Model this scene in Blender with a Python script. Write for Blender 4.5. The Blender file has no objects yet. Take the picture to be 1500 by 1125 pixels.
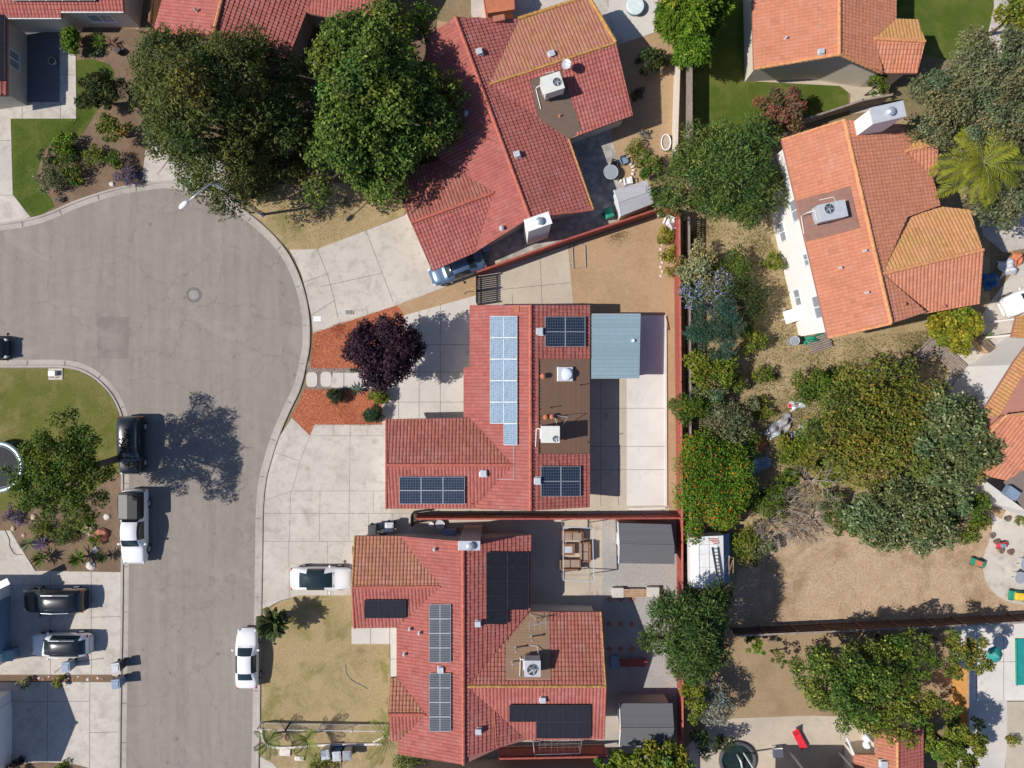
import bpy, bmesh, math, random
import numpy as np
from mathutils import Vector, Matrix

# ---------------------------------------------------------------- scene, camera, light
SC = bpy.context.scene
COL = SC.collection
H = 54.0            # camera height in metres
S = 18.5            # map scale: survey units per metre on the ground
CX, CY = 750.0, 562.5
random.seed(7)
R = random.Random(11)

def G(px, py, z=0.0):
    """map point on the ground -> world"""
    return Vector(((px - CX) / S, (CY - py) / S, z))

def P(px, py, h=0.0):
    """photogrammetric: map ray of (px,py) met at height h"""
    k = (H - h) / H
    return Vector(((px - CX) / S * k, (CY - py) / S * k, h))

WL = {}
def tag(o, label=None, cat=None, group=None, kind=None):
    if label: o["label"] = label
    if cat: o["category"] = cat
    if group: o["group"] = group
    if kind: o["kind"] = kind
    return o

def thing(name, label, cat, loc, group=None):
    o = bpy.data.objects.new(name, None)
    COL.objects.link(o)
    o.empty_display_size = 0.3
    o.location = loc
    WL[o.name] = Vector(loc)
    tag(o, label, cat, group)
    return o

def wl(o):
    return WL.get(o.name, Vector((0, 0, 0))) if o is not None else Vector((0, 0, 0))

def link_mesh(name, me, parent=None):
    o = bpy.data.objects.new(name, me)
    COL.objects.link(o)
    if parent is not None:
        o.parent = parent
        WL[o.name] = wl(parent).copy()
    return o

class MB:
    def __init__(s):
        s.v = []; s.f = []; s.m = []
    def add(s, vs, fs, m=0):
        b = len(s.v)
        s.v += [tuple(v) for v in vs]
        s.f += [tuple(b + i for i in f) for f in fs]
        s.m += [m] * len(fs)
        return s
    def obox(s, c, ax, ay, az, m=0):
        """centre and three half axes"""
        c = Vector(c); ax = Vector(ax); ay = Vector(ay); az = Vector(az)
        vs = []
        for k in (-1, 1):
            for j in (-1, 1):
                for i in (-1, 1):
                    vs.append(c + ax * i + ay * j + az * k)
        fs = [(0, 2, 3, 1), (4, 5, 7, 6), (0, 1, 5, 4), (2, 6, 7, 3), (0, 4, 6, 2), (1, 3, 7, 5)]
        return s.add(vs, fs, m)
    def box(s, c, size, rz=0.0, m=0):
        ca, sa = math.cos(rz), math.sin(rz)
        hx, hy, hz = size[0] / 2, size[1] / 2, size[2] / 2
        return s.obox(c, (ca * hx, sa * hx, 0), (-sa * hy, ca * hy, 0), (0, 0, hz), m)
    def beam(s, p, q, w, h, m=0):
        p = Vector(p); q = Vector(q); d = (q - p)
        L = d.length
        if L < 1e-6: return s
        d /= L
        up = Vector((0, 0, 1))
        if abs(d.z) > 0.95: up = Vector((1, 0, 0))
        side = d.cross(up).normalized(); u2 = side.cross(d).normalized()
        return s.obox((p + q) / 2, d * L / 2, side * w / 2, u2 * h / 2, m)
    def tube(s, pts, rad, n=8, cap=True, m=0):
        pts = [Vector(p) for p in pts]
        if not hasattr(rad, '__len__'): rad = [rad] * len(pts)
        base = len(s.v)
        prev = None
        for i, p in enumerate(pts):
            d = (pts[min(i + 1, len(pts) - 1)] - pts[max(i - 1, 0)])
            if d.length < 1e-9: d = Vector((0, 0, 1))
            d.normalize()
            if prev is None:
                a = d.cross(Vector((0, 0, 1)))
                if a.length < 0.05: a = d.cross(Vector((1, 0, 0)))
            else:
                a = prev - d * prev.dot(d)
                if a.length < 1e-5: a = d.cross(Vector((0, 0, 1)))
            a.normalize(); prev = a
            b = d.cross(a)
            for k in range(n):
                t = 2 * math.pi * k / n
                s.v.append(tuple(p + (a * math.cos(t) + b * math.sin(t)) * rad[i]))
        for i in range(len(pts) - 1):
            for k in range(n):
                k2 = (k + 1) % n
                s.f.append((base + i * n + k, base + i * n + k2, base + (i + 1) * n + k2, base + (i + 1) * n + k)); s.m.append(m)
        if cap:
            s.f.append(tuple(base + k for k in reversed(range(n)))); s.m.append(m)
            e = base + (len(pts) - 1) * n
            s.f.append(tuple(e + k for k in range(n))); s.m.append(m)
        return s
    def cyl(s, c, r, h, n=20, m=0, r2=None):
        c = Vector(c)
        return s.tube([c, c + Vector((0, 0, h))], [r, r if r2 is None else r2], n, True, m)
    def prism(s, poly, z0, z1, m=0, mtop=None):
        n = len(poly)
        area = sum(poly[i][0] * poly[(i + 1) % n][1] - poly[(i + 1) % n][0] * poly[i][1] for i in range(n))
        if area < 0: poly = list(reversed(poly))
        b = len(s.v)
        for p in poly: s.v.append((p[0], p[1], z0))
        for p in poly: s.v.append((p[0], p[1], z1))
        s.f.append(tuple(b + n + i for i in range(n))); s.m.append(m if mtop is None else mtop)
        s.f.append(tuple(b + i for i in reversed(range(n)))); s.m.append(m)
        for i in range(n):
            j = (i + 1) % n
            s.f.append((b + i, b + j, b + n + j, b + n + i)); s.m.append(m)
        return s
    def ring(s, c, r, tr, n=36, k=8, m=0, a0=0.0, a1=2 * math.pi):
        c = Vector(c)
        pts = [c + Vector((math.cos(a0 + (a1 - a0) * i / n) * r, math.sin(a0 + (a1 - a0) * i / n) * r, 0)) for i in range(n + 1)]
        return s.tube(pts, tr, k, False, m)
    def blob(s, c, rx, ry, rz, n=10, jit=0.0, m=0, rnd=None, rot=0.0):
        c = Vector(c); rnd = rnd or R
        rings = max(4, n // 2)
        b = len(s.v)
        cr, sr = math.cos(rot), math.sin(rot)
        for i in range(1, rings):
            th = math.pi * i / rings
            for k in range(n):
                ph = 2 * math.pi * k / n
                q = 1 + rnd.uniform(-jit, jit)
                x, y = rx * math.sin(th) * math.cos(ph) * q, ry * math.sin(th) * math.sin(ph) * q
                s.v.append((c.x + x * cr - y * sr, c.y + x * sr + y * cr, c.z + rz * math.cos(th) * q))
        top = len(s.v); s.v.append((c.x, c.y, c.z + rz)); s.v.append((c.x, c.y, c.z - rz))
        for i in range(rings - 2):
            for k in range(n):
                k2 = (k + 1) % n
                s.f.append((b + i * n + k, b + (i + 1) * n + k, b + (i + 1) * n + k2, b + i * n + k2)); s.m.append(m)
        for k in range(n):
            k2 = (k + 1) % n
            s.f.append((top, b + k, b + k2)); s.m.append(m)
            e = b + (rings - 2) * n
            s.f.append((top + 1, e + k2, e + k)); s.m.append(m)
        return s
    def build(s, name, mats, parent=None, smooth=False, bevel=0.0, uv=None):
        off = wl(parent)
        me = bpy.data.meshes.new(name)
        me.from_pydata([(v[0] - off.x, v[1] - off.y, v[2] - off.z) for v in s.v], [], s.f)
        if not isinstance(mats, (list, tuple)): mats = [mats]
        for m in mats: me.materials.append(m)
        if len(mats) > 1: me.polygons.foreach_set('material_index', s.m)
        if smooth: me.polygons.foreach_set('use_smooth', [True] * len(me.polygons))
        me.update()
        o = link_mesh(name, me, parent)
        if bevel:
            md = o.modifiers.new('bevel', 'BEVEL'); md.width = bevel; md.segments = 2; md.limit_method = 'ANGLE'
        return o

# ---------------------------------------------------------------- materials
def newmat(name):
    m = bpy.data.materials.new(name); m.use_nodes = True
    nt = m.node_tree; nt.nodes.clear()
    out = nt.nodes.new('ShaderNodeOutputMaterial')
    b = nt.nodes.new('ShaderNodeBsdfPrincipled')
    nt.links.new(b.outputs[0], out.inputs[0])
    return m, nt, b, out

class N:
    """tiny node helper"""
    def __init__(s, nt): s.nt = nt
    def new(s, t, **kw):
        n = s.nt.nodes.new(t)
        for k, v in kw.items(): setattr(n, k, v)
        return n
    def ln(s, a, b): s.nt.links.new(a, b)
    def pos(s):
        return s.new('ShaderNodeNewGeometry').outputs['Position']
    def noise(s, vec, scale, detail=4, rough=0.6, dist=0.0):
        n = s.new('ShaderNodeTexNoise'); n.inputs['Scale'].default_value = scale
        n.inputs['Detail'].default_value = detail; n.inputs['Roughness'].default_value = rough
        n.inputs['Distortion'].default_value = dist
        s.ln(vec, n.inputs['Vector']); return n
    def ramp(s, fac, stops):
        r = s.new('ShaderNodeValToRGB'); e = r.color_ramp.elements
        while len(e) < len(stops): e.new(0.5)
        for i, (p, c) in enumerate(stops):
            e[i].position = p; e[i].color = (c[0], c[1], c[2], 1) if hasattr(c, '__len__') else (c, c, c, 1)
        s.ln(fac, r.inputs[0]); return r.outputs[0]
    def mix(s, fac, a, b, mode='MIX'):
        m = s.new('ShaderNodeMix', data_type='RGBA', blend_type=mode)
        for inp, v in ((m.inputs[0], fac), (m.inputs[6], a), (m.inputs[7], b)):
            if hasattr(v, 'is_linked') or isinstance(v, bpy.types.NodeSocket): s.ln(v, inp)
            elif hasattr(v, '__len__'): inp.default_value = (v[0], v[1], v[2], 1)
            else: inp.default_value = v
        return m.outputs[2]
    def math(s, op, a, b=0.0, c=0.0):
        m = s.new('ShaderNodeMath', operation=op)
        for i, v in enumerate((a, b, c)):
            if isinstance(v, bpy.types.NodeSocket): s.ln(v, m.inputs[i])
            else: m.inputs[i].default_value = v
        return m.outputs[0]
    def vmath(s, op, a, b):
        m = s.new('ShaderNodeVectorMath', operation=op)
        for i, v in enumerate((a, b)):
            if isinstance(v, bpy.types.NodeSocket): s.ln(v, m.inputs[i])
            else: m.inputs[i].default_value = v
        return m.outputs[0]
    def bump(s, h, b, strength=0.4, dist=0.02):
        n = s.new('ShaderNodeBump'); n.inputs['Strength'].default_value = strength
        n.inputs['Distance'].default_value = dist
        s.ln(h, n.inputs['Height']); s.ln(n.outputs[0], b.inputs['Normal'])

def plain(name, col, rough=0.6, metal=0.0, var=0.12, scale=3.0, coat=0.0, spec=0.5, detail=5):
    m, nt, b, out = newmat(name); n = N(nt)
    nz = n.noise(n.pos(), scale, detail)
    lo = [c * (1 - var) for c in col]; hi = [min(1, c * (1 + var)) for c in col]
    n.ln(n.ramp(nz.outputs[0], [(0.3, lo), (0.7, hi)]), b.inputs['Base Color'])
    b.inputs['Roughness'].default_value = rough; b.inputs['Metallic'].default_value = metal
    b.inputs['Coat Weight'].default_value = coat
    b.inputs['Specular IOR Level'].default_value = spec
    return m

def m_asphalt(name='asphalt', k=1.0, cracks=True):
    m, nt, b, out = newmat(name); n = N(nt); p = n.pos()
    big = n.noise(p, 0.12, 5, 0.6); mid = n.noise(p, 1.3, 5, 0.7); fine = n.noise(p, 28, 3, 0.7)
    c = n.ramp(big.outputs[0], [(0.3, (0.245 * k, 0.210 * k, 0.178 * k)), (0.7, (0.318 * k, 0.276 * k, 0.237 * k))])
    c = n.mix(0.55, c, n.ramp(mid.outputs[0], [(0.25, (0.195 * k, 0.169 * k, 0.148 * k)), (0.75, (0.340 * k, 0.300 * k, 0.262 * k))]))
    c = n.mix(n.math('MULTIPLY', fine.outputs[0], 0.32), c, (0.13, 0.117, 0.108))
    # streaks along travel
    mp = n.new('ShaderNodeMapping'); mp.inputs['Scale'].default_value = (1.2, 0.08, 1); n.ln(p, mp.inputs[0])
    st = n.noise(mp.outputs[0], 1.2, 4, 0.6)
    c = n.mix(0.35, c, n.ramp(st.outputs[0], [(0.35, (0.21 * k, 0.182 * k, 0.159 * k)), (0.65, (0.330 * k, 0.289 * k, 0.252 * k))]))
    h = fine.outputs[0]
    if cracks:
        dn = n.noise(p, 0.55, 8, 0.72)
        d = n.vmath('SCALE', n.vmath('SUBTRACT', dn.outputs[1], (0.5, 0.5, 0.5)), (0, 0, 0))
        d.node.inputs['Scale'].default_value = 2.6
        pp = n.vmath('ADD', p, d)
        for sc, wid, lo, hi, amt in ((0.17, 0.0045, 0.28, 0.42, 0.62), (0.42, 0.0085, 0.44, 0.57, 0.48), (1.6, 0.028, 0.53, 0.63, 0.42)):
            v = n.new('ShaderNodeTexVoronoi', feature='DISTANCE_TO_EDGE'); v.inputs['Scale'].default_value = sc
            n.ln(pp, v.inputs['Vector'])
            line = n.ramp(v.outputs['Distance'], [(0.0, 1.0), (wid, 0.0)])
            mask = n.ramp(n.noise(p, 0.16 + sc * 0.1, 3).outputs[0], [(lo, 0.0), (hi, 1.0)])
            f = n.math('MULTIPLY', n.math('MULTIPLY', line, mask), amt)
            c = n.mix(f, c, (0.075, 0.062, 0.054))
    sn = n.noise(p, 0.5, 6, 0.75)
    c = n.mix(n.ramp(sn.outputs[0], [(0.66, 0.0), (0.78, 0.5)]), c, (0.11, 0.095, 0.085))
    sp = n.new('ShaderNodeTexVoronoi'); sp.inputs['Scale'].default_value = 0.35; n.ln(p, sp.inputs['Vector'])
    c = n.mix(n.ramp(sp.outputs['Distance'], [(0.02, 0.55), (0.07, 0.0)]), c, (0.085, 0.072, 0.062))
    ru = n.noise(p, 0.28, 6, 0.7, 1.2)
    c = n.mix(n.ramp(ru.outputs[0], [(0.54, 0.0), (0.70, 0.30)]), c, (0.40, 0.355, 0.315))
    n.ln(c, b.inputs['Base Color']); b.inputs['Roughness'].default_value = 0.9
    n.bump(h, b, 0.35, 0.01)
    return m

def m_concrete(name, col, stain=0.35, k2=1.0):
    m, nt, b, out = newmat(name); n = N(nt); p = n.pos()
    a = n.noise(p, 0.25, 5, 0.6); bn = n.noise(p, 1.6, 6, 0.7); f = n.noise(p, 22, 3, 0.7)
    lo = [x * 0.86 for x in col]; hi = [min(1, x * 1.1) for x in col]
    c = n.ramp(a.outputs[0], [(0.3, lo), (0.7, hi)])
    c = n.mix(n.ramp(n.noise(p, 0.55, 7, 0.72, .8).outputs[0], [(0.52, 0.0), (0.72, stain * 1.3)]), c, [x * y for x, y in zip(col, (0.60, 0.585, 0.57))])
    c = n.mix(n.ramp(bn.outputs[0], [(0.50, 0.0), (0.74, stain)]), c, [x * y for x, y in zip(col, (0.52, 0.50, 0.48))])
    c = n.mix(n.math('MULTIPLY', f.outputs[0], 0.22), c, [x * 0.6 for x in col])
    dn = n.noise(p, 0.9, 4, 0.7)
    d = n.vmath('SCALE', n.vmath('SUBTRACT', dn.outputs[1], (0.5, 0.5, 0.5)), (0, 0, 0)); d.node.inputs['Scale'].default_value = 1.5
    v = n.new('ShaderNodeTexVoronoi', feature='DISTANCE_TO_EDGE'); v.inputs['Scale'].default_value = 0.16
    n.ln(n.vmath('ADD', p, d), v.inputs['Vector'])
    oi = n.new('ShaderNodeTexVoronoi'); oi.inputs['Scale'].default_value = 0.42; n.ln(n.vmath('ADD', p, n.vmath('MULTIPLY', dn.outputs[1], (.4, .4, .4))), oi.inputs['Vector'])
    c = n.mix(n.ramp(oi.outputs['Distance'], [(0.03, 0.45), (0.13, 0.0)]), c, [x * y for x, y in zip(col, (0.42, 0.37, 0.32))])
    cr = n.math('MULTIPLY', n.ramp(v.outputs['Distance'], [(0.0, 1.0), (0.004, 0.0)]), 0.4)
    c = n.mix(cr, c, [x * 0.45 for x in col])
    n.ln(c, b.inputs['Base Color']); b.inputs['Roughness'].default_value = 0.88
    n.bump(f.outputs[0], b, 0.2, 0.006)
    return m

def m_ground(name, c1, c2, c3, s1=0.35, s2=3.0, s3=18, lo=0.42, hi=0.6, bump=0.5):
    """c1/c2 patchwork with c3 as fine flecks"""
    m, nt, b, out = newmat(name); n = N(nt); p = n.pos()
    a = n.noise(p, s1, 6, 0.65, 0.6); bb = n.noise(p, s2, 5, 0.75, 0.3); f = n.noise(p, s3, 4, 0.8)
    c = n.mix(n.ramp(a.outputs[0], [(lo, 0.0), (hi, 1.0)]), c1, c2)
    c = n.mix(n.ramp(bb.outputs[0], [(0.45, 0.0), (0.68, 0.65)]), c, c3)
    dk = [x * 0.45 for x in c1]
    c = n.mix(n.ramp(f.outputs[0], [(0.36, 0.65), (0.56, 0.0)]), c, dk)
    n.ln(c, b.inputs['Base Color']); b.inputs['Roughness'].default_value = 0.95
    b.inputs['Specular IOR Level'].default_value = 0.15
    h = n.math('ADD', f.outputs[0], bb.outputs[0])
    n.bump(h, b, bump, 0.05)
    return m

def m_chips(name, cols, scale=14, dark=(0.05, 0.02, 0.01), stretch=1.0):
    m, nt, b, out = newmat(name); n = N(nt); p = n.pos()
    d = n.noise(p, 6, 2)
    pp = n.vmath('ADD', p, n.vmath('MULTIPLY', d.outputs[1], (0.12, 0.12, 0.12)))
    mp = n.new('ShaderNodeMapping'); mp.inputs['Scale'].default_value = (stretch, 1, 1); n.ln(pp, mp.inputs[0])
    v = n.new('ShaderNodeTexVoronoi'); v.inputs['Scale'].default_value = scale; n.ln(mp.outputs[0], v.inputs['Vector'])
    sep = n.new('ShaderNodeSeparateColor'); n.ln(v.outputs['Color'], sep.inputs[0])
    c = n.ramp(sep.outputs[0], [(i / max(1, len(cols) - 1), q) for i, q in enumerate(cols)])
    e = n.ramp(v.outputs['Distance'], [(0.35, 0.0), (0.75, 0.9)])
    c = n.mix(e, c, dark)
    bn = n.noise(p, 0.6, 4)
    c = n.mix(n.ramp(bn.outputs[0], [(0.4, 0.0), (0.7, 0.35)]), c, [x * 0.6 for x in cols[0]])
    n.ln(c, b.inputs['Base Color']); b.inputs['Roughness'].default_value = 0.9
    n.bump(v.outputs['Distance'], b, 0.8, 0.03); return m

def m_tile(name, col, var=0.35, lichen=None, lf=(0.5, 0.7), dirt=0.3):
    m, nt, b, out = newmat(name); n = N(nt)
    uv = n.new('ShaderNodeUVMap').outputs[0]
    fl = n.vmath('FLOOR', uv, (0, 0, 0))
    w = n.new('ShaderNodeTexWhiteNoise', noise_dimensions='2D'); n.ln(fl, w.inputs['Vector'])
    lo = [x * (1 - var) for x in col]; hi = [min(1, x * (1 + var * 0.8)) for x in col]
    c = n.ramp(w.outputs['Value'], [(0.0, lo), (0.5, col), (1.0, hi)])
    p = n.pos()
    big = n.noise(p, 0.45, 5, 0.65); f = n.noise(p, 9, 4, 0.7)
    c = n.mix(n.ramp(big.outputs[0], [(0.42, 0.0), (0.7, dirt)]), c, [x * 0.55 for x in col])
    c = n.mix(n.ramp(n.noise(p, 0.8, 6, 0.7).outputs[0], [(0.50, 0.0), (0.68, 0.45)]), c, [x * 0.8 + 0.13 for x in col])
    old = n.new('ShaderNodeTexWhiteNoise', noise_dimensions='2D'); n.ln(n.vmath('ADD', fl, (17.3, 5.1, 0)), old.inputs['Vector'])
    c = n.mix(n.ramp(old.outputs['Value'], [(0.94, 0.0), (0.98, 0.28)]), c, [x * 0.5 for x in col])
    if lichen:
        c = n.mix(n.ramp(n.math('ADD', n.math('MULTIPLY', f.outputs[0], 0.35), n.math('MULTIPLY', n.noise(p, 0.9, 4, 0.6).outputs[0], 0.65)), [(lf[0], 0.0), (lf[1], 0.85)]), c, lichen)
    c = n.mix(n.math('MULTIPLY', f.outputs[0], 0.3), c, [x * 0.5 for x in col])
    sp = n.new('ShaderNodeSeparateXYZ'); n.ln(n.vmath('FRACTION', uv, (0, 0, 0)), sp.inputs[0])
    gu = n.ramp(sp.outputs[0], [(0.0, 1.0), (0.13, 0.0)]); gv = n.ramp(sp.outputs[1], [(0.0, 1.0), (0.11, 0.0)])
    gap_lip_shade = n.math('MULTIPLY', n.math('MAXIMUM', gu, n.math('MULTIPLY', gv, 0.75)), 0.46)  # gaps between tiles plus shade under course lips, painted into the colour
    c = n.mix(gap_lip_shade, c, [x * 0.22 for x in col])
    n.ln(c, b.inputs['Base Color']); b.inputs['Roughness'].default_value = 0.85
    b.inputs['Specular IOR Level'].default_value = 0.25
    n.bump(f.outputs[0], b, 0.25, 0.006); return m

def m_leaf(name, rough=0.55, trans=0.16):
    m, nt, b, out = newmat(name); n = N(nt)
    a = n.new('ShaderNodeAttribute', attribute_name='Col')
    n.ln(a.outputs['Color'], b.inputs['Base Color']); b.inputs['Roughness'].default_value = rough
    b.inputs['Specular IOR Level'].default_value = 0.15
    t = n.new('ShaderNodeBsdfTranslucent'); n.ln(a.outputs['Color'], t.inputs[0])
    mx = n.new('ShaderNodeMixShader'); mx.inputs[0].default_value = trans
    n.ln(b.outputs[0], mx.inputs[1]); n.ln(t.outputs[0], mx.inputs[2]); n.ln(mx.outputs[0], out.inputs[0])
    return m

def m_panel(name, cell, line, nu, nv, rough=0.2, lw=0.06, gap=0.0, var=0.2):
    """photovoltaic glass: nu x nv cells over the panel's own 0..1 UV"""
    m, nt, b, out = newmat(name); n = N(nt)
    uv = n.new('ShaderNodeUVMap').outputs[0]
    sc = n.vmath('MULTIPLY', uv, (nu, nv, 1))
    fr = n.vmath('FRACTION', sc, (0, 0, 0)); sp = n.new('ShaderNodeSeparateXYZ'); n.ln(fr, sp.inputs[0])
    def edge(o):
        d = n.math('ABSOLUTE', n.math('SUBTRACT', o, 0.5))
        return n.math('GREATER_THAN', d, 0.5 - lw)
    e = n.math('MAXIMUM', edge(sp.outputs[0]), edge(sp.outputs[1]))
    w = n.new('ShaderNodeTexWhiteNoise', noise_dimensions='3D'); n.ln(n.vmath('FLOOR', sc, (0, 0, 0)), w.inputs['Vector'])
    big = n.noise(n.pos(), 0.8, 3)
    lo = [x * (1 - var) for x in cell]; hi = [min(1, x * (1 + var)) for x in cell]
    c = n.ramp(w.outputs['Value'], [(0, lo), (1, hi)])
    c = n.mix(n.ramp(big.outputs[0], [(0.35, 0.0), (0.7, 0.35)]), c, [min(1, x * 1.5) for x in cell])
    c = n.mix(e, c, line)
    n.ln(c, b.inputs['Base Color']); b.inputs['Roughness'].default_value = rough
    b.inputs['Specular IOR Level'].default_value = 0.12 if rough > .5 else 0.35
    return m

def m_lines(name, col, col2, axis=0, period=0.2, frac=0.12, rough=0.6, metal=0.0, bump=0.15, rz=0.0):
    """boards or corrugations along one axis, in object space"""
    m, nt, b, out = newmat(name); n = N(nt)
    p = n.new('ShaderNodeTexCoord').outputs['Object']
    mp = n.new('ShaderNodeMapping'); mp.inputs['Rotation'].default_value = (0, 0, rz); n.ln(p, mp.inputs[0])
    sp = n.new('ShaderNodeSeparateXYZ'); n.ln(mp.outputs[0], sp.inputs[0])
    t = n.math('DIVIDE', sp.outputs[axis], period)
    fr = n.math('FRACT', t)
    e = n.ramp(n.math('ABSOLUTE', n.math('SUBTRACT', fr, 0.5)), [(0.5 - frac, 0.0), (0.5 - frac * 0.3, 1.0)])
    w = n.new('ShaderNodeTexWhiteNoise', noise_dimensions='1D'); n.ln(n.math('FLOOR', t), w.inputs['W'])
    c = n.ramp(w.outputs['Value'], [(0, [x * 0.95 for x in col]), (1, [min(1, x * 1.05) for x in col])])
    nz = n.noise(n.pos(), 2.5, 5, 0.7)
    c = n.mix(n.ramp(nz.outputs[0], [(0.4, 0.0), (0.75, 0.3)]), c, [x * 0.7 for x in col])
    c = n.mix(e, c, col2)
    n.ln(c, b.inputs['Base Color']); b.inputs['Roughness'].default_value = rough; b.inputs['Metallic'].default_value = metal
    n.bump(n.math('SUBTRACT', 1.0, e), b, bump, 0.02); return m

M = {}
M['asphalt'] = m_asphalt()
M['asphalt_patch'] = m_asphalt('asphalt_patch', 0.80, False)
M['conc'] = m_concrete('driveway_concrete', (0.545, 0.495, 0.435), .6)
M['conc_white'] = m_concrete('pale_concrete', (0.58, 0.54, 0.49), 0.15)
M['conc_grey'] = m_concrete('grey_concrete', (0.42, 0.375, 0.33), 0.3)
M['conc_warm'] = m_concrete('warm_concrete', (0.50, 0.43, 0.34), 0.3)
M['conc_kerb'] = m_concrete('kerb_concrete', (0.43, 0.385, 0.34), 0.5)
M['conc_dark'] = m_concrete('dark_paving', (0.16, 0.16, 0.17), 0.3)
M['conc_bright'] = m_concrete('white_paving', (0.68, 0.64, 0.59), 0.1)
M['joint'] = plain('joint_dark', (0.16, 0.14, 0.12), 0.95)
M['dirt'] = m_ground('bare_dirt', (0.46, 0.31, 0.18), (0.40, 0.265, 0.15), (0.52, 0.37, 0.23), bump=0.3)
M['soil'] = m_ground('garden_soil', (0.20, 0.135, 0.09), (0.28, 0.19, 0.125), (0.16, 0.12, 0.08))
M['dryyard'] = m_ground('dry_yard', (0.50, 0.36, 0.235), (0.34, 0.23, 0.135), (0.62, 0.47, 0.32), 0.26, 1.0, 7, 0.47, 0.60, 0.9)
M['weeds'] = m_ground('dry_weeds', (0.50, 0.375, 0.22), (0.36, 0.27, 0.14), (0.27, 0.22, 0.095), 0.3, 1.6, 10, 0.42, 0.62, 1.0)
M['lawn_tan'] = m_ground('tan_yard', (0.40, 0.285, 0.175), (0.30, 0.21, 0.12), (0.34, 0.26, 0.13), 0.3, 1.3, 14, 0.46, 0.66, 0.8)
M['lawn'] = m_ground('green_lawn', (0.085, 0.13, 0.018), (0.17, 0.185, 0.045), (0.12, 0.15, 0.03), 0.4, 1.8, 22, 0.45, 0.65, 0.8)
M['lawn_mix'] = m_ground('patchy_lawn', (0.15, 0.165, 0.035), (0.30, 0.24, 0.10), (0.19, 0.18, 0.05), 0.4, 2.0, 20, 0.46, 0.66, 0.8)
M['lawn_dry'] = m_ground('dry_lawn', (0.46, 0.345, 0.185), (0.26, 0.235, 0.08), (0.48, 0.36, 0.21), 0.35, 1.4, 18, 0.50, 0.64, 0.8)
M['base'] = m_ground('far_ground', (0.30, 0.22, 0.13), (0.22, 0.18, 0.09), (0.26, 0.2, 0.12), 0.1, 1.0, 8)
M['mulch'] = m_chips('orange_mulch', [(0.56, 0.155, 0.065), (0.66, 0.21, 0.09), (0.40, 0.10, 0.05), (0.72, 0.30, 0.16)], 13, (0.16, 0.045, 0.02), 2.0)
M['gravel'] = m_chips('grey_gravel', [(0.40, 0.375, 0.35), (0.46, 0.43, 0.40), (0.35, 0.33, 0.31), (0.52, 0.49, 0.45)], 18, (0.28, 0.265, 0.25))
M['pebble'] = m_chips('brown_pebbles', [(0.30, 0.24, 0.19), (0.42, 0.35, 0.28), (0.2, 0.16, 0.13)], 16, (0.10, 0.08, 0.06))
M['paver'] = m_chips('stone_pavers', [(0.40, 0.37, 0.34), (0.48, 0.44, 0.41), (0.34, 0.32, 0.30)], 2.2, (0.26, 0.24, 0.22))
YEL = (0.48, 0.27, 0.03)
M['tile_red'] = m_tile('red_clay_tile', (0.44, 0.140, 0.115), 0.13, dirt=.25)
M['tile_red2'] = m_tile('weathered_red_tile', (0.36, 0.125, 0.095), 0.16, (0.30, 0.17, 0.06), (0.54, 0.72))
M['tile_lich'] = m_tile('lichen_tile', (0.42, 0.18, 0.12), 0.14, (0.42, 0.26, 0.06), (0.50, 0.74))
M['tile_orange'] = m_tile('orange_clay_tile', (0.60, 0.245, 0.145), 0.09, dirt=.15)
M['tile_orange2'] = m_tile('weathered_orange_tile', (0.50, 0.20, 0.13), 0.14, (0.42, 0.26, 0.08), (0.52, 0.72))
M['tile_olich'] = m_tile('orange_lichen_tile', (0.54, 0.26, 0.12), 0.14, (0.48, 0.32, 0.08), (0.44, 0.70))
M['cap_red'] = plain('red_ridge_tile', (0.46, 0.13, 0.09), 0.85, var=0.25, scale=4)
M['cap_yel'] = plain('lichen_ridge_tile', (0.44, 0.24, 0.07), 0.9, var=0.45, scale=5)
M['cap_or'] = plain('orange_ridge_tile', (0.58, 0.27, 0.12), 0.9, var=0.3, scale=5)
M['shingle'] = m_lines('brown_shingle', (0.225, 0.13, 0.085), (0.17, 0.098, 0.065), 0, 0.2, 0.1, 0.95)
M['shingle_n'] = m_lines('dark_shingle', (0.165, 0.115, 0.085), (0.13, 0.09, 0.068), 1, 0.2, 0.1, 0.95, rz=0.33)
M['shingle_w'] = m_lines('tan_shingle', (0.27, 0.17, 0.105), (0.20, 0.125, 0.078), 1, 0.2, 0.1, 0.95)
M['shingle_grey'] = m_lines('grey_shingle', (0.13, 0.13, 0.14), (0.11, 0.11, 0.118), 1, 0.18, 0.1, 0.95)
M['shingle_lt'] = m_lines('pale_shingle', (0.42, 0.42, 0.44), (0.36, 0.36, 0.38), 1, 0.18, 0.1, 0.95)
M['stucco'] = plain('cream_stucco', (0.62, 0.55, 0.46), 0.9, var=0.06)
M['stucco_w'] = plain('white_stucco', (0.80, 0.77, 0.73), 0.9, var=0.04)
M['stucco_t'] = plain('tan_stucco', (0.42, 0.34, 0.27), 0.9, var=0.08)
M['fascia'] = plain('fascia_paint', (0.36, 0.16, 0.12), 0.7, var=0.1)
M['fascia_w'] = plain('white_fascia', (0.7, 0.7, 0.7), 0.6, var=0.05)
M['white'] = plain('white_paint', (0.78, 0.78, 0.77), 0.45, var=0.04)
M['offwhite'] = plain('offwhite_metal', (0.66, 0.66, 0.60), 0.4, var=0.06)
M['grey'] = plain('grey_metal', (0.36, 0.38, 0.40), 0.4, 0.3, var=0.1)
M['ltgrey'] = plain('light_grey_metal', (0.55, 0.57, 0.60), 0.4, 0.2, var=0.08)
M['galv'] = plain('galvanised_steel', (0.50, 0.53, 0.56), 0.35, 0.5, var=0.1)
M['black'] = plain('black_plastic', (0.02, 0.02, 0.022), 0.5, var=0.2)
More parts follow.
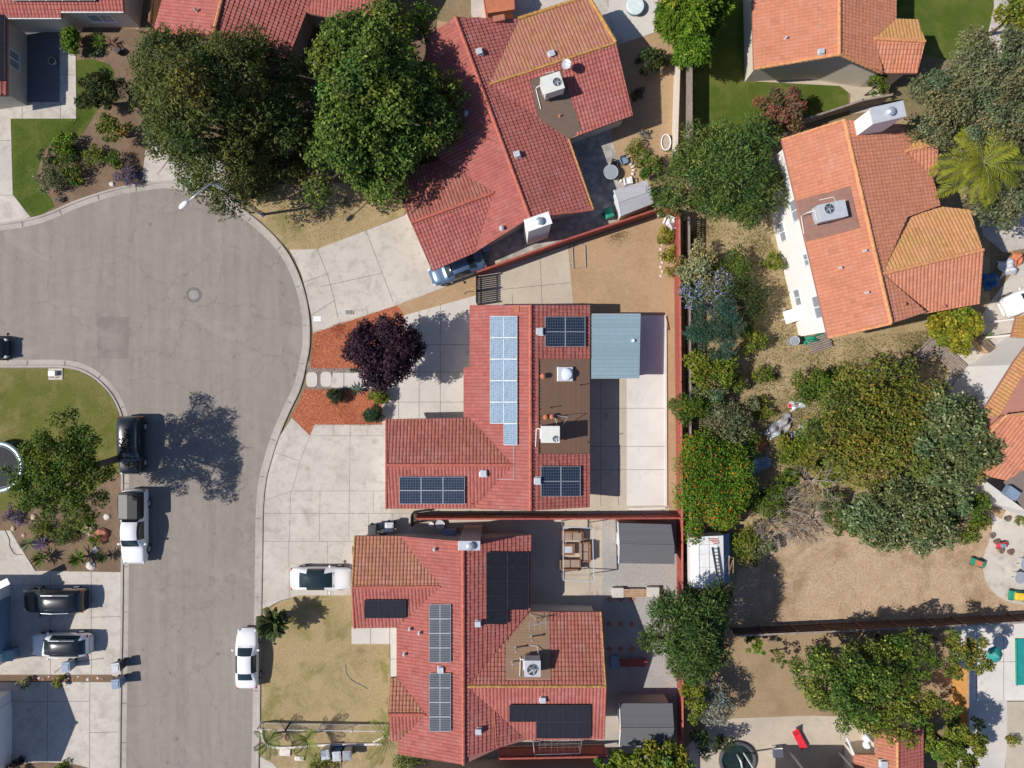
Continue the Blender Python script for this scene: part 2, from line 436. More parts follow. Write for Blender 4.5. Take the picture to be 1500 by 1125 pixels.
M['dark'] = plain('dark_metal', (0.06, 0.06, 0.065), 0.5, 0.2, var=0.2)
M['rubber'] = plain('tyre_rubber', (0.02, 0.02, 0.02), 0.85)
M['glass'] = plain('dark_glass', (0.018, 0.03, 0.034), 0.06, var=0.1, coat=0.5)
M['winglass'] = plain('window_glass', (0.30, 0.33, 0.36), 0.08, var=0.1, coat=0.4)
M['bark'] = plain('bark', (0.13, 0.095, 0.07), 0.95, var=0.4, scale=6)
M['barklt'] = plain('pale_bark', (0.30, 0.25, 0.20), 0.95, var=0.3, scale=6)
M['fence_red'] = m_lines('red_stained_boards', (0.34, 0.075, 0.055), (0.12, 0.03, 0.02), 0, 0.15, 0.06, 0.85)
M['fence_red_y'] = m_lines('red_stained_boards_east', (0.34, 0.075, 0.055), (0.12, 0.03, 0.02), 1, 0.15, 0.06, 0.85)
M['fence_dk'] = m_lines('dark_weathered_boards', (0.075, 0.045, 0.036), (0.03, 0.02, 0.015), 0, 0.15, 0.06, 0.9)
M['fence_grey'] = plain('grey_weathered_wood', (0.27, 0.22, 0.19), 0.95, var=0.3, scale=5)
M['fence_yel'] = m_lines('new_cedar_boards', (0.66, 0.34, 0.10), (0.35, 0.16, 0.04), 1, 0.15, 0.05, 0.8)
M['wood'] = plain('brown_wood', (0.22, 0.11, 0.06), 0.8, var=0.3, scale=6)
M['woodlt'] = plain('tan_wood', (0.42, 0.27, 0.16), 0.8, var=0.3, scale=6)
M['terracotta'] = plain('terracotta', (0.50, 0.17, 0.085), 0.85, var=0.15)
M['cover'] = m_lines('corrugated_patio_roof', (0.34, 0.45, 0.49), (0.24, 0.33, 0.37), 1, 0.30, 0.14, 0.35, 0.2)
M['rock'] = plain('boulder', (0.50, 0.36, 0.25), 0.95, var=0.3, scale=3)
M['rock_w'] = plain('pale_stone', (0.66, 0.60, 0.54), 0.95, var=0.2, scale=3)
M['rock_g'] = plain('grey_stone', (0.30, 0.29, 0.30), 0.95, var=0.3, scale=3)
M['brick'] = plain('brick', (0.40, 0.15, 0.09), 0.9, var=0.25, scale=8)
M['blue'] = plain('blue_tarp', (0.02, 0.30, 0.60), 0.4, var=0.2)
M['teal'] = plain('teal_cover', (0.02, 0.26, 0.24), 0.5, var=0.15)
M['red'] = plain('red_plastic', (0.70, 0.03, 0.05), 0.4, var=0.1)
M['yellow'] = plain('yellow_plastic', (0.75, 0.50, 0.05), 0.4, var=0.1)
M['green'] = plain('green_plastic', (0.02, 0.25, 0.16), 0.5, var=0.1)
M['bluegrey'] = plain('blue_grey_plastic', (0.20, 0.27, 0.36), 0.5, var=0.1)
M['binblue'] = plain('blue_bin_plastic', (0.02, 0.10, 0.25), 0.5, var=0.1)
M['water'] = plain('shade_dark_water', (0.008, 0.022, 0.024), 0.25, var=0.3, coat=0.1)  # shade over the pond is put into this dark colour
M['leaf'] = m_leaf('foliage')
M['pv_light'] = m_panel('blue_glare_cells', (0.185, 0.265, 0.35), (0.33, 0.40, 0.46), 6, 10, 0.7, 0.07)  # bluish cells, lightened by sky glare painted into their colour
M['pv_dark'] = m_panel('dark_blue_cells', (0.022, 0.033, 0.058), (0.15, 0.185, 0.23), 8, 5, 0.25, 0.045)
M['pv_mid'] = m_panel('mono_cells', (0.035, 0.042, 0.055), (0.15, 0.16, 0.18), 10, 6, 0.6, 0.11)
M['pv_black'] = m_panel('black_cells', (0.020, 0.020, 0.026), (0.03, 0.03, 0.036), 6, 10, 0.35, 0.05)
M['pv_frame_l'] = plain('bright_panel_frame', (0.62, 0.66, 0.70), 0.6, 0.0)
M['pv_frame'] = plain('panel_frame', (0.30, 0.33, 0.37), 0.6, 0.0)
M['pv_frame_b'] = plain('black_panel_frame', (0.05, 0.05, 0.055), 0.4, 0.3)
def carpaint(name, col, metal=0.0):
    return plain(name, col, 0.25, metal, 0.02, 1.0, 1.0)
M['p_white'] = carpaint('white_car_paint', (0.82, 0.82, 0.82))
M['p_black'] = carpaint('black_car_paint', (0.012, 0.012, 0.014))
M['p_blue'] = carpaint('blue_grey_car_paint', (0.10, 0.16, 0.26), 0.3)
M['p_maroon'] = carpaint('dark_maroon_car_paint', (0.03, 0.012, 0.012))
M['lamp_glass'] = plain('headlamp_glass', (0.55, 0.58, 0.6), 0.1, var=0.05, coat=1.0)
M['tail_red'] = plain('tail_lamp', (0.45, 0.02, 0.02), 0.2, var=0.05, coat=1.0)
# ---------------------------------------------------------------- builders
def smooth_px(pts, n=5, closed=False):
    """Catmull-Rom through map points"""
    out = []
    L = len(pts)
    for i in range(L if closed else L - 1):
        if closed: p0, p1, p2, p3 = (pts[(i + k - 1) % L] for k in range(4))
        else: p0, p1, p2, p3 = pts[max(i - 1, 0)], pts[i], pts[i + 1], pts[min(i + 2, L - 1)]
        for k in range(n):
            t = k / n
            out.append(tuple(0.5 * ((2 * p1[a]) + (-p0[a] + p2[a]) * t + (2 * p0[a] - 5 * p1[a] + 4 * p2[a] - p3[a]) * t * t
                       + (-p0[a] + 3 * p1[a] - 3 * p2[a] + p3[a]) * t ** 3) for a in (0, 1)))
    if not closed: out.append(tuple(pts[-1]))
    return out

def sheet(name, px, z, mat, joints=None, jmat=None, label=None, jw=0.035):
    """one flat ground surface, with optional score lines 4 mm above it"""
    pts = [G(x, y, z) for x, y in px]
    n = len(pts)
    area = sum(pts[i].x * pts[(i + 1) % n].y - pts[(i + 1) % n].x * pts[i].y for i in range(n))
    if area < 0: pts.reverse()
    mb = MB(); mb.add(pts, [tuple(range(n))])
    for (x0, y0, x1, y1) in (joints or []):
        a = G(x0, y0, z + 0.004); b = G(x1, y1, z + 0.004)
        d = (b - a)
        if d.length < 1e-4: continue
        s = Vector((-d.y, d.x, 0)).normalized() * jw / 2
        mb.add([a - s, b - s, b + s, a + s], [(0, 1, 2, 3)], 1)
    o = mb.build(name, [mat, jmat or M['joint']])
    tag(o, kind='structure')
    return o

def kerb(name, px, side, n=6, hk=0.09, smooth=True):
    pts = [G(x, y) for x, y in (smooth_px(px, n) if smooth else px)]
    prof = [(0.0, 0.014), (0.40, 0.02), (0.44, hk), (0.60, hk), (0.64, 0.0)]
    vs = []; fs = []
    L = len(pts)
    for i, p in enumerate(pts):
        d = (pts[min(i + 1, L - 1)] - pts[max(i - 1, 0)]).normalized()
        s = Vector((-d.y, d.x, 0)) * side
        for (w, z) in prof: vs.append((p.x + s.x * w, p.y + s.y * w, z))
    k = len(prof)
    for i in range(L - 1):
        for j in range(k - 1):
            a = i * k + j
            q = (a, a + 1, a + k + 1, a + k)
            fs.append(q if side < 0 else tuple(reversed(q)))
    mb = MB(); mb.add(vs, fs)
    # score lines every 3 m
    acc = 0
    for i in range(1, L - 1):
        acc += (pts[i] - pts[i - 1]).length
        if acc > 3.0:
            acc = 0
            d = (pts[i + 1] - pts[i - 1]).normalized(); s = Vector((-d.y, d.x, 0)) * side
            a = pts[i] + s * 0.02; b = pts[i] + s * 0.60
            w = d * 0.02
            mb.add([a - w + Vector((0, 0, .019)), b - w + Vector((0, 0, hk + .004)), b + w + Vector((0, 0, hk + .004)), a + w + Vector((0, 0, .019))], [(0, 1, 2, 3)], 1)
    o = mb.build(name, [M['conc_kerb'], M['joint']])
    return tag(o, kind='structure')

# ---------------- planes
class Plane:
    def __init__(s, pts):
        a = np.array([list(p) for p in pts]); c = a.mean(0)
        A = np.c_[a[:, 0] - c[0], a[:, 1] - c[1]]
        sol, *_ = np.linalg.lstsq(A, a[:, 2] - c[2], rcond=None)
        s.c = Vector(c); s.a, s.b = float(sol[0]), float(sol[1])
        s.n = Vector((-s.a, -s.b, 1)).normalized()
    def z(s, x, y): return s.c.z + s.a * (x - s.c.x) + s.b * (y - s.c.y)
    def drop(s, p): return Vector((p.x, p.y, s.z(p.x, p.y)))
    def ray(s, px, py, off=0.0):
        """point of the plane (raised by off along its normal) on the survey ray through (px,py)"""
        g = G(px, py); o = Vector((0, 0, H)); d = g - o
        c = s.c + s.n * off
        t = (c - o).dot(s.n) / d.dot(s.n)
        return o + d * t

TU, TV = 0.26, 0.32
def inside(poly, x, y):
    r = False; n = len(poly); j = n - 1
    for i in range(n):
        if (poly[i][1] > y) != (poly[j][1] > y) and x < (poly[j][0] - poly[i][0]) * (y - poly[i][1]) / (poly[j][1] - poly[i][1]) + poly[i][0]:
            r = not r
        j = i
    return r

def tile_slope(house, pieces, mat, holes=(), deck=True, relief=0.045, lip=0.042, fasc='fascia'):
    """pieces: convex lists of (px,py,h) lying in one plane; real barrel tiles in stepped courses"""
    allp = [P(*v) for pc in pieces for v in pc]
    pl = Plane(allp)
    dn = Vector((pl.a, pl.b, 0))
    if dn.length < 1e-3: dn = Vector((0, -1, 0))
    dn = -dn.normalized()                       # downslope, horizontal
    down3 = Vector((dn.x, dn.y, pl.a * dn.x + pl.b * dn.y)).normalized()
    u = pl.n.cross(down3).normalized()
    v = -down3
    n = pl.n
    org = pl.c
    us = [(pl.drop(p) - org).dot(u) for p in allp]; vs_ = [(pl.drop(p) - org).dot(v) for p in allp]
    u0 = math.floor(min(us) / TU) * TU - TU; u1 = max(us) + TU
    v0 = min(vs_); v1 = max(vs_) + TV
    nu = int((u1 - u0) / TU) + 1; nv = int((v1 - v0) / TV) + 1
    ts = np.array([0.0, 0.08, 0.22, 0.42, 0.62, 0.80, 0.94]); hs = np.array([0.0, 0.45, 0.88, 1.0, 0.88, 0.45, 0.0]) * relief
    uu = (np.arange(nu)[:, None] + ts[None, :]).ravel() * TU + u0
    hh = np.tile(hs, nu)
    k = len(uu)
    U = np.array(u); V = np.array(v); Nn = np.array(n); O = np.array(org)
    rng = np.random.default_rng(abs(int(org.x * 100)) + 5)
    P3 = []; UV = []
    for c in range(nv):
        va = v0 + c * TV; vb = va + TV
        jt = np.repeat(rng.uniform(-0.008, 0.012, nu), len(ts))
        for (vv, up, sc) in ((va, lip, 1.0), (vb, 0.0, 0.92), (va, -0.02, 0.6)):
            P3.append(O + np.outer(uu, U) + vv * V + np.outer(hh * sc + up + jt, Nn))
            UV.append(np.c_[uu / TU, np.full(k, (vv - v0) / TV + (0.001 if vv == va else -0.001))])
    P3 = np.concatenate(P3); UV = np.concatenate(UV)
    base = np.arange(nv)[:, None] * 3 * k + np.arange(k - 1)[None, :]
    f1 = np.stack([base, base + 1, base + k + 1, base + k], -1).reshape(-1, 4)
    f2 = np.stack([base + 2 * k, base + 2 * k + 1, base + 1, base], -1).reshape(-1, 4)
    F = np.concatenate([f1, f2])
    off = wl(house)
    me0 = bpy.data.meshes.new('tmp'); me0.from_pydata(P3.tolist(), [], F.tolist())
    bm0 = bmesh.new(); bm0.from_mesh(me0)
    uvl = bm0.loops.layers.uv.new('UVMap')
    for f in bm0.faces:
        for l in f.loops: l[uvl].uv = UV[l.vert.index]
    out = bmesh.new()
    hp = [[(q.x, q.y) for q in (pl.ray(x, y) for x, y in h)] for h in holes]
    me_parts = []
    for pc in pieces:
        bm = bm0.copy()
        pts = [pl.drop(P(*q)) for q in pc]
        m = len(pts)
        area = sum(pts[i].x * pts[(i + 1) % m].y - pts[(i + 1) % m].x * pts[i].y for i in range(m))
        if area < 0: pts.reverse()
        # drop faces far outside first (speed)
        xs = [p.x for p in pts]; ys = [p.y for p in pts]
        bad = [vx for vx in bm.verts if vx.co.x < min(xs) - .6 or vx.co.x > max(xs) + .6 or vx.co.y < min(ys) - .6 or vx.co.y > max(ys) + .6]
        bmesh.ops.delete(bm, geom=bad, context='VERTS')
        for i in range(m):
            a, b_ = pts[i], pts[(i + 1) % m]
            e = b_ - a
            no = Vector((e.y, -e.x, 0))
            if no.length < 1e-4: continue
            bmesh.ops.bisect_plane(bm, geom=bm.verts[:] + bm.edges[:] + bm.faces[:], plane_co=a, plane_no=no.normalized(), clear_outer=True)
        if hp:
            dead = [f for f in bm.faces if any(inside(h, f.calc_center_median().x, f.calc_center_median().y) for h in hp)]
            bmesh.ops.delete(bm, geom=dead, context='FACES')
        mt = bpy.data.meshes.new('t'); bm.to_mesh(mt); bm.free()
        out.from_mesh(mt); bpy.data.meshes.remove(mt)
    bm0.free(); bpy.data.meshes.remove(me0)
    bmesh.ops.translate(out, verts=out.verts[:], vec=-off)
    me = bpy.data.meshes.new('roof_slope'); out.to_mesh(me); out.free()
    me.materials.append(mat)
    o = link_mesh('roof_slope', me, house)
    if deck:
        mb = MB()
        for pc in pieces:
            pts = [pl.drop(P(*q)) for q in pc]
            m = len(pts)
            area = sum(pts[i].x * pts[(i + 1) % m].y - pts[(i + 1) % m].x * pts[i].y for i in range(m))
            if area < 0: pts.reverse()
            b = len(mb.v)
            for p in pts: mb.v.append((p.x, p.y, p.z - 0.005))
            for p in pts: mb.v.append((p.x, p.y, p.z - 0.19))
            mb.f.append(tuple(b + i for i in range(m))); mb.f.append(tuple(b + m + i for i in reversed(range(m))))
            for i in range(m):
                j = (i + 1) % m
                mb.f.append((b + j, b + i, b + m + i, b + m + j))
            mb.m += [0] * (m + 2)
        mb.build('roof_deck', M[fasc], house)
    return pl

def ridge(house, a, b, mat, r=0.13, name='ridge_cap', raise_=0.05):
    a = P(*a) + Vector((0, 0, raise_)); b = P(*b) + Vector((0, 0, raise_))
    d = b - a; L = d.length; n = max(1, int(L / 0.40)); mb = MB()
    for i in range(n):
        p = a + d * (i / n); q = a + d * ((i + 1.12) / n)
        if i == n - 1: q = b
        mb.tube([p, q], [r * 1.12, r * 0.9], 8, True)
    return mb.build(name, mat, house)

def walls(house, outline, mat, inset=0.45, name='wall'):
    """outline of the roof (px,py,h) in order; walls stand inset from it and follow its heights"""
    pts = [P(*v) for v in outline]
    n = len(pts)
    area = sum(pts[i].x * pts[(i + 1) % n].y - pts[(i + 1) % n].x * pts[i].y for i in range(n))
    if area < 0: pts.reverse()
    ins = []
    for i in range(n):
        a, b, c = pts[i - 1], pts[i], pts[(i + 1) % n]
        d1 = Vector((b.x - a.x, b.y - a.y)).normalized(); d2 = Vector((c.x - b.x, c.y - b.y)).normalized()
        n1 = Vector((-d1.y, d1.x)); n2 = Vector((-d2.y, d2.x))
        den = 1 + n1.dot(n2)
        mi = (n1 + n2) / max(den, 0.25)
        ins.append(Vector((b.x + mi.x * inset, b.y + mi.y * inset, b.z - 0.16)))
    mb = MB()
    for i in range(n):
        a, b = ins[i], ins[(i + 1) % n]
        mb.add([(a.x, a.y, 0), (b.x, b.y, 0), b, a], [(0, 1, 2, 3)])
    mb.build(name, mat, house)
    return ins

def wall_window(house, a, b, t, w, z0, z1, name='window', frame='white', pane='winglass'):
    """window in the wall running a->b (world, outside on the right hand side)"""
    d = Vector((b.x - a.x, b.y - a.y, 0)); L = d.length; d.normalize()
    o = Vector((d.y, -d.x, 0))
    c = Vector((a.x, a.y, 0)) + d * (L * t)
    mb = MB(); fw = 0.08
    zc = (z0 + z1) / 2; hh = (z1 - z0) / 2
    f = 0.03
    mb.obox(c + o * f + Vector((0, 0, z1 - fw / 2)), d * w / 2, o * 0.05, Vector((0, 0, fw / 2)))
    mb.obox(c + o * f + Vector((0, 0, z0 + fw / 2)), d * w / 2, o * 0.07, Vector((0, 0, fw / 2)))
    for sgn in (-1, 0, 1):
        mb.obox(c + o * (f + 0.002) + d * sgn * (w / 2 - fw / 2) + Vector((0, 0, zc)), d * fw / 2, o * 0.045, Vector((0, 0, hh - fw)))
    fr = mb.build(name, M[frame], house)
    p = MB(); p.obox(c + o * 0.015 + Vector((0, 0, zc)), d * (w / 2 - 0.02), o * 0.012, Vector((0, 0, hh - 0.02)))
    p.build('pane', M[pane], fr)

def quad_on(pl, cs, off):
    return [pl.ray(x, y, off) for x, y in cs]

def solar(house, pl, corners, nc, nr, glass, frame, off=0.16, gap=0.02, skip=(), thick=0.04):
    """corners tl,tr,br,bl in map units; nc x nr modules, each a part with its frame"""
    q = quad_on(pl, corners, off)
    tl, tr, br, bl = q
    n = pl.n
    def at(s, t):
        return (tl * (1 - s) + tr * s) * (1 - t) + (bl * (1 - s) + br * s) * t
    for j in range(nr):
        for i in range(nc):
            if (i, j) in skip: continue
            gu = gap / max(0.1, (tr - tl).length); gv = gap / max(0.1, (bl - tl).length)
            s0, s1, t0, t1 = i / nc + gu, (i + 1) / nc - gu, j / nr + gv, (j + 1) / nr - gv
            c = [at(s0, t0), at(s1, t0), at(s1, t1), at(s0, t1)]
            off0 = wl(house)
            me = bpy.data.meshes.new('solar_panel')
            vs = [(p + n * thick) - off0 for p in c] + [p - off0 for p in c]
            me.from_pydata([tuple(v) for v in vs], [], [(3, 2, 1, 0), (4, 5, 6, 7), (0, 1, 5, 4), (1, 2, 6, 5), (2, 3, 7, 6), (3, 0, 4, 7)])
            uvl = me.uv_layers.new(name='UVMap')
            uvs = {0: (0, 1), 1: (1, 1), 2: (1, 0), 3: (0, 0), 4: (0, 1), 5: (1, 1), 6: (1, 0), 7: (0, 0)}
            for lp in me.loops: uvl.data[lp.index].uv = uvs[lp.vertex_index]
            me.materials.append(M[glass]); me.update()
            o = link_mesh('solar_panel', me, house)
            mb = MB(); w = 0.035
            for a, b in ((0, 1), (1, 2), (2, 3), (3, 0)):
                mb.beam(c[a] + n * (thick + 0.004), c[b] + n * (thick + 0.004), w, 0.02)
            mb.build('frame', M[frame], o)
    # mounting rails reach down to the tiles
    mb = MB()
    for t in (0.22, 0.78):
        for k in range(nr):
            live = [i for i in range(nc) if (i, k) not in skip]
            mb.beam(at(min(live) / nc, (k + t) / nr) - n * 0.05, at((max(live) + 1) / nc, (k + t) / nr) - n * 0.05, 0.04, 0.05)
    mb.build('mounting_rail', M['dark'], house)

def pad(house, pl, poly, mat, off=0.02, t=0.03, name='shingle_pad'):
    top = [pl.ray(x, y, off) for x, y in poly]
    n = len(top)
    area = sum(top[i].x * top[(i + 1) % n].y - top[(i + 1) % n].x * top[i].y for i in range(n))
    if area < 0: top.reverse()
    mb = MB()
    vs = top + [p - Vector((0, 0, t)) for p in top]
    fs = [tuple(range(n)), tuple(reversed(range(n, 2 * n)))] + [((i + 1) % n, i, n + i, n + (i + 1) % n) for i in range(n)]
    mb.add(vs, fs)
    return mb.build(name, mat, house)

def vent_pipe(house, pl, px, py, h=0.45, r=0.05, mat='galv', cap=False):
    b = pl.ray(px, py)
    mb = MB(); mb.cyl(b, r, h, 8); mb.cyl(b, r * 2.2, 0.10, 10, r2=r * 1.3)
    if cap: mb.cyl(b + Vector((0, 0, h)), r * 1.9, 0.10, 10, r2=r * 0.7)
    return mb.build('vent_pipe', M[mat], house)

def box_vent(house, pl, px, py, rz=0.0, mat='ltgrey', s=0.42):
    b = pl.ray(px, py, 0.05)
    mb = MB()
    mb.box(b + Vector((0, 0, 0.03)), (s * 1.45, s * 1.45, 0.04), rz)
    mb.box(b + Vector((0, 0, 0.13)), (s, s, 0.20), rz)
    mb.box(b + Vector((0, 0, 0.25)), (s * 1.15, s * 1.15, 0.04), rz)
    return mb.build('roof_vent', M[mat], house, bevel=0.01)

def rooftop_ac(house, pl, px, py, rz=0.0, size=(1.25, 1.1, 0.95), mat='offwhite', fan=(0.3, -0.25), stand=0.25, fr=0.24):
    b = pl.ray(px, py)
    b = Vector((b.x, b.y, b.z))
    k = (H - size[2] - b.z) / (H - b.z)
    b.x *= k; b.y *= k
    b.z = pl.z(b.x, b.y) + stand
    sx, sy, sz = size
    ca, sa = math.cos(rz), math.sin(rz)
    def loc(x, y, z): return Vector((b.x + x * ca - y * sa, b.y + x * sa + y * ca, b.z + z))
    mb = MB(); mb.box(loc(0, 0, sz / 2), (sx, sy, sz), rz)
    o = mb.build('air_conditioner', M[mat], house, bevel=0.03)
    c = MB(); c.box(loc(0, 0, sz + 0.02), (sx * 1.02, sy * 1.02, 0.035), rz); 
    c.build('casing_lid', M[mat], o, bevel=0.01)
    g = MB(); cen = loc(fan[0] * sx, fan[1] * sy, sz + 0.045)
    g.cyl(cen, fr, 0.02, 24)
    g.build('fan_opening', M['dark'], o)
    g = MB(); g.ring(cen + Vector((0, 0, .03)), fr, 0.018, 24, 5)
    g.ring(cen + Vector((0, 0, .03)), fr * 0.5, 0.01, 20, 5)
    for k in range(5):
        a = k * math.pi * 2 / 5
        g.obox(cen + Vector((math.cos(a) * fr * .5, math.sin(a) * fr * .5, .022)), Vector((math.cos(a), math.sin(a), 0)) * fr * .4, Vector((-math.sin(a), math.cos(a), 0.3)) * fr * .12, Vector((0, 0, .004)))
    g.cyl(cen + Vector((0, 0, .02)), fr * .16, 0.03, 12)
    g.build('fan_guard', M['galv'], o)
    l = MB()
    for x in (-.45, .45):
        l.box(loc(x * sx, 0, -0.04), (0.08, sy * 1.05, 0.08), rz)
        for y in (-.42, .42):
            q = loc(x * sx, y * sy, 0); zz = pl.z(q.x, q.y)
            l.beam((q.x, q.y, zz - .02), (q.x, q.y, b.z - .02), 0.07, 0.07)
    l.build('support_frame', M['galv'], o)
    # duct down into the roof and pipes
    d = MB(); d.box(loc(-sx * .42, 0.0, sz * .18), (0.35, sy * 0.6, sz * .5), rz); d.build('duct', M['ltgrey'], o, bevel=0.02)
    pz = lambda x, y: (lambda q: Vector((q.x, q.y, pl.z(q.x, q.y) + 0.10)))(loc(x, y, 0))
    w = MB(); w.tube([loc(-sx * .5, sy * .3, .3), loc(-sx * .72, sy * .3, .15), pz(-sx * .75, sy * .3), pz(-sx * .78, -sy * .8)], 0.03, 6)
    w.tube([pz(-sx * .1, sy * .95), pz(sx * .35, sy * 0.9), loc(sx * .4, sy * .5, .1)], 0.022, 6)
    w.build('pipe', M['white'], o)
    return o

def chimney(house, px, py, h, size, rz, mat, name='chimney', capmat='ltgrey', z0=0.0, cover=True):
    t = P(px, py, h)
    mb = MB(); mb.box((t.x, t.y, (h + z0) / 2), (size[0], size[1], h - z0), rz)
    o = mb.build(name, M[mat], house, bevel=0.02)
    c = MB(); c.box((t.x, t.y, h + 0.04), (size[0] * 1.08, size[1] * 1.08, 0.09), rz)
    c.build('chimney_cap', M[capmat], o, bevel=0.01)
    if cover:
        f = MB(); f.cyl((t.x + .1, t.y, h + .09), 0.19, 0.22, 16); f.cyl((t.x + .1, t.y, h + .31), 0.29, 0.10, 16, r2=0.12)
        f.build('flue', M['galv'], o)
    return o

# ---------------- foliage
def foliage_mesh(name, pts, nrm, ln, wd, cols, parent, mat=None, droop=None, rng=None, drape=0.0):
    """one leaf-sized rhombus per point"""
    n = len(pts)
    nrm = nrm / np.maximum(1e-6, np.linalg.norm(nrm, axis=1))[:, None]
    if droop is None:
        t = rng.normal(size=(n, 3))
    else:
        t = droop + rng.normal(size=(n, 3)) * 0.25
    t = t - nrm * np.sum(t * nrm, axis=1)[:, None]
    t /= np.maximum(1e-6, np.linalg.norm(t, axis=1))[:, None]
    b = np.cross(nrm, t)
    L = ln[:, None]; W = wd[:, None]
    tip = pts + t * L * 0.5 - nrm * L * 0.12; root = pts - t * L * 0.5
    q1 = pts + b * W * 0.5 + t * L * 0.08; q2 = pts - b * W * 0.5 + t * L * 0.08
    V = np.stack([root, q1, tip, q2], 1).reshape(-1, 3) - np.array(wl(parent))
    V = np.ascontiguousarray(V, dtype=np.float32)
    me = bpy.data.meshes.new(name)
    me.vertices.add(4 * n); me.vertices.foreach_set('co', V.ravel())
    me.loops.add(4 * n); me.loops.foreach_set('vertex_index', np.arange(4 * n, dtype=np.int32))
    me.polygons.add(n); me.polygons.foreach_set('loop_start', np.arange(0, 4 * n, 4, dtype=np.int32))
    me.update(calc_edges=True)
    ca = me.color_attributes.new('Col', 'FLOAT_COLOR', 'POINT')
    C = np.ones((4 * n, 4), dtype=np.float32); C[:, :3] = np.repeat(cols, 4, axis=0)
    ca.data.foreach_set('color', C.ravel())
    me.materials.append(mat or M['leaf'])
    me.validate()
    return link_mesh(name, me, parent)

PAL = {
 'oak':    ((0.038, 0.060, 0.014), (0.145, 0.175, 0.040), (0.19, 0.17, 0.05), .08),
 'bright': ((0.040, 0.095, 0.008), (0.17, 0.29, 0.022), (0.27, 0.33, 0.04), .15),
 'mid':    ((0.038, 0.078, 0.012), (0.13, 0.20, 0.024), (0.19, 0.23, 0.03), .1),
 'fir':    ((0.026, 0.058, 0.016), (0.10, 0.165, 0.038), (0.17, 0.22, 0.05), .1),
 'litter': ((0.05, 0.03, 0.015), (0.16, 0.10, 0.05), None, 0),
 'deep':   ((0.036, 0.075, 0.012), (0.140, 0.215, 0.034), (0.24, 0.29, 0.06), .16),
 'dark':   ((0.025, 0.045, 0.016), (0.075, 0.105, 0.028), None, 0),
 'olive':  ((0.085, 0.105, 0.045), (0.22, 0.245, 0.115), (0.26, 0.22, 0.13), .15),
 'grey':   ((0.065, 0.10, 0.032), (0.175, 0.225, 0.085), (0.34, 0.34, 0.18), .15),
 'silver': ((0.14, 0.155, 0.115), (0.30, 0.31, 0.24), (0.33, 0.29, 0.30), .15),
 'purple': ((0.022, 0.010, 0.020), (0.062, 0.030, 0.050), (0.10, 0.055, 0.08), .06),
 'yellow': ((0.10, 0.13, 0.014), (0.30, 0.30, 0.03), (0.42, 0.36, 0.04), .15),
 'ygreen': ((0.075, 0.115, 0.012), (0.22, 0.27, 0.03), (0.26, 0.22, 0.06), .1),
 'feather':((0.045, 0.090, 0.022), (0.14, 0.215, 0.045), (0.23, 0.27, 0.07), .15),
 'teal':   ((0.030, 0.070, 0.045), (0.085, 0.155, 0.095), None, 0),
 'orange': ((0.045, 0.115, 0.010), (0.16, 0.28, 0.025), (0.70, 0.20, 0.02), .08),
 'lilac':  ((0.08, 0.11, 0.04), (0.19, 0.23, 0.09), (0.36, 0.38, 0.62), .35),
 'lav':    ((0.10, 0.07, 0.14), (0.26, 0.18, 0.34), (0.10, 0.12, 0.06), .25),
 'pink':   ((0.09, 0.09, 0.03), (0.17, 0.16, 0.06), (0.34, 0.10, 0.09), .42),
 'cream':  ((0.14, 0.15, 0.05), (0.34, 0.32, 0.13), (0.50, 0.44, 0.24), .3),
 'autumn': ((0.07, 0.095, 0.016), (0.20, 0.235, 0.035), (0.30, 0.20, 0.05), .15),
 'box':    ((0.02, 0.040, 0.02), (0.065, 0.105, 0.045), None, 0),
 'chips':  ((0.36, 0.09, 0.04), (0.70, 0.26, 0.13), (0.30, 0.16, 0.10), .15),
 'dry':    ((0.20, 0.15, 0.08), (0.36, 0.28, 0.15), (0.16, 0.16, 0.05), .2),
 'weed':   ((0.09, 0.11, 0.03), (0.19, 0.20, 0.06), (0.34, 0.27, 0.13), .3),
}
TSEED = [100]
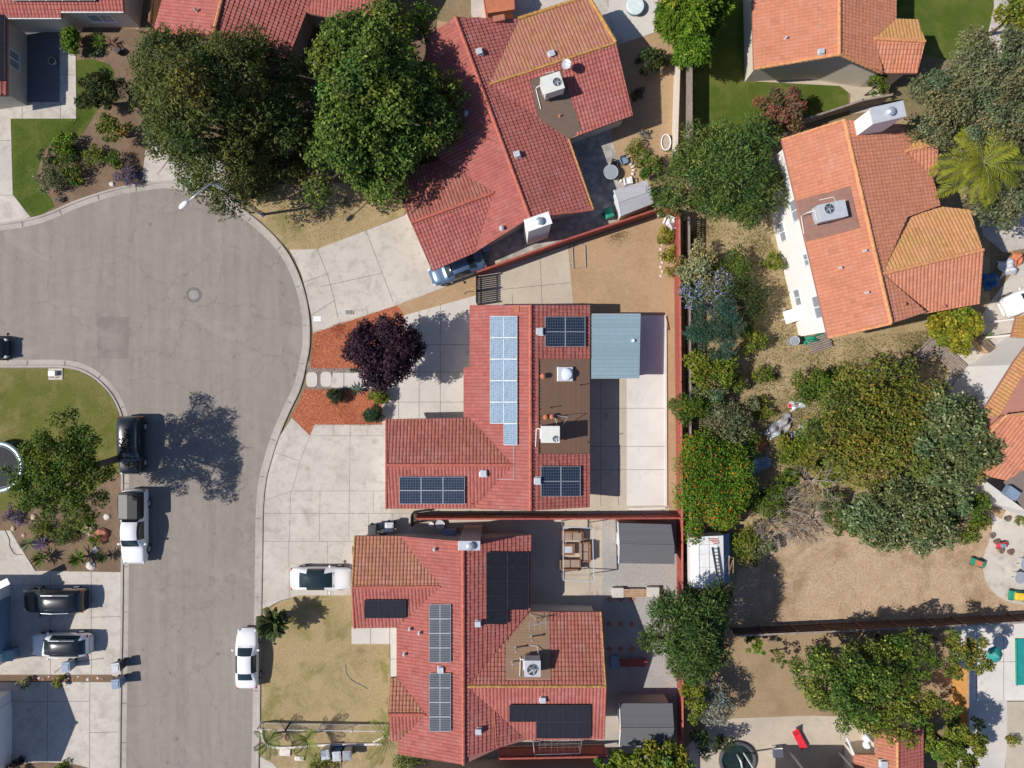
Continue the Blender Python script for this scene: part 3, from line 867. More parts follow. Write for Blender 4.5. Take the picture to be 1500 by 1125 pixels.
def tree(name, label, cat, px, py, rx, ry, hm, rz=None, pal='mid', leaf=0.20, dens=150, style='leaf', trunk=True, group=None,
         rot=0.0, gap=0.0, nb=None, aspect=0.55, lean=(0, 0), cone=False, blobr=0.30, bark='bark', limbs=True, crown='crown', sub=None, multi=1, flat=False):
    """px,py,rx,ry in map units at crown mid height hm (m)"""
    TSEED[0] += 1
    rng = np.random.default_rng(TSEED[0])
    c = P(px, py, hm); k = (H - hm) / H
    ax, ay = rx / S * k, ry / S * k
    rz = rz or (ax + ay) * 0.36
    g = Vector((c.x + lean[0], c.y + lean[1], 0))
    root = thing(name, label, cat, g, group)
    area = math.pi * ax * ay; dens = dens * 1.45
    nb = nb or int(max(6, min(70, area * 1.1 + 5)))
    rm = (ax + ay) / 2
    # clump centres on a lumpy dome
    cen = []
    ph0 = rng.uniform(0, 6.28, 4)
    for i in range(nb):
        rho = math.sqrt((i + 0.5) / nb) * 0.86
        ang = i * 2.39996 + rng.uniform(-.3, .3)
        lump = 1 + (0.19 if cone else 0.13) * math.sin(3 * ang + ph0[0]) + (0.14 if cone else 0.09) * math.sin(5 * ang + ph0[1]) + 0.06 * math.sin(8 * ang + ph0[2])
        if gap and rho > 0.25 and rng.random() < gap: continue
        rr = rho * lump
        x = math.cos(ang) * rr * ax; y = math.sin(ang) * rr * ay
        z = rz * (math.sqrt(max(0, 1 - rho * rho)) * (0.35 if flat else 0.8) - 0.1) + rng.uniform(-.28, .22) * rz
        if cone: z = rz * (0.95 * (1 - rho ** 1.3) - 0.1) + rng.uniform(-.2, .14) * rz
        x, y = x * math.cos(rot) - y * math.sin(rot), x * math.sin(rot) + y * math.cos(rot)
        cen.append((c.x + x, c.y + y, hm + z, (0.75 + 0.6 * rng.random()) * blobr * rm))
    # lower skirt so the crown has depth from the side
    for i in range(max(3, nb // 4)):
        ang = rng.uniform(0, 6.28); rho = rng.uniform(.3, .75)
        cen.append((c.x + math.cos(ang) * rho * ax, c.y + math.sin(ang) * rho * ay, hm - rz * rng.uniform(.35, .7), blobr * rm * .9))
    cen = np.array(cen)
    # keep everything above ground
    tot = int(area * dens); w = cen[:, 3] ** 2; w /= w.sum()
    idx = rng.choice(len(cen), tot, p=w)
    d = rng.normal(size=(tot, 3)); d[:, 2] = np.where(rng.random(tot) < 0.72, np.abs(d[:, 2]), d[:, 2])
    d /= np.linalg.norm(d, axis=1)[:, None]
    rad = cen[idx, 3] * (0.55 + 0.5 * rng.random(tot) ** 0.6)
    # twiggy lumps inside each clump
    wob = 1 + 0.26 * np.sin(d[:, 0] * 7 + idx) * np.sin(d[:, 1] * 7 + idx * 2.1) + 0.12 * np.sin(d[:, 2] * 13 + idx)
    rad = rad * wob
    sc = np.array([1, 1, 0.8])
    pts = cen[idx, :3] + d * rad[:, None] * sc
    ok = pts[:, 2] > 0.06
    pts = pts[ok]; d = d[ok]; idx = idx[ok]; rad = rad[ok]
    n = len(pts)
    lo, hi, acc, af = PAL[pal]
    cl = rng.random(len(cen))
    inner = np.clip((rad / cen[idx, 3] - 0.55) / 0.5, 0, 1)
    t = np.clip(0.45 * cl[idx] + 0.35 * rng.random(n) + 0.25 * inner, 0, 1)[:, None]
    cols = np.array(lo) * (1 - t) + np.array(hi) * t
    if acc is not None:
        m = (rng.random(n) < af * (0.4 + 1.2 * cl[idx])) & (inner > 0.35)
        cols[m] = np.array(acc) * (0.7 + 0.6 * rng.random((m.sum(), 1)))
    cols *= (0.8 + 0.4 * rng.random((n, 1))); cols *= (0.5 + 0.5 * inner)[:, None]; hue = rng.normal(size=len(cen))[idx] * .12  # leaves deep in each clump painted darker; self-shade put into the colour
    cols[:, 0] *= 1 + hue; cols[:, 2] *= 1 - hue * .5
    if style == 'leaf':
        nr = d * 0.8 + rng.normal(size=(n, 3)) * 0.6 + np.array([0, 0, .35])
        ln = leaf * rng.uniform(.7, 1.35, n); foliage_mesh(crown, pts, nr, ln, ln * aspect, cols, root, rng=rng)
    elif style == 'feather':        # drooping sprays that radiate outward
        out = pts - np.array([c.x, c.y, hm + rz * .2]); out /= np.maximum(.01, np.linalg.norm(out, axis=1))[:, None]
        out = out * .35 + d * .8 + rng.normal(size=(n, 3)) * .3; out[:, 2] -= 0.2
        nr = rng.normal(size=(n, 3)) * .7 + np.array([0, 0, 0.9])
        ln = leaf * rng.uniform(1.1, 2.2, n)
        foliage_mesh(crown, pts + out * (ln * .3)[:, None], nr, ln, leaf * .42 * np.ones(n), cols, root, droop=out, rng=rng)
    elif style == 'up':
        nr = rng.normal(size=(n, 3)); nr[:, 2] *= .4
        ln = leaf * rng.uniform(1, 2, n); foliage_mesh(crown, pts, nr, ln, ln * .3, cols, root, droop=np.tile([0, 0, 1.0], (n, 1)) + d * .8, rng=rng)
    if trunk:
        mb = MB()
        rt = max(0.05, rm * 0.055)
        fork = Vector((g.x * .5 + c.x * .5, g.y * .5 + c.y * .5, max(.25, hm - rz * 0.75)))
        mb.tube([g + Vector((0, 0, -.05)), g + (fork - g) * .5 + Vector((rt * .4, 0, 0)), fork], [rt * 1.5, rt * 1.1, rt], 10)
        mb.build('trunk', M[bark], root, smooth=True)
        if limbs:
            lb = MB()
            sel = rng.choice(len(cen), min(len(cen), 8 + int(rm * 6)), replace=False)
            for j in sel:
                e = Vector(cen[j, :3]); mid = fork.lerp(e, .5) + Vector((rng.uniform(-.1, .1) * rm, rng.uniform(-.1, .1) * rm, -.06 * rm))
                lb.tube([fork, mid, e], [rt * .6, rt * .35, rt * .1], 6)
                for q in range(4):
                    a = Vector(rng.normal(size=3)) * cen[j, 3] * .75
                    lb.tube([mid.lerp(e, .6), e + a], [rt * .16, rt * .05], 4)
            lb.build('limbs', M[bark], root, smooth=True)
    return root

def shrub(label, px, py, r, pal='mid', h=None, ry=None, leaf=0.13, dens=300, name='shrub', cat='shrub', group=None, style='leaf', **kw):
    rr = r / S
    h = h or rr * 1.1
    return tree(name, label, cat, px, py, r, ry or r, h * 0.5, rz=h * 0.5, pal=pal, leaf=leaf, dens=dens, style=style,
                trunk=kw.pop('trunk', True), limbs=kw.pop('limbs', False), group=group, blobr=kw.pop('blobr', .36), crown='foliage', **kw)

def frond_mesh(root, base, nf, length, rng, pal, arch=0.5, leaflet=0.45, nl=26, up=(0.2, 1.0), wid=0.035, name='fronds', az=None):
    P_, N_, T_, L_, W_, C_ = [], [], [], [], [], []
    rib = MB(); lo, hi, *_ = PAL[pal]
    for f in range(nf):
        a = (az[f] if az else f * 2.39996 + rng.uniform(-.2, .2)); el = rng.uniform(*up)
        d = np.array([math.cos(a), math.sin(a), 0])
        L = length * rng.uniform(.8, 1.1)
        spine = []
        for i in range(nl + 1):
            s = i / nl
            x = L * s * math.cos(el) * (1 - .12 * s * s)
            z = L * s * math.sin(el) - arch * L * s * s
            spine.append(np.array(base) + d * x + np.array([0, 0, z]))
        rib.tube([Vector(p) for p in spine[::5]], [max(.006, .03 * (1 - i / 7)) for i in range(len(spine[::5]))], 4)
        tint = rng.uniform(.2, 1)
        for i in range(2, nl + 1):
            s = i / nl
            sp = spine[i]; dr = spine[i] - spine[i - 1]; dr /= np.linalg.norm(dr)
            side = np.cross(dr, [0, 0, 1.0]); side /= max(1e-6, np.linalg.norm(side))
            for sg in (-1, 1):
                t = side * sg + dr * .7 + np.array([0, 0, -.25 + rng.normal() * .12]); t /= np.linalg.norm(t)
                ll = leaflet * (math.sin(math.pi * min(1, .12 + s * .85)) ** .6) * rng.uniform(.85, 1.1)
                P_.append(sp + t * ll * .5); T_.append(t); N_.append(np.cross(t, dr) * sg + np.array([0, 0, .2])); L_.append(ll); W_.append(wid)
                q = min(1, max(0, tint * .6 + rng.random() * .4)); C_.append(np.array(lo) * (1 - q) + np.array(hi) * q)
    foliage_mesh(name, np.array(P_), np.array(N_), np.array(L_), np.array(W_), np.array(C_), root, droop=np.array(T_) * 6, rng=rng)
    rib.build('frond_ribs', M['green_rib'], root)

M['green_rib'] = plain('frond_rib', (0.18, 0.20, 0.06), 0.7)
def palm(name, label, px, py, h, nf, length, pal='feather', th=None, tr=0.16, lean=(0, 0), cat='palm', trunkmat='bark', **kw):
    TSEED[0] += 1; rng = np.random.default_rng(TSEED[0])
    c = P(px, py, h)
    g = Vector((c.x + lean[0], c.y + lean[1], 0))
    root = thing(name, label, cat, g)
    frond_mesh(root, tuple(c), nf, length, rng, pal, **kw)
    mb = MB(); n = 7
    mb.tube([g.lerp(c, i / n) + Vector((0, 0, 0)) for i in range(n + 1)], [tr * (1.25 - .3 * i / n + (.08 if i % 2 else 0)) for i in range(n + 1)], 10)
    mb.build('trunk', M[trunkmat], root)
    return root

def agave(label, px, py, r, nf=26, pal='mid', name='agave', cat='agave', group=None, h=0.3, w=0.07, cr=0.0):
    TSEED[0] += 1; rng = np.random.default_rng(TSEED[0])
    c = P(px, py, h); root = thing(name, label, cat, Vector((c.x, c.y, 0)), group)
    L = r / S; mb = MB(); P_, N_, T_, L_, W_, C_ = [], [], [], [], [], []
    lo, hi, *_ = PAL[pal]
    for i in range(nf):
        a = i * 2.39996; el = rng.uniform(.15, 1.25); d = np.array([math.cos(a) * math.cos(el), math.sin(a) * math.cos(el), math.sin(el)])
        ll = L * rng.uniform(.8, 1.1); P_.append(np.array([c.x, c.y, h]) + d * ll * .5); T_.append(d)
        sd = np.cross(d, [0, 0, 1.]); N_.append(np.cross(sd, d) + rng.normal(size=3) * .1); L_.append(ll); W_.append(w * rng.uniform(.8, 1.2))
        q = rng.random(); C_.append(np.array(lo) * (1 - q) + np.array(hi) * q)
    foliage_mesh('leaves', np.array(P_), np.array(N_), np.array(L_), np.array(W_), np.array(C_), root, droop=np.array(T_) * 6, rng=rng)
    mb.cyl((c.x, c.y, -.02), 0.07, h + .05, 8); mb.build('stem', M['bark'], root)
    return root

def bare_tree(label, px, py, r, h, name='bare_tree', seed=3):
    rnd = random.Random(seed); c = P(px, py, h * .6); g = Vector((c.x, c.y, 0))
    root = thing(name, label, 'tree', g)
    tr = MB(); tr.tube([g, g + Vector((.05, .05, h * .35))], [.11, .08], 8); tr.build('trunk', M['barklt'], root)
    lb = MB()
    def grow(p, d, L, rad, lv):
        q = p + d * L; m = p.lerp(q, .5) + Vector((rnd.uniform(-1, 1), rnd.uniform(-1, 1), rnd.uniform(-1, 1))) * L * .08
        lb.tube([p, m, q], [rad, rad * .8, rad * .55], 5 if lv > 1 else 4)
        if lv == 0: return
        for k in range(3 if lv > 1 else 4):
            nd = (d + Vector((rnd.gauss(0, .5), rnd.gauss(0, .5), rnd.gauss(.02, .3)))).normalized()
            grow(p.lerp(q, rnd.uniform(.5, 1)), nd, L * rnd.uniform(.55, .8), rad * .55, lv - 1)
    for k in range(9):
        a = k * .7 + rnd.uniform(-.2, .2)
        grow(g + Vector((.05, .05, h * .33)), Vector((math.cos(a), math.sin(a), rnd.uniform(.3, 1.2))).normalized(), r / S * .5, .045, 3)
    lb.build('branches', M['barklt'], root)
    return root

def grass_stuff(name, label, polys, n, pal, leaf, seed, z=0.0, cat='grass', hole=()):
    rng = np.random.default_rng(seed); pts = []
    xs = [p[0] for po in polys for p in po]; ys = [p[1] for po in polys for p in po]
    cl = [(rng.uniform(min(xs), max(xs)), rng.uniform(min(ys), max(ys)), rng.uniform(4, 22)) for _ in range(max(12, n // 400))]
    while len(pts) < n:
        c = cl[rng.integers(len(cl))]
        x = c[0] + rng.normal() * c[2]; y = c[1] + rng.normal() * c[2]
        if rng.random() < .35: x = rng.uniform(min(xs), max(xs)); y = rng.uniform(min(ys), max(ys))
        if any(inside(po, x, y) for po in polys) and not any(inside(h, x, y) for h in hole): pts.append((x, y))
    pts = np.array([tuple(G(x, y, z)) for x, y in pts]); m = len(pts)
    pts[:, 2] += rng.uniform(.02, leaf * .8, m)
    lo, hi, acc, af = PAL[pal]; t = rng.random((m, 1)); cols = np.array(lo) * (1 - t) + np.array(hi) * t
    if acc: k = rng.random(m) < af; cols[k] = np.array(acc)
    nr = rng.normal(size=(m, 3)) + np.array([0, 0, .3]); ln = leaf * rng.uniform(.5, 1.4, m)
    o = foliage_mesh(name, pts, nr, ln, ln * .22, cols, None, droop=np.tile([0, 0, .6], (m, 1)) + rng.normal(size=(m, 3)) * .8, rng=rng)
    return tag(o, label, cat, kind='stuff')

# ---------------- fences
def fence(name, label, px, h, mat, post='wood', style='board', group=None, step=2.4, thick=0.04, cap=True, gapb=0.0, cat='fence', pick=0.12, top='wood', postside=0.06):
    pts = [G(x, y) for x, y in px]
    root = thing(name, label, cat, pts[0], group)
    for a, b in zip(pts[:-1], pts[1:]):
        d = b - a; L = d.length
        if L < .2: continue
        d.normalize(); o = Vector((d.y, -d.x, 0))
        mb = MB()
        if style == 'board':
            bw = 0.15; n = max(1, int(L / bw)); rr = random.Random(int(L * 97))
            for i in range(n):
                s = L * (i + .5) / n
                mb.obox(a + d * s + Vector((0, 0, (h + rr.uniform(-.012, .012)) / 2 + .03)) + o * rr.uniform(-.004, .004), d * (L / n / 2 - .004 - gapb), o * .011, Vector((0, 0, h / 2 - .03)))
            mb.build('boards', mat, root)
            r = MB()
            for z in (.3, h - .3): r.beam(a + Vector((0, 0, z)) - o * .035, b + Vector((0, 0, z)) - o * .035, .045, .09)
            r.build('rail', M[post] if isinstance(post, str) else post, root)
            if cap:
                t = MB(); t.beam(a + Vector((0, 0, h + .03)), b + Vector((0, 0, h + .03)), .14, .04); t.build('top_cap', M[top] if isinstance(top, str) else top, root)
        elif style == 'picket':
            n = max(2, int(L / pick))
            for i in range(n + 1):
                p = a + d * (L * i / n); mb.beam(p + Vector((0, 0, .06)), p + Vector((0, 0, h)), .02, .02)
            mb.build('pickets', mat, root)
            r = MB()
            for z in (.15, h - .05): r.beam(a + Vector((0, 0, z)), b + Vector((0, 0, z)), .035, .035)
            r.build('rail', mat, root)
        n = max(1, round(L / step))
        for i in range(n + 1):
            p = a + d * (L * i / n) - (o * postside if style == 'board' else o * 0)
            q = MB(); q.beam(p, p + Vector((0, 0, h + .05)), .09, .09); q.build('post', M[post] if isinstance(post, str) else post, root)
    return root

# ---------------- vehicles
def sub_eval(verts, faces, mats_idx, creases=None, lv=2):
    me = bpy.data.meshes.new('cage'); me.from_pydata(verts, [], faces)
    me.polygons.foreach_set('material_index', mats_idx)
    for i in range(8): me.materials.append(M['white'])
    o = bpy.data.objects.new('cage', me); COL.objects.link(o)
    md = o.modifiers.new('s', 'SUBSURF'); md.levels = lv; md.render_levels = lv
    dg = bpy.context.evaluated_depsgraph_get(); dg.update()
    ev = o.evaluated_get(dg); m2 = bpy.data.meshes.new_from_object(ev)
    V = [v.co.copy() for v in m2.vertices]; F = [tuple(p.vertices) for p in m2.polygons]; I = [p.material_index for p in m2.polygons]
    bpy.data.objects.remove(o); bpy.data.meshes.remove(me); bpy.data.meshes.remove(m2)
    return V, F, I

CARS = {
 # x, shoulder half width, belt z, top half width, top z, tag of segment to the NEXT station
 'sedan': dict(st=[(-2.36, .66, .62, .5, .66, 'b'), (-2.28, .84, .82, .62, .90, 'b'), (-1.85, .90, .93, .68, 1.00, 'b'), (-1.62, .91, .94, .68, 1.03, 'r'),
   (-0.98, .91, .95, .56, 1.37, 'c'), (-0.15, .91, .94, .57, 1.44, 'c'), (0.42, .91, .93, .57, 1.40, 'w'), (1.12, .91, .91, .70, 1.03, 'b'),
   (1.25, .90, .89, .68, .98, 'b'), (1.85, .86, .80, .62, .90, 'b'), (2.22, .76, .66, .52, .76, 'b'), (2.38, .56, .50, .40, .56, 'b')], wb=(-1.42, 1.40), wr=.32),
 'suv': dict(st=[(-2.36, .74, .70, .6, .80, 'b'), (-2.30, .88, .98, .66, 1.10, 'r'), (-1.95, .92, 1.04, .62, 1.60, 'c'), (-1.1, .93, 1.04, .63, 1.69, 'c'),
   (-0.1, .93, 1.03, .64, 1.70, 'c'), (0.45, .93, 1.02, .62, 1.63, 'w'), (1.12, .92, 1.0, .74, 1.16, 'b'), (1.3, .91, .98, .74, 1.08, 'b'),
   (1.9, .88, .90, .68, 1.0, 'b'), (2.24, .78, .76, .58, .84, 'b'), (2.38, .60, .58, .45, .64, 'b')], wb=(-1.45, 1.42), wr=.36),
 'boxy': dict(st=[(-2.34, .80, .9, .70, 1.05, 'b'), (-2.30, .90, 1.1, .74, 1.30, 'r'), (-2.15, .93, 1.15, .72, 1.76, 'c'), (-1.1, .94, 1.15, .74, 1.83, 'c'),
   (-0.1, .94, 1.14, .74, 1.83, 'c'), (0.65, .94, 1.12, .70, 1.76, 'w'), (1.12, .93, 1.1, .80, 1.22, 'b'), (1.25, .93, 1.06, .80, 1.16, 'b'),
   (2.0, .91, 1.0, .76, 1.10, 'b'), (2.26, .84, .86, .70, .98, 'b'), (2.36, .70, .62, .55, .70, 'b')], wb=(-1.45, 1.45), wr=.38),
 'pickup': dict(st=[(-2.85, .80, .8, .70, .92, 'b'), (-2.82, .92, .98, .80, 1.05, 'b'), (-2.6, .95, 1.02, .84, 1.06, 'b'), (-1.0, .95, 1.02, .84, 1.06, 'b'),
   (-0.72, .95, 1.04, .80, 1.12, 'r'), (-0.62, .95, 1.06, .68, 1.62, 'c'), (0.1, .95, 1.06, .70, 1.80, 'c'), (0.85, .95, 1.05, .68, 1.76, 'w'), (1.45, .94, 1.04, .78, 1.22, 'b'),
   (1.6, .94, 1.02, .78, 1.16, 'b'), (2.35, .92, .98, .74, 1.10, 'b'), (2.68, .85, .86, .66, .98, 'b'), (2.80, .70, .62, .55, .70, 'b')], wb=(-1.75, 1.75), wr=.40),
}
def car(name, label, cat, px, py, ang, kind, paint, roofpaint=None, sunroof=None, extra=None, scale=1.0, group=None):
    """px,py: centre at 0.8 m height; ang: heading, degrees, 0 = +X"""
    c = P(px, py, .8); g = Vector((c.x, c.y, 0))
    root = thing(name, label, cat, g, group)
    sp = CARS[kind]; st = sp['st']
    ca, sa = math.cos(math.radians(ang)), math.sin(math.radians(ang))
    def X(p): return Vector((g.x + (p[0] * ca - p[1] * sa) * scale, g.y + (p[0] * sa + p[1] * ca) * scale, p[2] * scale))
    vs = []; fs = []; mi = []
    np_ = 6
    for (x, w, zb, wt, zt, t) in st:
        prof = [(0, .24), (w * .86, .24), (w, .46), (w * .985, zb), (wt, zt), (0, zt + .035)]
        row = [(x, y, z) for y, z in prof] + [(x, -y, z) for y, z in reversed(prof[1:-1])]
        vs += row
    k = 2 * np_ - 2
    for i in range(len(st) - 1):
        t = st[i][5]
        for j in range(k):
            a = i * k + j; b = i * k + (j + 1) % k
            m = 0
            if t == 'c' and j in (3, 6): m = 3 if j == 3 else 4
            if t == 'c' and j in (4, 5) and (roofpaint or (sunroof and sunroof[0] <= i <= sunroof[1])): m = 5
            if t == 'w' and j in (4, 5): m = 1
            if t == 'r' and j in (4, 5): m = 2
            fs.append((a, b, b + k, a + k)); mi.append(m)
    fs.append(tuple(range(k))); mi.append(0)
    fs.append(tuple(reversed(range((len(st) - 1) * k, len(st) * k)))); mi.append(0)
    V, F, I = sub_eval(vs, fs, mi)
    names = {0: ('body', M[paint]), 1: ('windshield', M['glass']), 2: ('rear_window', M['glass']), 3: ('side_window', M['glass']), 4: ('side_window', M['glass']),
             5: ('roof_panel', M[roofpaint] if roofpaint else M['glass'])}
    for m, (nm, mt) in names.items():
        sel = [f for f, i in zip(F, I) if i == m]
        if not sel: continue
        used = sorted({v for f in sel for v in f}); mp = {v: i for i, v in enumerate(used)}
        mb = MB(); mb.add([X(V[v]) for v in used], [tuple(mp[v] for v in f) for f in sel])
        mb.build(nm, mt, root, smooth=True)
    for x in sp['wb']:
        for sgn in (-1, 1):
            r = sp['wr']
            w = MB(); a = X((x, sgn * .70, r)); b = X((x, sgn * .935, r)); w.tube([a, a.lerp(b, .12), a.lerp(b, .88), b], [r * .9, r, r, r * .9], 20)
            wo = w.build('wheel', M['rubber'], root, smooth=False)
            q = MB(); q.tube([X((x, sgn * .90, r)), X((x, sgn * .945, r))], [r * .62, r * .55], 16); q.build('rim', M['galv'], wo)
    xw = [s for s in st if s[5] == 'w'][0]
    for sgn in (-1, 1):
        mb = MB(); p = X((xw[0] + .38, sgn * 1.02, xw[2] + .06))
        mb.blob(p, .10 * scale, .13 * scale, .08 * scale, 8, rot=math.radians(ang)); mb.beam(X((xw[0] + .40, sgn * .86, xw[2])), p, .05, .04)
        mb.build('wing_mirror', M[paint], root, smooth=True)
        f = st[-2]; mb = MB(); mb.blob(X((f[0] - .02, sgn * f[1] * .86, f[2] - .03)), .20 * scale, .13 * scale, .08 * scale, 10, rot=math.radians(ang)); mb.build('headlight', M['lamp_glass'], root, smooth=True)
        f = st[1]; mb = MB(); mb.blob(X((f[0] + .04, sgn * f[1] * .86, f[2] - .04)), .10 * scale, .14 * scale, .07 * scale, 10, rot=math.radians(ang)); mb.build('tail_light', M['tail_red'], root, smooth=True)
    # cut lines: bonnet and boot shut lines, wipers
    mb = MB()
    cw = [s for s in st if s[5] == 'b' and s[0] > xw[0]][0]
    for sgn in (-1, 1): mb.beam(X((cw[0] - .07, sgn * .1, cw[4] + .035)), X((cw[0] + .0, sgn * .58, cw[4] + .02)), .025, .02)
    mb.build('wiper', M['black'], root)
    if extra: extra(root, X)
    return root

def bin_(label, px, py, rz, mat, lid=None, h=1.05, w=0.6, group='wheeled rubbish bins'):
    c = P(px, py, h); g = Vector((c.x, c.y, 0)); root = thing('trash_bin', label, 'bin', g, group)
    ca, sa = math.cos(rz), math.sin(rz)
    def X(x, y, z): return Vector((g.x + x * ca - y * sa, g.y + x * sa + y * ca, z))
    mb = MB(); b = .40 * w / .6; t = w / 2
    vs = [X(-b * .62, -b * .75, .08), X(b * .62, -b * .75, .08), X(b * .62, b * .75, .08), X(-b * .62, b * .75, .08), X(-t, -t * 1.15, h - .08), X(t, -t * 1.15, h - .08), X(t, t * 1.15, h - .08), X(-t, t * 1.15, h - .08)]
    mb.add(vs, [(3, 2, 1, 0), (4, 5, 6, 7), (0, 1, 5, 4), (1, 2, 6, 5), (2, 3, 7, 6), (3, 0, 4, 7)])
    mb.build('body', M[mat], root, bevel=.03)
    l = MB(); l.obox(X(0, 0.02, h - .045), Vector((ca, sa, 0)) * (t + .03), Vector((-sa, ca, 0)) * (t * 1.15 + .03), Vector((0, 0, .03)))
    l.obox(X(0, 0.0, h - .0), Vector((ca, sa, 0)) * (t * .8), Vector((-sa, ca, 0)) * (t * .85), Vector((0, 0, .02)))
    l.build('lid', M[lid or mat], root, bevel=.02)
    l = MB(); l.tube([X(-t * .9, t * 1.25 + .04, h - .1), X(t * .9, t * 1.25 + .04, h - .1)], .02, 6); l.build('handle', M['black'], root)
    for s in (-1, 1):
        q = MB(); q.tube([X(s * t * .82, t * .9, .12), X(s * t * 1.0, t * .9, .12)], .12, 12); q.build('wheel', M['rubber'], root)
    return root

def rock(label, px, py, r, mat='rock', group=None, h=.5, ry=None, seed=0, name='boulder', cat='rock'):
    rr = random.Random(int(px * 7 + py * 3 + seed)); p = G(px, py, 0); a = r / S; b = (ry or r) / S
    mb = MB(); mb.blob((p.x, p.y, a * h * .35), a, b, a * h, 9, .16, rnd=rr, rot=rr.uniform(0, 3))
    o = mb.build(name, M[mat]); return tag(o, label, cat, group)
# ---------------------------------------------------------------- ground, roads, paving
def big_ground():
    mb = MB(); r = 420; n = 24
    vs = [(-r + 2 * r * i / n, -r + 2 * r * j / n, -0.02) for j in range(n + 1) for i in range(n + 1)]
    fs = [(j * (n + 1) + i, j * (n + 1) + i + 1, (j + 1) * (n + 1) + i + 1, (j + 1) * (n + 1) + i) for j in range(n) for i in range(n)]
    mb.add(vs, fs); tag(mb.build('ground', M['base']), kind='structure')
big_ground()
M['fence_red'] = plain('red_stained_wood', (0.33, 0.075, 0.055), 0.85, var=0.25, scale=5)
M['fence_dk'] = plain('dark_stained_wood', (0.085, 0.045, 0.035), 0.9, var=0.35, scale=5)
M['cover2'] = m_lines('blue_grey_ribbed_sheet', (.31, .425, .47), (.26, .365, .41), 1, .3, .12, .4, .1)  # rib shading painted as darker lines; the sun runs along the ribs
M['trampoline_mat'] = plain('trampoline_mat', (.035, .037, .04), .95)
M['fence_yel'] = plain('new_cedar_wood', (0.62, 0.31, 0.09), 0.8, var=0.2, scale=5)

north_edge = [(-220, 343), (-60, 342), (0, 338), (48, 330), (77, 321), (104, 309), (133, 298), (173, 286), (213, 279), (248, 276), (285, 282), (320, 296),
              (353, 318), (379, 339), (399, 359), (417, 384), (433, 421), (442, 463), (443, 503), (438, 532), (430, 565), (414, 599),
              (398, 637), (387, 671), (379, 703), (375, 743), (374, 797), (373, 860), (371, 960), (370, 1060), (368, 1130), (366, 1300)]
west_edge = [(-220, 527), (-60, 527), (40, 527), (85, 527), (112, 530), (135, 539), (155, 554), (171, 572), (182, 592), (188, 612), (189, 650), (189, 740), (189, 830), (188, 930), (186, 1030), (185, 1125), (183, 1300)]
ne = smooth_px(north_edge, 6); we = smooth_px(west_edge, 6)
sheet('road', ne + list(reversed(we)), 0.008, M['asphalt'])
kerb('kerb', north_edge, 1); kerb('kerb', west_edge, -1)
sheet('road_patch', [(142, 464), (189, 464), (188, 526), (143, 525)], 0.012, M['asphalt_patch'])
# narrow repaired strip and tyre-worn manhole surround
mh = thing('manhole_cover', 'round grey manhole cover set in the asphalt of the turning circle', 'manhole', G(284, 432, .012))
m = MB(); m.cyl(G(284, 432, .008), .62, .010, 32); m.build('collar', plain('collar_concrete', (0.17, .15, .135), .9), mh)
m = MB(); m.cyl(G(284, 432, .016), .40, .010, 28)
for k in range(-3, 4): m.box(G(284, 432, .029) + Vector((0, k * .1, 0)), (.6 * math.cos(k * .35), .03, .006))
m.build('lid', plain('cast_iron', (0.22, .21, .21), .6, .3), mh)

def off(pts, dx): return [(x + dx, y) for x, y in pts]
Z1, Z2, Z3 = 0.012, 0.028, 0.036
# north-west lot
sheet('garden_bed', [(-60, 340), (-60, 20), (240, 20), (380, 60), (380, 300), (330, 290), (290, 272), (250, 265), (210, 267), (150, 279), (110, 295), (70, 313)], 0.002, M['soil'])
sheet('lawn', [(-60, 160), (16, 174), (112, 174), (112, 88), (135, 86), (160, 94), (168, 106), (165, 124), (152, 148), (138, 170), (120, 198), (95, 206), (72, 213), (62, 224), (57, 244), (52, 260), (60, 277), (75, 290), (80, 303), (56, 318), (40, 326), (20, 285), (-60, 300)], 0.008, M['lawn'])
sheet('driveway', [(-200, 150), (-60, 150), (16, 150), (16, 174), (19, 285), (45, 318), (8, 329), (-60, 334), (-200, 334)], Z2, M['conc'], joints=[(-60, 206, 16, 206), (-60, 286, 19, 286), (-30, 150, -30, 330)])
sheet('path', [(16, 150), (88, 150), (88, 47), (111, 47), (112, 174), (16, 174)], Z3, M['conc'], joints=[(33, 150, 33, 174), (89, 150, 89, 174), (88, 110, 112, 110), (88, 80, 112, 80)])
sheet('courtyard', [(28, 25), (95, 25), (95, 152), (28, 152)], Z2 - .008, M['conc_dark'])
sheet('entry_path', [(95, 30), (200, 36), (205, 44), (198, 42), (130, 40), (111, 47), (95, 47)], 0.02, M['dirt'])
sheet('driveway', [(208, 266), (213, 222), (226, 197), (246, 192), (300, 215), (335, 250), (340, 301), (318, 290), (288, 274), (250, 266)], Z2, M['conc'], joints=[(261, 235, 259, 266), (222, 205, 345, 235)])
# yard under the two big trees and the dry verge
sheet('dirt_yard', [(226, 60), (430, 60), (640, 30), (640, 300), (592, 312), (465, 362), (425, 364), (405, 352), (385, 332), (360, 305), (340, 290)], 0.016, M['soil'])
sheet('dry_lawn', [(352, 290), (385, 268), (440, 272), (500, 268), (560, 285), (595, 306), (592, 315), (465, 365), (424, 366), (404, 345), (380, 322), (360, 308)], 0.020, M['lawn_dry'])
sheet('driveway', [(424, 366), (465, 365), (592, 316), (610, 300), (680, 330), (697, 403), (582, 447), (459, 488), (456, 462), (449, 430), (441, 400), (432, 380)], Z2, M['conc'],
      joints=[(465, 365, 480, 403), (480, 403, 490, 440), (490, 440, 495, 466), (444, 414, 480, 401), (456, 462, 490, 440), (536, 338, 560, 400), (560, 400, 576, 442), (470, 420, 560, 400)])
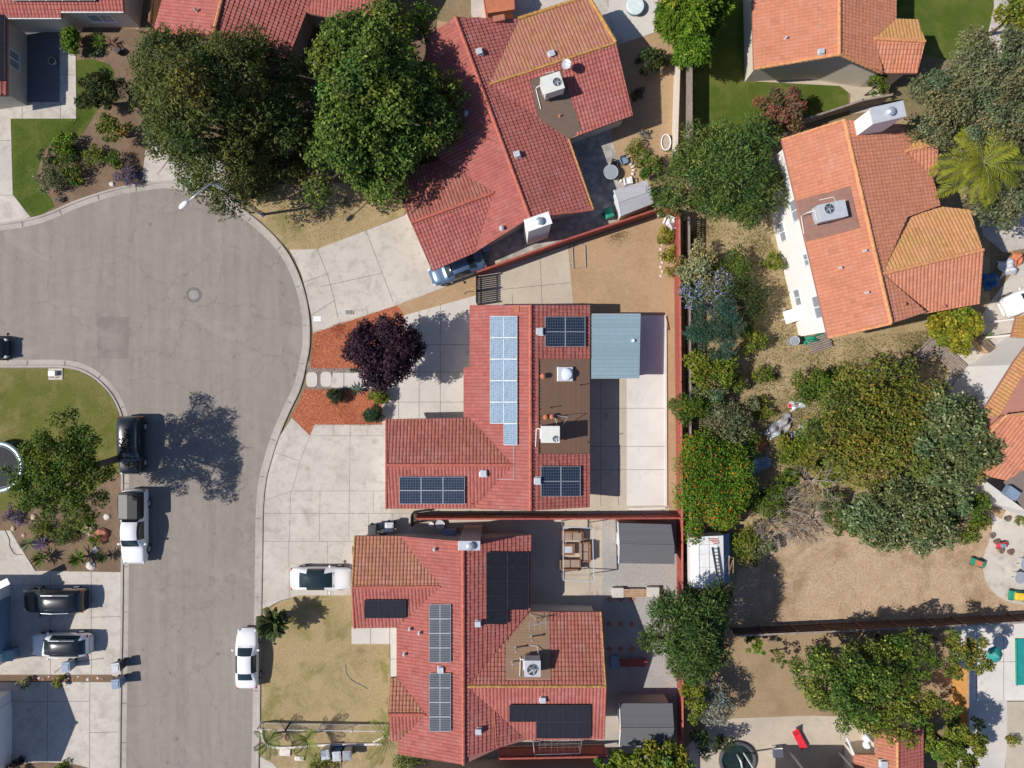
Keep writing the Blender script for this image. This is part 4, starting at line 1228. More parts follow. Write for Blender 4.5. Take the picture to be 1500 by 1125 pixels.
# painted marks and the storm drain slots on the driveway
m = MB(); m.box(G(465, 467, .037), (.62, .38, .004), .02)
for k in range(4): m.box(G(460.5 + k * 3, 467, .0415), (.035, .16, .002), .1, 1); m.box(G(461.5 + k * 3, 466.3 + (k % 2), .0415), (.08, .03, .002), .1, 1)
tag(m.build('painted_marking', [M['white'], M['ltgrey']]), 'small faded white painted rectangle on the driveway apron beside the kerb', 'marking')
dr = thing('drain_grate', 'narrow slotted drain grate in the driveway beside the orange mulch', 'drain', G(512, 457, .03))
m = MB(); m.box(G(512, 457, .034), (.72, .44, .012)); m.build('frame', M['conc_white'], dr)
m = MB()
for k in range(6): m.box(G(507 + k * 2.1, 457.5, .044), (.06, .34, .01), .08)
m.build('slots', M['black'], dr)
sheet('dirt_strip', [(582, 447), (697, 403), (700, 436), (640, 450), (592, 463)], 0.016, M['dirt'])
# middle house frontage
sheet('gravel_path', [(446, 530), (600, 520), (600, 582), (444, 576), (452, 556)], 0.010, M['pebble'])
sheet('mulch_bed', [(459, 488), (582, 447), (592, 461), (592, 540), (455, 539), (458, 512)], 0.022, M['mulch'])
sheet('mulch_bed', [(446, 570), (560, 573), (560, 621), (461, 622), (454, 638), (427, 610), (438, 590)], 0.022, M['mulch'])
sheet('front_patio', [(560, 590), (560, 560), (592, 545), (592, 462), (700, 432), (700, 625), (560, 622)], Z3, M['conc_white'],
      joints=[(560, 589, 700, 589), (584, 545, 584, 622), (614, 455, 614, 622), (645, 447, 645, 622), (592, 505, 700, 505), (592, 545, 700, 545)])
for k, (a, b) in enumerate(((488, 503.5), (504.5, 531), (532, 566))):
    sheet('path_slab', [(a + (0 if k else 0), 546), (b, 546), (b, 568), (a - (4 if k == 0 else 0), 568)], Z3, M['conc_white'])
for k, (cx, cy) in enumerate(((457, 556), (478, 555.5))):
    m = MB(); m.prism([tuple(G(cx + 8.2 * math.copysign(abs(math.cos(t)) ** .6, math.cos(t)), cy + 11 * math.copysign(abs(math.sin(t)) ** .6, math.sin(t)))[:2]) for t in [i * math.pi / 14 for i in range(28)]], 0, .05)
    tag(m.build('stepping_stone', M['conc_white'], bevel=.01), ['rounded pale stepping stone nearest the kerb', 'rounded pale stepping stone nearer the concrete path slabs'][k], 'stone', 'stepping stones between the mulch beds')
sheet('driveway', [(428, 612), (454, 638), (461, 622), (572, 622), (572, 748), (606, 751), (606, 792), (516, 800), (519, 872), (437, 872), (420, 877), (392, 889), (384, 892), (385, 800), (386, 745), (390, 704), (398, 672), (409, 640)], Z2, M['conc'],
      joints=[(454, 638, 440, 675), (440, 675, 428, 719), (405, 663, 438, 675), (461, 638, 572, 638), (428, 719, 572, 719), (388, 733, 428, 719), (386, 752, 606, 752), (386, 793, 520, 793),
              (513, 622, 513, 638), (489, 622, 489, 638), (539, 622, 539, 638), (513, 638, 511, 793), (469, 719, 468, 793), (426, 719, 424, 793), (547, 719, 547, 752), (540, 752, 540, 785), (575, 752, 575, 785), (480, 793, 480, 872), (423, 793, 424, 875)], jw=.025)
sheet('side_path', [(572, 744), (980, 740), (980, 753), (572, 751)], 0.034, M['conc_warm'])
# middle house back yard
sheet('side_yard', [(699, 404), (832, 359), (840, 447), (840, 470), (699, 470)], Z2, M['conc_warm'], joints=[(791, 372, 794, 447), (736, 424, 836, 414), (750, 430, 751, 447)])
sheet('dirt_yard', [(832, 359), (962, 316), (988, 322), (991, 753), (974, 753), (970, 470), (838, 470)], 0.014, M['dirt'])
sheet('back_patio', [(845, 462), (918, 462), (918, 746), (845, 748)], Z2, M['conc_warm'], joints=[(880, 462, 880, 748), (906, 555, 906, 748), (862, 598, 918, 598), (862, 654, 918, 654), (862, 688, 918, 688)])
sheet('back_patio', [(918, 462), (975, 462), (976, 744), (918, 746)], Z2, M['conc_bright'], joints=[(918, 598, 975, 598), (918, 654, 975, 654), (918, 688, 975, 688)])
m = MB(); m.beam(G(974.5, 462, .06), G(975.5, 744, .06), .16, .12); m.beam(G(921, 745.5, .06), G(976, 743.5, .06), .16, .12)
tag(m.build('patio_edging', M['conc_bright']), kind='structure')
# south lot
sheet('lawn', [(384, 892), (392, 889), (420, 877), (437, 872), (519, 872), (519, 943), (571, 943), (572, 1060), (382, 1058)], 0.010, M['lawn_dry'])
sheet('path', [(515, 918), (600, 918), (600, 996), (572, 996), (572, 943), (515, 943)], Z3, M['conc_white'], joints=[(543, 920, 543, 943), (571, 943, 571, 918), (572, 965, 590, 965)])
sheet('dirt_yard', [(382, 1058), (606, 1060), (606, 1240), (380, 1240)], 0.010, M['weeds'])
sheet('path', [(381, 1108), (400, 1118), (420, 1140), (420, 1240), (380, 1240)], Z2, M['conc'])
sheet('back_patio', [(600, 752), (882, 756), (882, 905), (600, 905)], 0.020, M['conc_warm'], joints=[(864, 760, 864, 880), (822, 842, 882, 842), (822, 775, 882, 775)])
sheet('paved_yard', [(600, 905), (930, 870), (945, 1130), (600, 1240)], 0.016, M['conc_grey'])
sheet('gravel_yard', [(882, 756), (992, 756), (992, 1240), (935, 1240), (915, 905), (882, 882)], 0.024, M['gravel'])
# far west island and driveways
sheet('lawn', [(-200, 540), (85, 540), (112, 543), (134, 553), (150, 566), (163, 582), (172, 600), (177, 620), (177, 700), (110, 748), (0, 748), (-200, 748)], 0.010, M['lawn_mix'])
sheet('garden_bed', [(-200, 735), (20, 748), (60, 728), (110, 738), (177, 690), (177, 838), (55, 838), (15, 777), (-200, 777)], 0.016, M['soil'])
sheet('driveway', [(-200, 777), (15, 777), (52, 836), (177, 838), (176, 990), (-200, 990)], Z2, M['conc'], joints=[(74, 838, 74, 990), (134, 838, 134, 990), (134, 904, 177, 903), (12, 857, 90, 857)])
sheet('driveway', [(-200, 998), (176, 998), (173, 1240), (-200, 1240)], Z2, M['conc'], joints=[(70, 998, 69, 1240), (132, 998, 131, 1240), (10, 1027, 132, 1027), (131, 1073, 175, 1072)])
sheet('garden_bed', [(-200, 988), (164, 988), (170, 999), (-200, 999)], 0.034, M['soil'])
sheet('garden_bed', [(10, 1120), (60, 1116), (105, 1118), (150, 1130), (150, 1240), (0, 1240)], 0.036, M['soil'])
# north yard
sheet('patio', [(690, -90), (975, -90), (958, 48), (905, 66), (860, 80), (700, 60), (690, 20)], 0.020, M['conc'], joints=[(770, -20, 800, 40), (900, 66, 880, -60), (930, -60, 930, 55)])
sheet('patio', [(905, -90), (975, -90), (958, 48), (915, 62), (890, 20)], 0.026, M['conc_white'])
sheet('side_yard', [(640, 300), (640, 30), (900, 66), (960, 48), (975, -90), (1002, -90), (992, 318), (965, 312), (700, 402), (680, 392)], 0.006, M['dirt'])
sheet('courtyard', [(780, 200), (890, 178), (905, 235), (920, 275), (955, 300), (880, 333), (690, 398), (680, 370)], 0.018, M['paver'])
# north-east gardens
sheet('lawn', [(1004, -90), (1098, -90), (1099, 119), (1228, 124), (1242, 134), (1243, 156), (1222, 170), (1160, 186), (1040, 260), (1004, 260)], 0.008, M['lawn'])
sheet('garden_path', [(1097, -90), (1106, -90), (1106, 104), (1210, 110), (1290, 112), (1292, 160), (1244, 168), (1246, 138), (1230, 126), (1099, 119)], 0.02, M['conc_warm'])
sheet('lawn', [(1300, -90), (1448, -90), (1456, 10), (1448, 70), (1400, 90), (1340, 75), (1310, 30)], 0.010, M['lawn'])
sheet('path', [(1448, -90), (1600, -90), (1600, 60), (1450, 110), (1440, 80), (1456, 10)], 0.014, M['conc'])
# overgrown east yard
sheet('dry_yard', [(1002, 200), (1160, 190), (1300, 170), (1450, 200), (1450, 520), (1400, 560), (1430, 700), (1440, 740), (1440, 925), (1064, 925), (1060, 780), (1002, 780)], 0.004, M['weeds'])
sheet('bare_yard', [(1080, 840), (1120, 780), (1240, 720), (1420, 700), (1600, 720), (1600, 905), (1070, 925)], 0.008, M['dryyard'])
sheet('driveway', [(1425, 240), (1600, 240), (1600, 345), (1470, 370), (1440, 345)], 0.020, M['conc'])
sheet('patio', [(1600, 340), (1600, 560), (1420, 600), (1385, 560), (1400, 520), (1430, 478), (1445, 450), (1490, 390)], 0.018, M['conc'])
sheet('patio', smooth_px([(1600, 735), (1470, 705), (1428, 694), (1434, 718), (1450, 748), (1452, 780), (1441, 815), (1441, 842), (1452, 864), (1474, 880), (1520, 888), (1600, 888)], 5), 0.024, M['conc'])
sheet('garden_bed', [(1432, 722), (1475, 745), (1466, 760), (1452, 752)], 0.030, M['dirt'])
# south-east gardens
sheet('bare_yard', [(1002, 918), (1064, 925), (1420, 912), (1420, 1060), (1190, 1052), (1060, 1053), (1002, 1080)], 0.006, M['lawn_tan'])
sheet('patio', [(1000, 1240), (1000, 1100), (1035, 1062), (1075, 1052), (1190, 1048), (1290, 1052), (1290, 1240)], 0.016, M['conc_warm'])
sheet('patio', [(1396, 918), (1600, 908), (1600, 1026), (1396, 1026)], 0.020, M['conc_bright'], joints=[(1430, 918, 1430, 1026), (1470, 918, 1470, 1026), (1396, 970, 1600, 968)])
sheet('patio', [(1394, 1026), (1475, 1026), (1475, 1090), (1460, 1240), (1394, 1240)], 0.024, M['conc_white'])
sheet('garden_bed', [(1475, 1028), (1600, 1026), (1600, 1240), (1470, 1240)], 0.012, M['conc_warm'])
grass_stuff('dry_weeds', 'pale dry weeds and patchy green tufts all over the overgrown back yard', [[(1010, 330), (1120, 330), (1190, 500), (1400, 480), (1400, 560), (1240, 720), (1100, 780), (1010, 780)]], 34000, 'weed', .16, 5)
grass_stuff('lawn_grass', 'patchy yellow green grass blades on the lawn in front of the lower red roofed house', [[(386, 896), (437, 874), (515, 874), (518, 946), (569, 946), (569, 1056), (386, 1056)]], 22000, 'weed', .05, 6)
grass_stuff('lawn_grass', 'short green grass on the upper left corner lawn', [[(20, 178), (110, 178), (114, 92), (150, 92), (164, 110), (136, 168), (110, 198), (60, 222), (52, 262), (78, 300), (42, 322), (22, 284)]], 15000, 'mid', .05, 16)
grass_stuff('lawn_grass', 'green and straw grass on the far left lawn', [[(0, 544), (85, 544), (120, 548), (160, 584), (174, 620), (174, 690), (100, 740), (0, 740)]], 22000, 'ygreen', .05, 17)
grass_stuff('lawn_grass', 'green grass on the lawn beside the orange gable house', [[(1040, 0), (1094, 0), (1096, 122), (1238, 130), (1240, 156), (1160, 184), (1040, 240)]], 16000, 'mid', .05, 18)
grass_stuff('leaf_litter', 'brown leaf litter lying in the gutter and on the shaded ground under the big trees', [[(345, 300), (372, 330), (400, 360), (425, 395), (418, 400), (395, 370), (368, 342), (340, 312)], [(235, 70), (430, 70), (590, 300), (360, 290)], [(1010, 340), (1120, 340), (1200, 520), (1240, 800), (1060, 780), (1010, 780)], [(50, 740), (176, 740), (176, 836), (56, 836)]], 9000, 'litter', .09, 26, z=.03, cat='leaf litter')
grass_stuff('weed_tufts', 'scattered small weeds and twigs on the bare dirt yards', [[(1090, 850), (1120, 790), (1240, 740), (1440, 740), (1440, 895), (1090, 905)], [(842, 360), (960, 325), (984, 330), (984, 455), (845, 440)], [(1070, 945), (1190, 940), (1190, 1045), (1070, 1045)], [(905, 70), (985, 60), (980, 300), (930, 220)]], 3800, 'litter', .07, 31, cat='weeds')
grass_stuff('mulch_chips', 'loose orange bark chips lying on and spilling from the two mulch beds', [[(457, 486), (583, 445), (594, 459), (594, 543), (453, 542)], [(443, 567), (562, 570), (563, 623), (462, 625), (455, 641), (425, 611)]], 7000, 'chips', .09, 36, z=.03, cat='mulch')
grass_stuff('dry_grass', 'straw coloured grass on the verge below the two big trees', [[(380, 305), (440, 275), (590, 300), (590, 314), (465, 363), (426, 364)]], 9000, 'dry', .07, 8)
# ---------------------------------------------------------------- houses
TR, TR2, TL, TO, TO2, TOL = (M[k] for k in ('tile_red', 'tile_red2', 'tile_lich', 'tile_orange', 'tile_orange2', 'tile_olich'))
# ===== middle house
h = thing('house', 'red tile roofed house in the centre with light blue solar panels and brown shingle patch', 'house', G(770, 600))
eW, rg = 2.7, 4.25
cW = tile_slope(h, [[(688, 447, 2.7), (777, 447, rg), (777, 681, rg), (752, 681, 3.8), (688, 612, 2.7)], [(752, 681, 3.8), (777, 681, rg), (777, 748, rg), (693, 745, 2.72)], [(679, 538, 2.55), (688, 538, 2.7), (688, 612, 2.7), (679, 612, 2.55)]], TR)
cE = tile_slope(h, [[(777, 447, rg), (864, 447, 2.7), (864, 743, 2.7), (777, 748, rg)]], TR, holes=[[(790, 526), (870, 526), (870, 665), (790, 665)]])
cGN = tile_slope(h, [[(566, 614, 2.7), (688, 612, 2.7), (752, 681, 3.8), (566, 681, 3.8)]], TR2)
cGS = tile_slope(h, [[(566, 681, 3.8), (752, 681, 3.8), (693, 745, 2.7), (566, 745, 2.7)]], TR)
walls(h, [(688, 447, 2.7), (777, 447, rg), (864, 447, 2.7), (864, 743, 2.7), (777, 748, rg), (693, 745, 2.72), (566, 745, 2.7), (566, 681, 3.8), (566, 614, 2.7), (688, 612, 2.7), (680, 538, 2.6), (688, 537, 2.7)], M['stucco'])
ridge(h, (777, 447, rg), (777, 748, rg), M['cap_red']); ridge(h, (566, 681, 3.8), (752, 681, 3.8), M['cap_red'])
ridge(h, (566, 681, 3.8), (566, 745, 2.7), M['cap_red'], .09, 'rake_tile', .03); ridge(h, (566, 681, 3.8), (566, 614, 2.7), M['cap_red'], .09, 'rake_tile', .03)
pad(h, cE, [(790, 526), (864, 526), (864, 665), (790, 665)], M['shingle'], 0.0)
solar(h, cW, [(718, 463), (758, 463), (758, 652), (718, 652)], 2, 6, 'pv_light', 'pv_frame_l', skip=((0, 5),))
solar(h, cE, [(798, 464), (857, 464), (857, 508), (798, 508)], 2, 2, 'pv_dark', 'pv_frame')
solar(h, cE, [(792, 683), (850, 683), (850, 727), (792, 727)], 2, 2, 'pv_dark', 'pv_frame')
solar(h, cGS, [(585, 698), (681, 698), (681, 738), (585, 738)], 3, 2, 'pv_dark', 'pv_frame')
for x, y in ((790, 486), (787, 704), (708, 693)): box_vent(h, cE if x > 777 else cGS, x, y)
sk = MB(); q = quad_on(cE, [(817, 538), (838, 538), (838, 558), (817, 558)], .10)
cc = sum(q, Vector()) / 4; sx = (q[1] - q[0]) / 2; sy = (q[0] - q[3]) / 2
sk.obox(cc, sx * 1.05, sy * 1.05, cE.n * .09); sko = sk.build('skylight', M['white'], h, bevel=.02)
sk = MB(); sk.blob(cc + cE.n * .09, sx.length * .93, sy.length * .93, .13, 16); sk.build('dome', plain('skylight_acrylic', (.72, .80, .88), .1, coat=1), sko, smooth=True)
for x, y, hh, r in ((795, 551, .3, .11), (806, 597, .55, .03), (799, 611, .3, .10), (808, 610, .32, .10), (822, 610, .35, .03), (850, 564, .55, .03), (861, 648, .4, .03)): vent_pipe(h, cE, x, y, hh, r, 'terracotta' if r > .05 else 'dark', cap=r > .05)
rooftop_ac(h, cE, 806, 636, 0, (1.32, 1.18, 1.0), 'offwhite', (.28, -.26), .25, .22)
mb = MB(); b = cE.ray(820, 630); mb.beam(b, b + Vector((.5, 1.0, .9)), .03, .03); mb.beam(b + Vector((.5, 1.0, .9)), b + Vector((-.4, 1.1, .1)), .03, .03); mb.build('antenna', M['grey'], h)
mb = MB(); mb.tube([cW.ray(753, 652, .08), cW.ray(753, 702, .08), cW.ray(712, 702, .08)], .025, 6); mb.build('conduit', M['ltgrey'], h)
mb = MB(); mb.box(cW.ray(757, 453, .12), (.35, .45, .1)); mb.build('junction_box', M['terracotta'], h)
vent_pipe(h, cGS, 690, 738, .25, .04, 'terracotta')
# garage door hint and eaves fittings
gd = walls
a, b = G(574.5, 738), G(574.5, 622)
mb = MB(); p = G(573.6, 680, 1.1); mb.box(p, (.06, 4.9, 2.2)); gdo = mb.build('garage_door', M['white'], h)
mb = MB()
for k in range(5): mb.box(p + Vector((-.04, 0, -1.0 + .5 * k)), (.02, 4.85, .03))
mb.build('door_panel_line', M['ltgrey'], gdo)
# patio cover, its own structure of posts and a corrugated sheet
pc = thing('patio_cover', 'flat pale blue corrugated metal patio cover behind the middle house', 'patio cover', G(900, 506))
q = [P(866, 460, 2.62), P(938, 460, 2.42), P(936, 554, 2.42), P(866, 554, 2.62)]
mb = MB(); n = 34
for i in range(n):
    for t0, t1, z0, z1 in ((0, .30, 0, 0), (.30, .5, 0, .05), (.5, .8, .05, .05), (.8, 1.0, .05, 0)):
        f0, f1 = (i + t0) / n, (i + t1) / n
        A = q[0].lerp(q[3], f0); B = q[1].lerp(q[2], f0); C = q[1].lerp(q[2], f1); D = q[0].lerp(q[3], f1)
        up = Vector((0, 0, 1)); mb.add([A + up * z0, B + up * z0, C + up * z1, D + up * z1], [(0, 3, 2, 1)])
mb.build('roof_sheet', M['cover2'], pc)
mb = MB(); mb.beam(q[1] - up * .06, q[2] - up * .06, .06, .12); mb.beam(q[0] - up * .06, q[1] - up * .06, .05, .12); mb.beam(q[3] - up * .06, q[2] - up * .06, .05, .12); mb.build('edge_beam', M['ltgrey'], pc)
for t in (.04, .5, .96):
    b = q[1].lerp(q[2], t); m = MB(); m.beam((b.x - .15, b.y, 0), (b.x - .15, b.y, b.z - .1), .09, .09); m.build('post', M['white'], pc)
m = MB(); c = P(927, 499, 2.5); m.cyl(c + up * .03, .12, .12, 14); m.build('vent_cap', M['white'], pc)

# ===== south house
h = thing('house', 'red tile roofed house at the bottom centre with black solar arrays', 'house', G(690, 950))
rg = 4.45
a, b, c, d, e, f = (678.5, 793, rg), (586, 785, 2.75), (645, 859, 3.86), (581, 919, 2.72), (581, 992, 2.72), (623, 1046, 3.47)
r1, r2, r3, i_ = (679, 859, rg), (679, 1046, rg), (679, 1005, rg), (679, 1120, rg)
sW = tile_slope(h, [[a, b, c, r1], [r1, c, d, e, f, r2], [r2, f, (583, 1086, 2.75), (583, 1104, 2.75), i_]], TR)
j, k_, l, m_, n_ = (778, 783, 2.7), (777, 893, 2.7), (685, 1005, 4.34), (771, 1084, 2.8), (732, 1095, 3.5)
sE = tile_slope(h, [[a, j, k_, l, r3], [r3, l, m_, n_, i_]], M['tile_red'])
sGN = tile_slope(h, [[(520, 785, 2.72), b, c, (516, 860, 3.86)]], TL)
sGS = tile_slope(h, [[(516, 860, 3.86), c, d, (519, 920, 2.72)]], TR)
sWN = tile_slope(h, [[(572, 993, 2.75), e, f, (569, 1046, 3.47)]], TL)
sWS = tile_slope(h, [[(569, 1046, 3.47), f, (583, 1085, 2.8), (572, 1085, 2.8)]], TR)
sEN = tile_slope(h, [[l, (776, 896, 2.7), (880, 896, 2.7), (887, 1005, 4.34)]], TR2, holes=[[(777, 897), (804, 897), (807, 994), (740, 994), (740, 942)]])
sES = tile_slope(h, [[l, (887, 1005, 4.34), (884, 1082, 2.78), m_]], TR)
walls(h, [b, a, j, k_, (880, 896, 2.7), (887, 1005, 4.34), (884, 1082, 2.78), m_, n_, i_, (583, 1104, 2.75), (583, 1086, 2.75), (572, 1085, 2.8), (569, 1046, 3.47), (572, 993, 2.75), e, d, (519, 920, 2.72), (516, 860, 3.86), (520, 785, 2.72)], M['stucco'], .4)
ridge(h, a, i_, M['cap_red']); ridge(h, (516, 860, 3.86), c, M['cap_red'], .1); ridge(h, l, (887, 1005, 4.34), M['cap_yel'], .09); ridge(h, (569, 1046, 3.47), f, M['cap_red'])
ridge(h, (880, 896, 2.7), (887, 1005, 4.34), M['cap_yel'], .07, 'rake_tile', .03); ridge(h, (520, 785, 2.72), (516, 860, 3.86), M['cap_yel'], .07, 'rake_tile', .03)
ridge(h, (519, 920, 2.72), (516, 860, 3.86), M['cap_red'], .09, 'rake_tile', .03); ridge(h, (887, 1005, 4.34), (884, 1082, 2.78), M['cap_red'], .08, 'rake_tile', .03)
pad(h, sEN, [(776, 897), (804, 897), (807, 994), (740, 994), (740, 942)], M['shingle_w'], .03)
solar(h, sGS, [(534, 878), (595, 878), (595, 905), (534, 905)], 3, 1, 'pv_black', 'pv_frame_b')
solar(h, sW, [(629, 885), (661, 885), (661, 970), (629, 970)], 2, 4, 'pv_mid', 'pv_frame')
solar(h, sW, [(629, 986), (661, 986), (661, 1071), (629, 1071)], 2, 4, 'pv_mid', 'pv_frame')
solar(h, sE, [(712, 809), (774, 809), (774, 914), (712, 914)], 2, 5, 'pv_black', 'pv_frame_b', skip=((1, 4),))
solar(h, sES, [(746, 1032), (865, 1032), (865, 1081), (746, 1081)], 6, 2, 'pv_black', 'pv_frame_b', skip=((0, 1), (1, 1)))
for x, y, p_ in ((700, 913, sE), (701, 1070, sE), (795, 1024, sES), (646, 980, sW)): box_vent(h, p_, x, y, s=.36)
for x, y in ((637, 804), (601, 920), (615, 926), (593, 957)): vent_pipe(h, sW, x, y, .32, .07, 'ltgrey', True)
for x, y, hh in ((756, 948, .8), (751, 969, .5), (779, 932, .9)): vent_pipe(h, sEN, x, y, hh, .05, 'galv', True)
rooftop_ac(h, sEN, 780, 978, 0, (1.15, 1.15, .95), 'ltgrey', (0, -.05), .3, .40)
mb = MB(); p0 = sEN.ray(786, 905); mb.beam(p0, p0 + up * 1.5, .04, .04)
mb.beam(p0 + up * 1.5 + Vector((-.8, -.1, 0)), p0 + up * 1.5 + Vector((.9, .25, 0)), .03, .03)
for t in (-.6, -.2, .2, .6): mb.beam(p0 + up * 1.52 + Vector((t, t * .2 - .4, 0)), p0 + up * 1.52 + Vector((t, t * .2 + .4, 0)), .02, .02)
for an in (0.5, 2.6, 4.7): mb.beam(p0 + up * .6, p0 + Vector((math.cos(an) * .6, math.sin(an) * .6, 0)), .03, .03)
mb.build('antenna', M['galv'], h)
chimney(h, 687.5, 799, 5.6, (1.45, .62), 0, 'stucco_t', z0=0)
mb = MB(); mb.tube([sE.ray(713, 918, .07), sE.ray(712, 970, .07)], .025, 6); mb.tube([sE.ray(724, 1035, .07), sE.ray(727, 1092, .07)], .035, 6); mb.build('conduit', M['terracotta'], h)

# ===== north house
h = thing('house', 'red tile roofed house above the centre with orange lichen wing and white chimney', 'house', G(740, 220))
rg = 4.3
A, B_ = (667, 25, rg), (776, 319, rg)
nW = tile_slope(h, [[A, (745, 236, rg), (644, 234, 2.72), (612, 150, 2.72), (627, 52, 3.5)], [(745, 236, rg), B_, (694, 371, 2.72), (724, 282, 3.69)], [(745, 236, rg), (724, 282, 3.69), (644, 234, 2.72)]], TR)
nE = tile_slope(h, [[A, (759, 28, 2.82), (717, 124, 4.05), (703, 121, rg)], [(703, 121, rg), (717, 124, 4.05), (833, 204, 2.74), (869, 307, 2.75), B_]], TR)
nGN = tile_slope(h, [[(602, 327, 3.7), (724, 282, 3.7), (644, 234, 2.72), (571, 257, 2.72)]], TR2)
nGS = tile_slope(h, [[(602, 327, 3.7), (724, 282, 3.7), (694, 371, 2.72), (633, 397, 2.72)]], TR)
nNN = tile_slope(h, [[(717, 124, 4.1), (759, 28, 2.82), (862, -5, 2.8), (902, 63, 4.1)]], TL)
nNS = tile_slope(h, [[(717, 124, 4.1), (902, 63, 4.1), (927, 169, 2.78), (833, 204, 2.74)]], TR, holes=[[(776, 117), (822, 101), (852, 191), (832, 206), (789, 172)]])
walls(h, [A, (627, 52, 3.5), (612, 150, 2.72), (644, 234, 2.72), (571, 257, 2.72), (602, 327, 3.7), (633, 397, 2.72), (694, 371, 2.72), B_, (869, 307, 2.75), (833, 204, 2.74), (927, 169, 2.78), (902, 63, 4.1), (862, -5, 2.8), (759, 28, 2.82)], M['stucco'], .42)
ridge(h, A, B_, M['cap_red']); ridge(h, (602, 327, 3.7), (724, 282, 3.7), M['cap_red']); ridge(h, (717, 124, 4.1), (902, 63, 4.1), M['cap_yel'], .10)
ridge(h, (862, -5, 2.8), (902, 63, 4.1), M['cap_yel'], .14, 'rake_tile'); ridge(h, (759, 28, 2.84), (862, -5, 2.8), M['cap_yel'], .14, 'eave_tile'); ridge(h, (869, 307, 2.75), (833, 204, 2.74), M['cap_yel'], .08, 'eave_tile', .03)
ridge(h, (869, 307, 2.75), B_, M['cap_red'], .09, 'rake_tile', .03); ridge(h, (717, 124, 4.1), (759, 28, 2.84), M['joint'], .05, 'valley_flashing', .0)
pad(h, nNS, [(776, 117), (822, 101), (852, 191), (833, 204), (789, 172)], M['shingle_n'], .03)
rooftop_ac(h, nNS, 809, 123, math.radians(18), (1.45, 1.25, 1.0), 'offwhite', (.22, -.05), .3, .3)
for x, y, p_ in ((702, 77, nE), (757, 227, nE), (808, 80, nNN)): box_vent(h, p_, x, y, math.radians(18), s=.38)
for x, y, p_ in ((735, 335, nW), (683, 168, nW)): vent_pipe(h, p_, x, y, .4, .09, 'ltgrey', True)
vent_pipe(h, nNS, 820, 170, .25, .06, 'terracotta')
chimney(h, 788, 325, 4.9, (1.75, .85), math.radians(19), 'stucco_w', capmat='white')
chimney(h, 731, 27, 3.6, (.8, .4), math.radians(10), 'brick', capmat='brick', cover=False)
dsh = nNS.ray(829, 103); mb = MB(); mb.beam(dsh, dsh + up * .8, .05, .05); o_ = mb.build('satellite_dish', M['grey'], h)
mb = MB()
cn = dsh + up * .9; ax = Vector((-.35, -.1, .9)).normalized(); e1 = ax.cross(Vector((0, 1, 0))).normalized(); e2 = ax.cross(e1)
vs = [cn]; 
for r_ in (.14, .27, .36):
    for k in range(18): vs.append(cn + (e1 * math.cos(k * math.pi / 9) + e2 * math.sin(k * math.pi / 9)) * r_ + ax * (r_ * r_ * .9))
fs = [(0, 1 + k, 1 + (k + 1) % 18) for k in range(18)] + [(1 + r0 * 18 + k, 19 + r0 * 18 + k, 19 + r0 * 18 + (k + 1) % 18, 1 + r0 * 18 + (k + 1) % 18) for r0 in range(2) for k in range(18)]
mb.add(vs, fs); mb.build('reflector', M['ltgrey'], o_, smooth=True)
mb = MB(); mb.beam(cn - e1 * .3, cn + ax * .55, .03, .03); mb.build('feed_arm', M['grey'], o_)

# ===== top middle house
h = thing('house', 'red tile house at the top edge behind the two big trees', 'house', G(360, 20))
t2W = tile_slope(h, [[(225, 44, 2.8), (311, 57, 4.5), (348, -90, 4.5), (268, -105, 2.8)]], TR)
t2E = tile_slope(h, [[(311, 57, 4.5), (416, 110, 2.8), (449, 20, 2.8), (492, -90, 2.8), (348, -90, 4.5)]], TR)
t2B = tile_slope(h, [[(449, 19, 2.8), (556, 40, 2.8), (583, -90, 4.6), (492, -90, 4.4)]], TR)
walls(h, [(225, 44, 2.8), (311, 57, 4.5), (416, 110, 2.8), (449, 20, 2.8), (556, 40, 2.8), (583, -90, 4.6), (348, -90, 4.4), (268, -105, 2.8)], M['stucco_t'], .4)
ridge(h, (311, 57, 4.5), (348, -90, 4.5), M['cap_or']); ridge(h, (311, 57, 4.5), (416, 110, 2.8), M['cap_red'], .1, 'rake_tile', .03); ridge(h, (311, 57, 4.5), (225, 44, 2.8), M['cap_red'], .1, 'rake_tile', .03)
vent_pipe(h, t2W, 289, 17, .4, .06, 'galv', True)

# ===== north-west corner house
h = thing('house', 'cream house with red tile roof around the dark courtyard in the top left corner', 'house', G(60, 10))
nwS = tile_slope(h, [[(-90, 27, 2.75), (90, 27, 2.75), (90, -90, 4.6), (-90, -90, 4.6)], [(90, 18, 2.95), (181, 18, 2.95), (176, -90, 4.6), (90, -90, 4.6)]], TR)
nwE = tile_slope(h, [[(10, 20, 2.7), (10, 140, 2.7), (-90, 140, 4.2), (-90, 20, 4.2)]], TR)
w_ = walls(h, [(-90, 27, 2.75), (90, 27, 2.75), (92, 18, 2.9), (181, 18, 2.9), (176, -90, 4.3), (-90, -90, 4.3)], M['stucco'], .38)
wi = walls(h, [(10, 15, 2.7), (10, 140, 2.7), (-90, 140, 4.0), (-90, 15, 4.0)], M['stucco'], .38)
solar(h, nwE, [(-34, 22), (8, 22), (8, 118), (-34, 118)], 2, 4, 'pv_black', 'pv_frame_b')
solar(h, nwS, [(20, -50), (140, -50), (140, 2), (20, 2)], 5, 2, 'pv_black', 'pv_frame_b')
for p, q2 in zip(w_, w_[1:] + w_[:1]):
    if abs(p.y - q2.y) < .3 and min(p.x, q2.x) > G(60, 0).x - 4 and abs(p.x - q2.x) > 3 and p.y < G(0, 0).y:
        L_, R_ = (p, q2) if p.x < q2.x else (q2, p)
        wall_window(h, L_, R_, .5, 2.0, .9, 2.0)
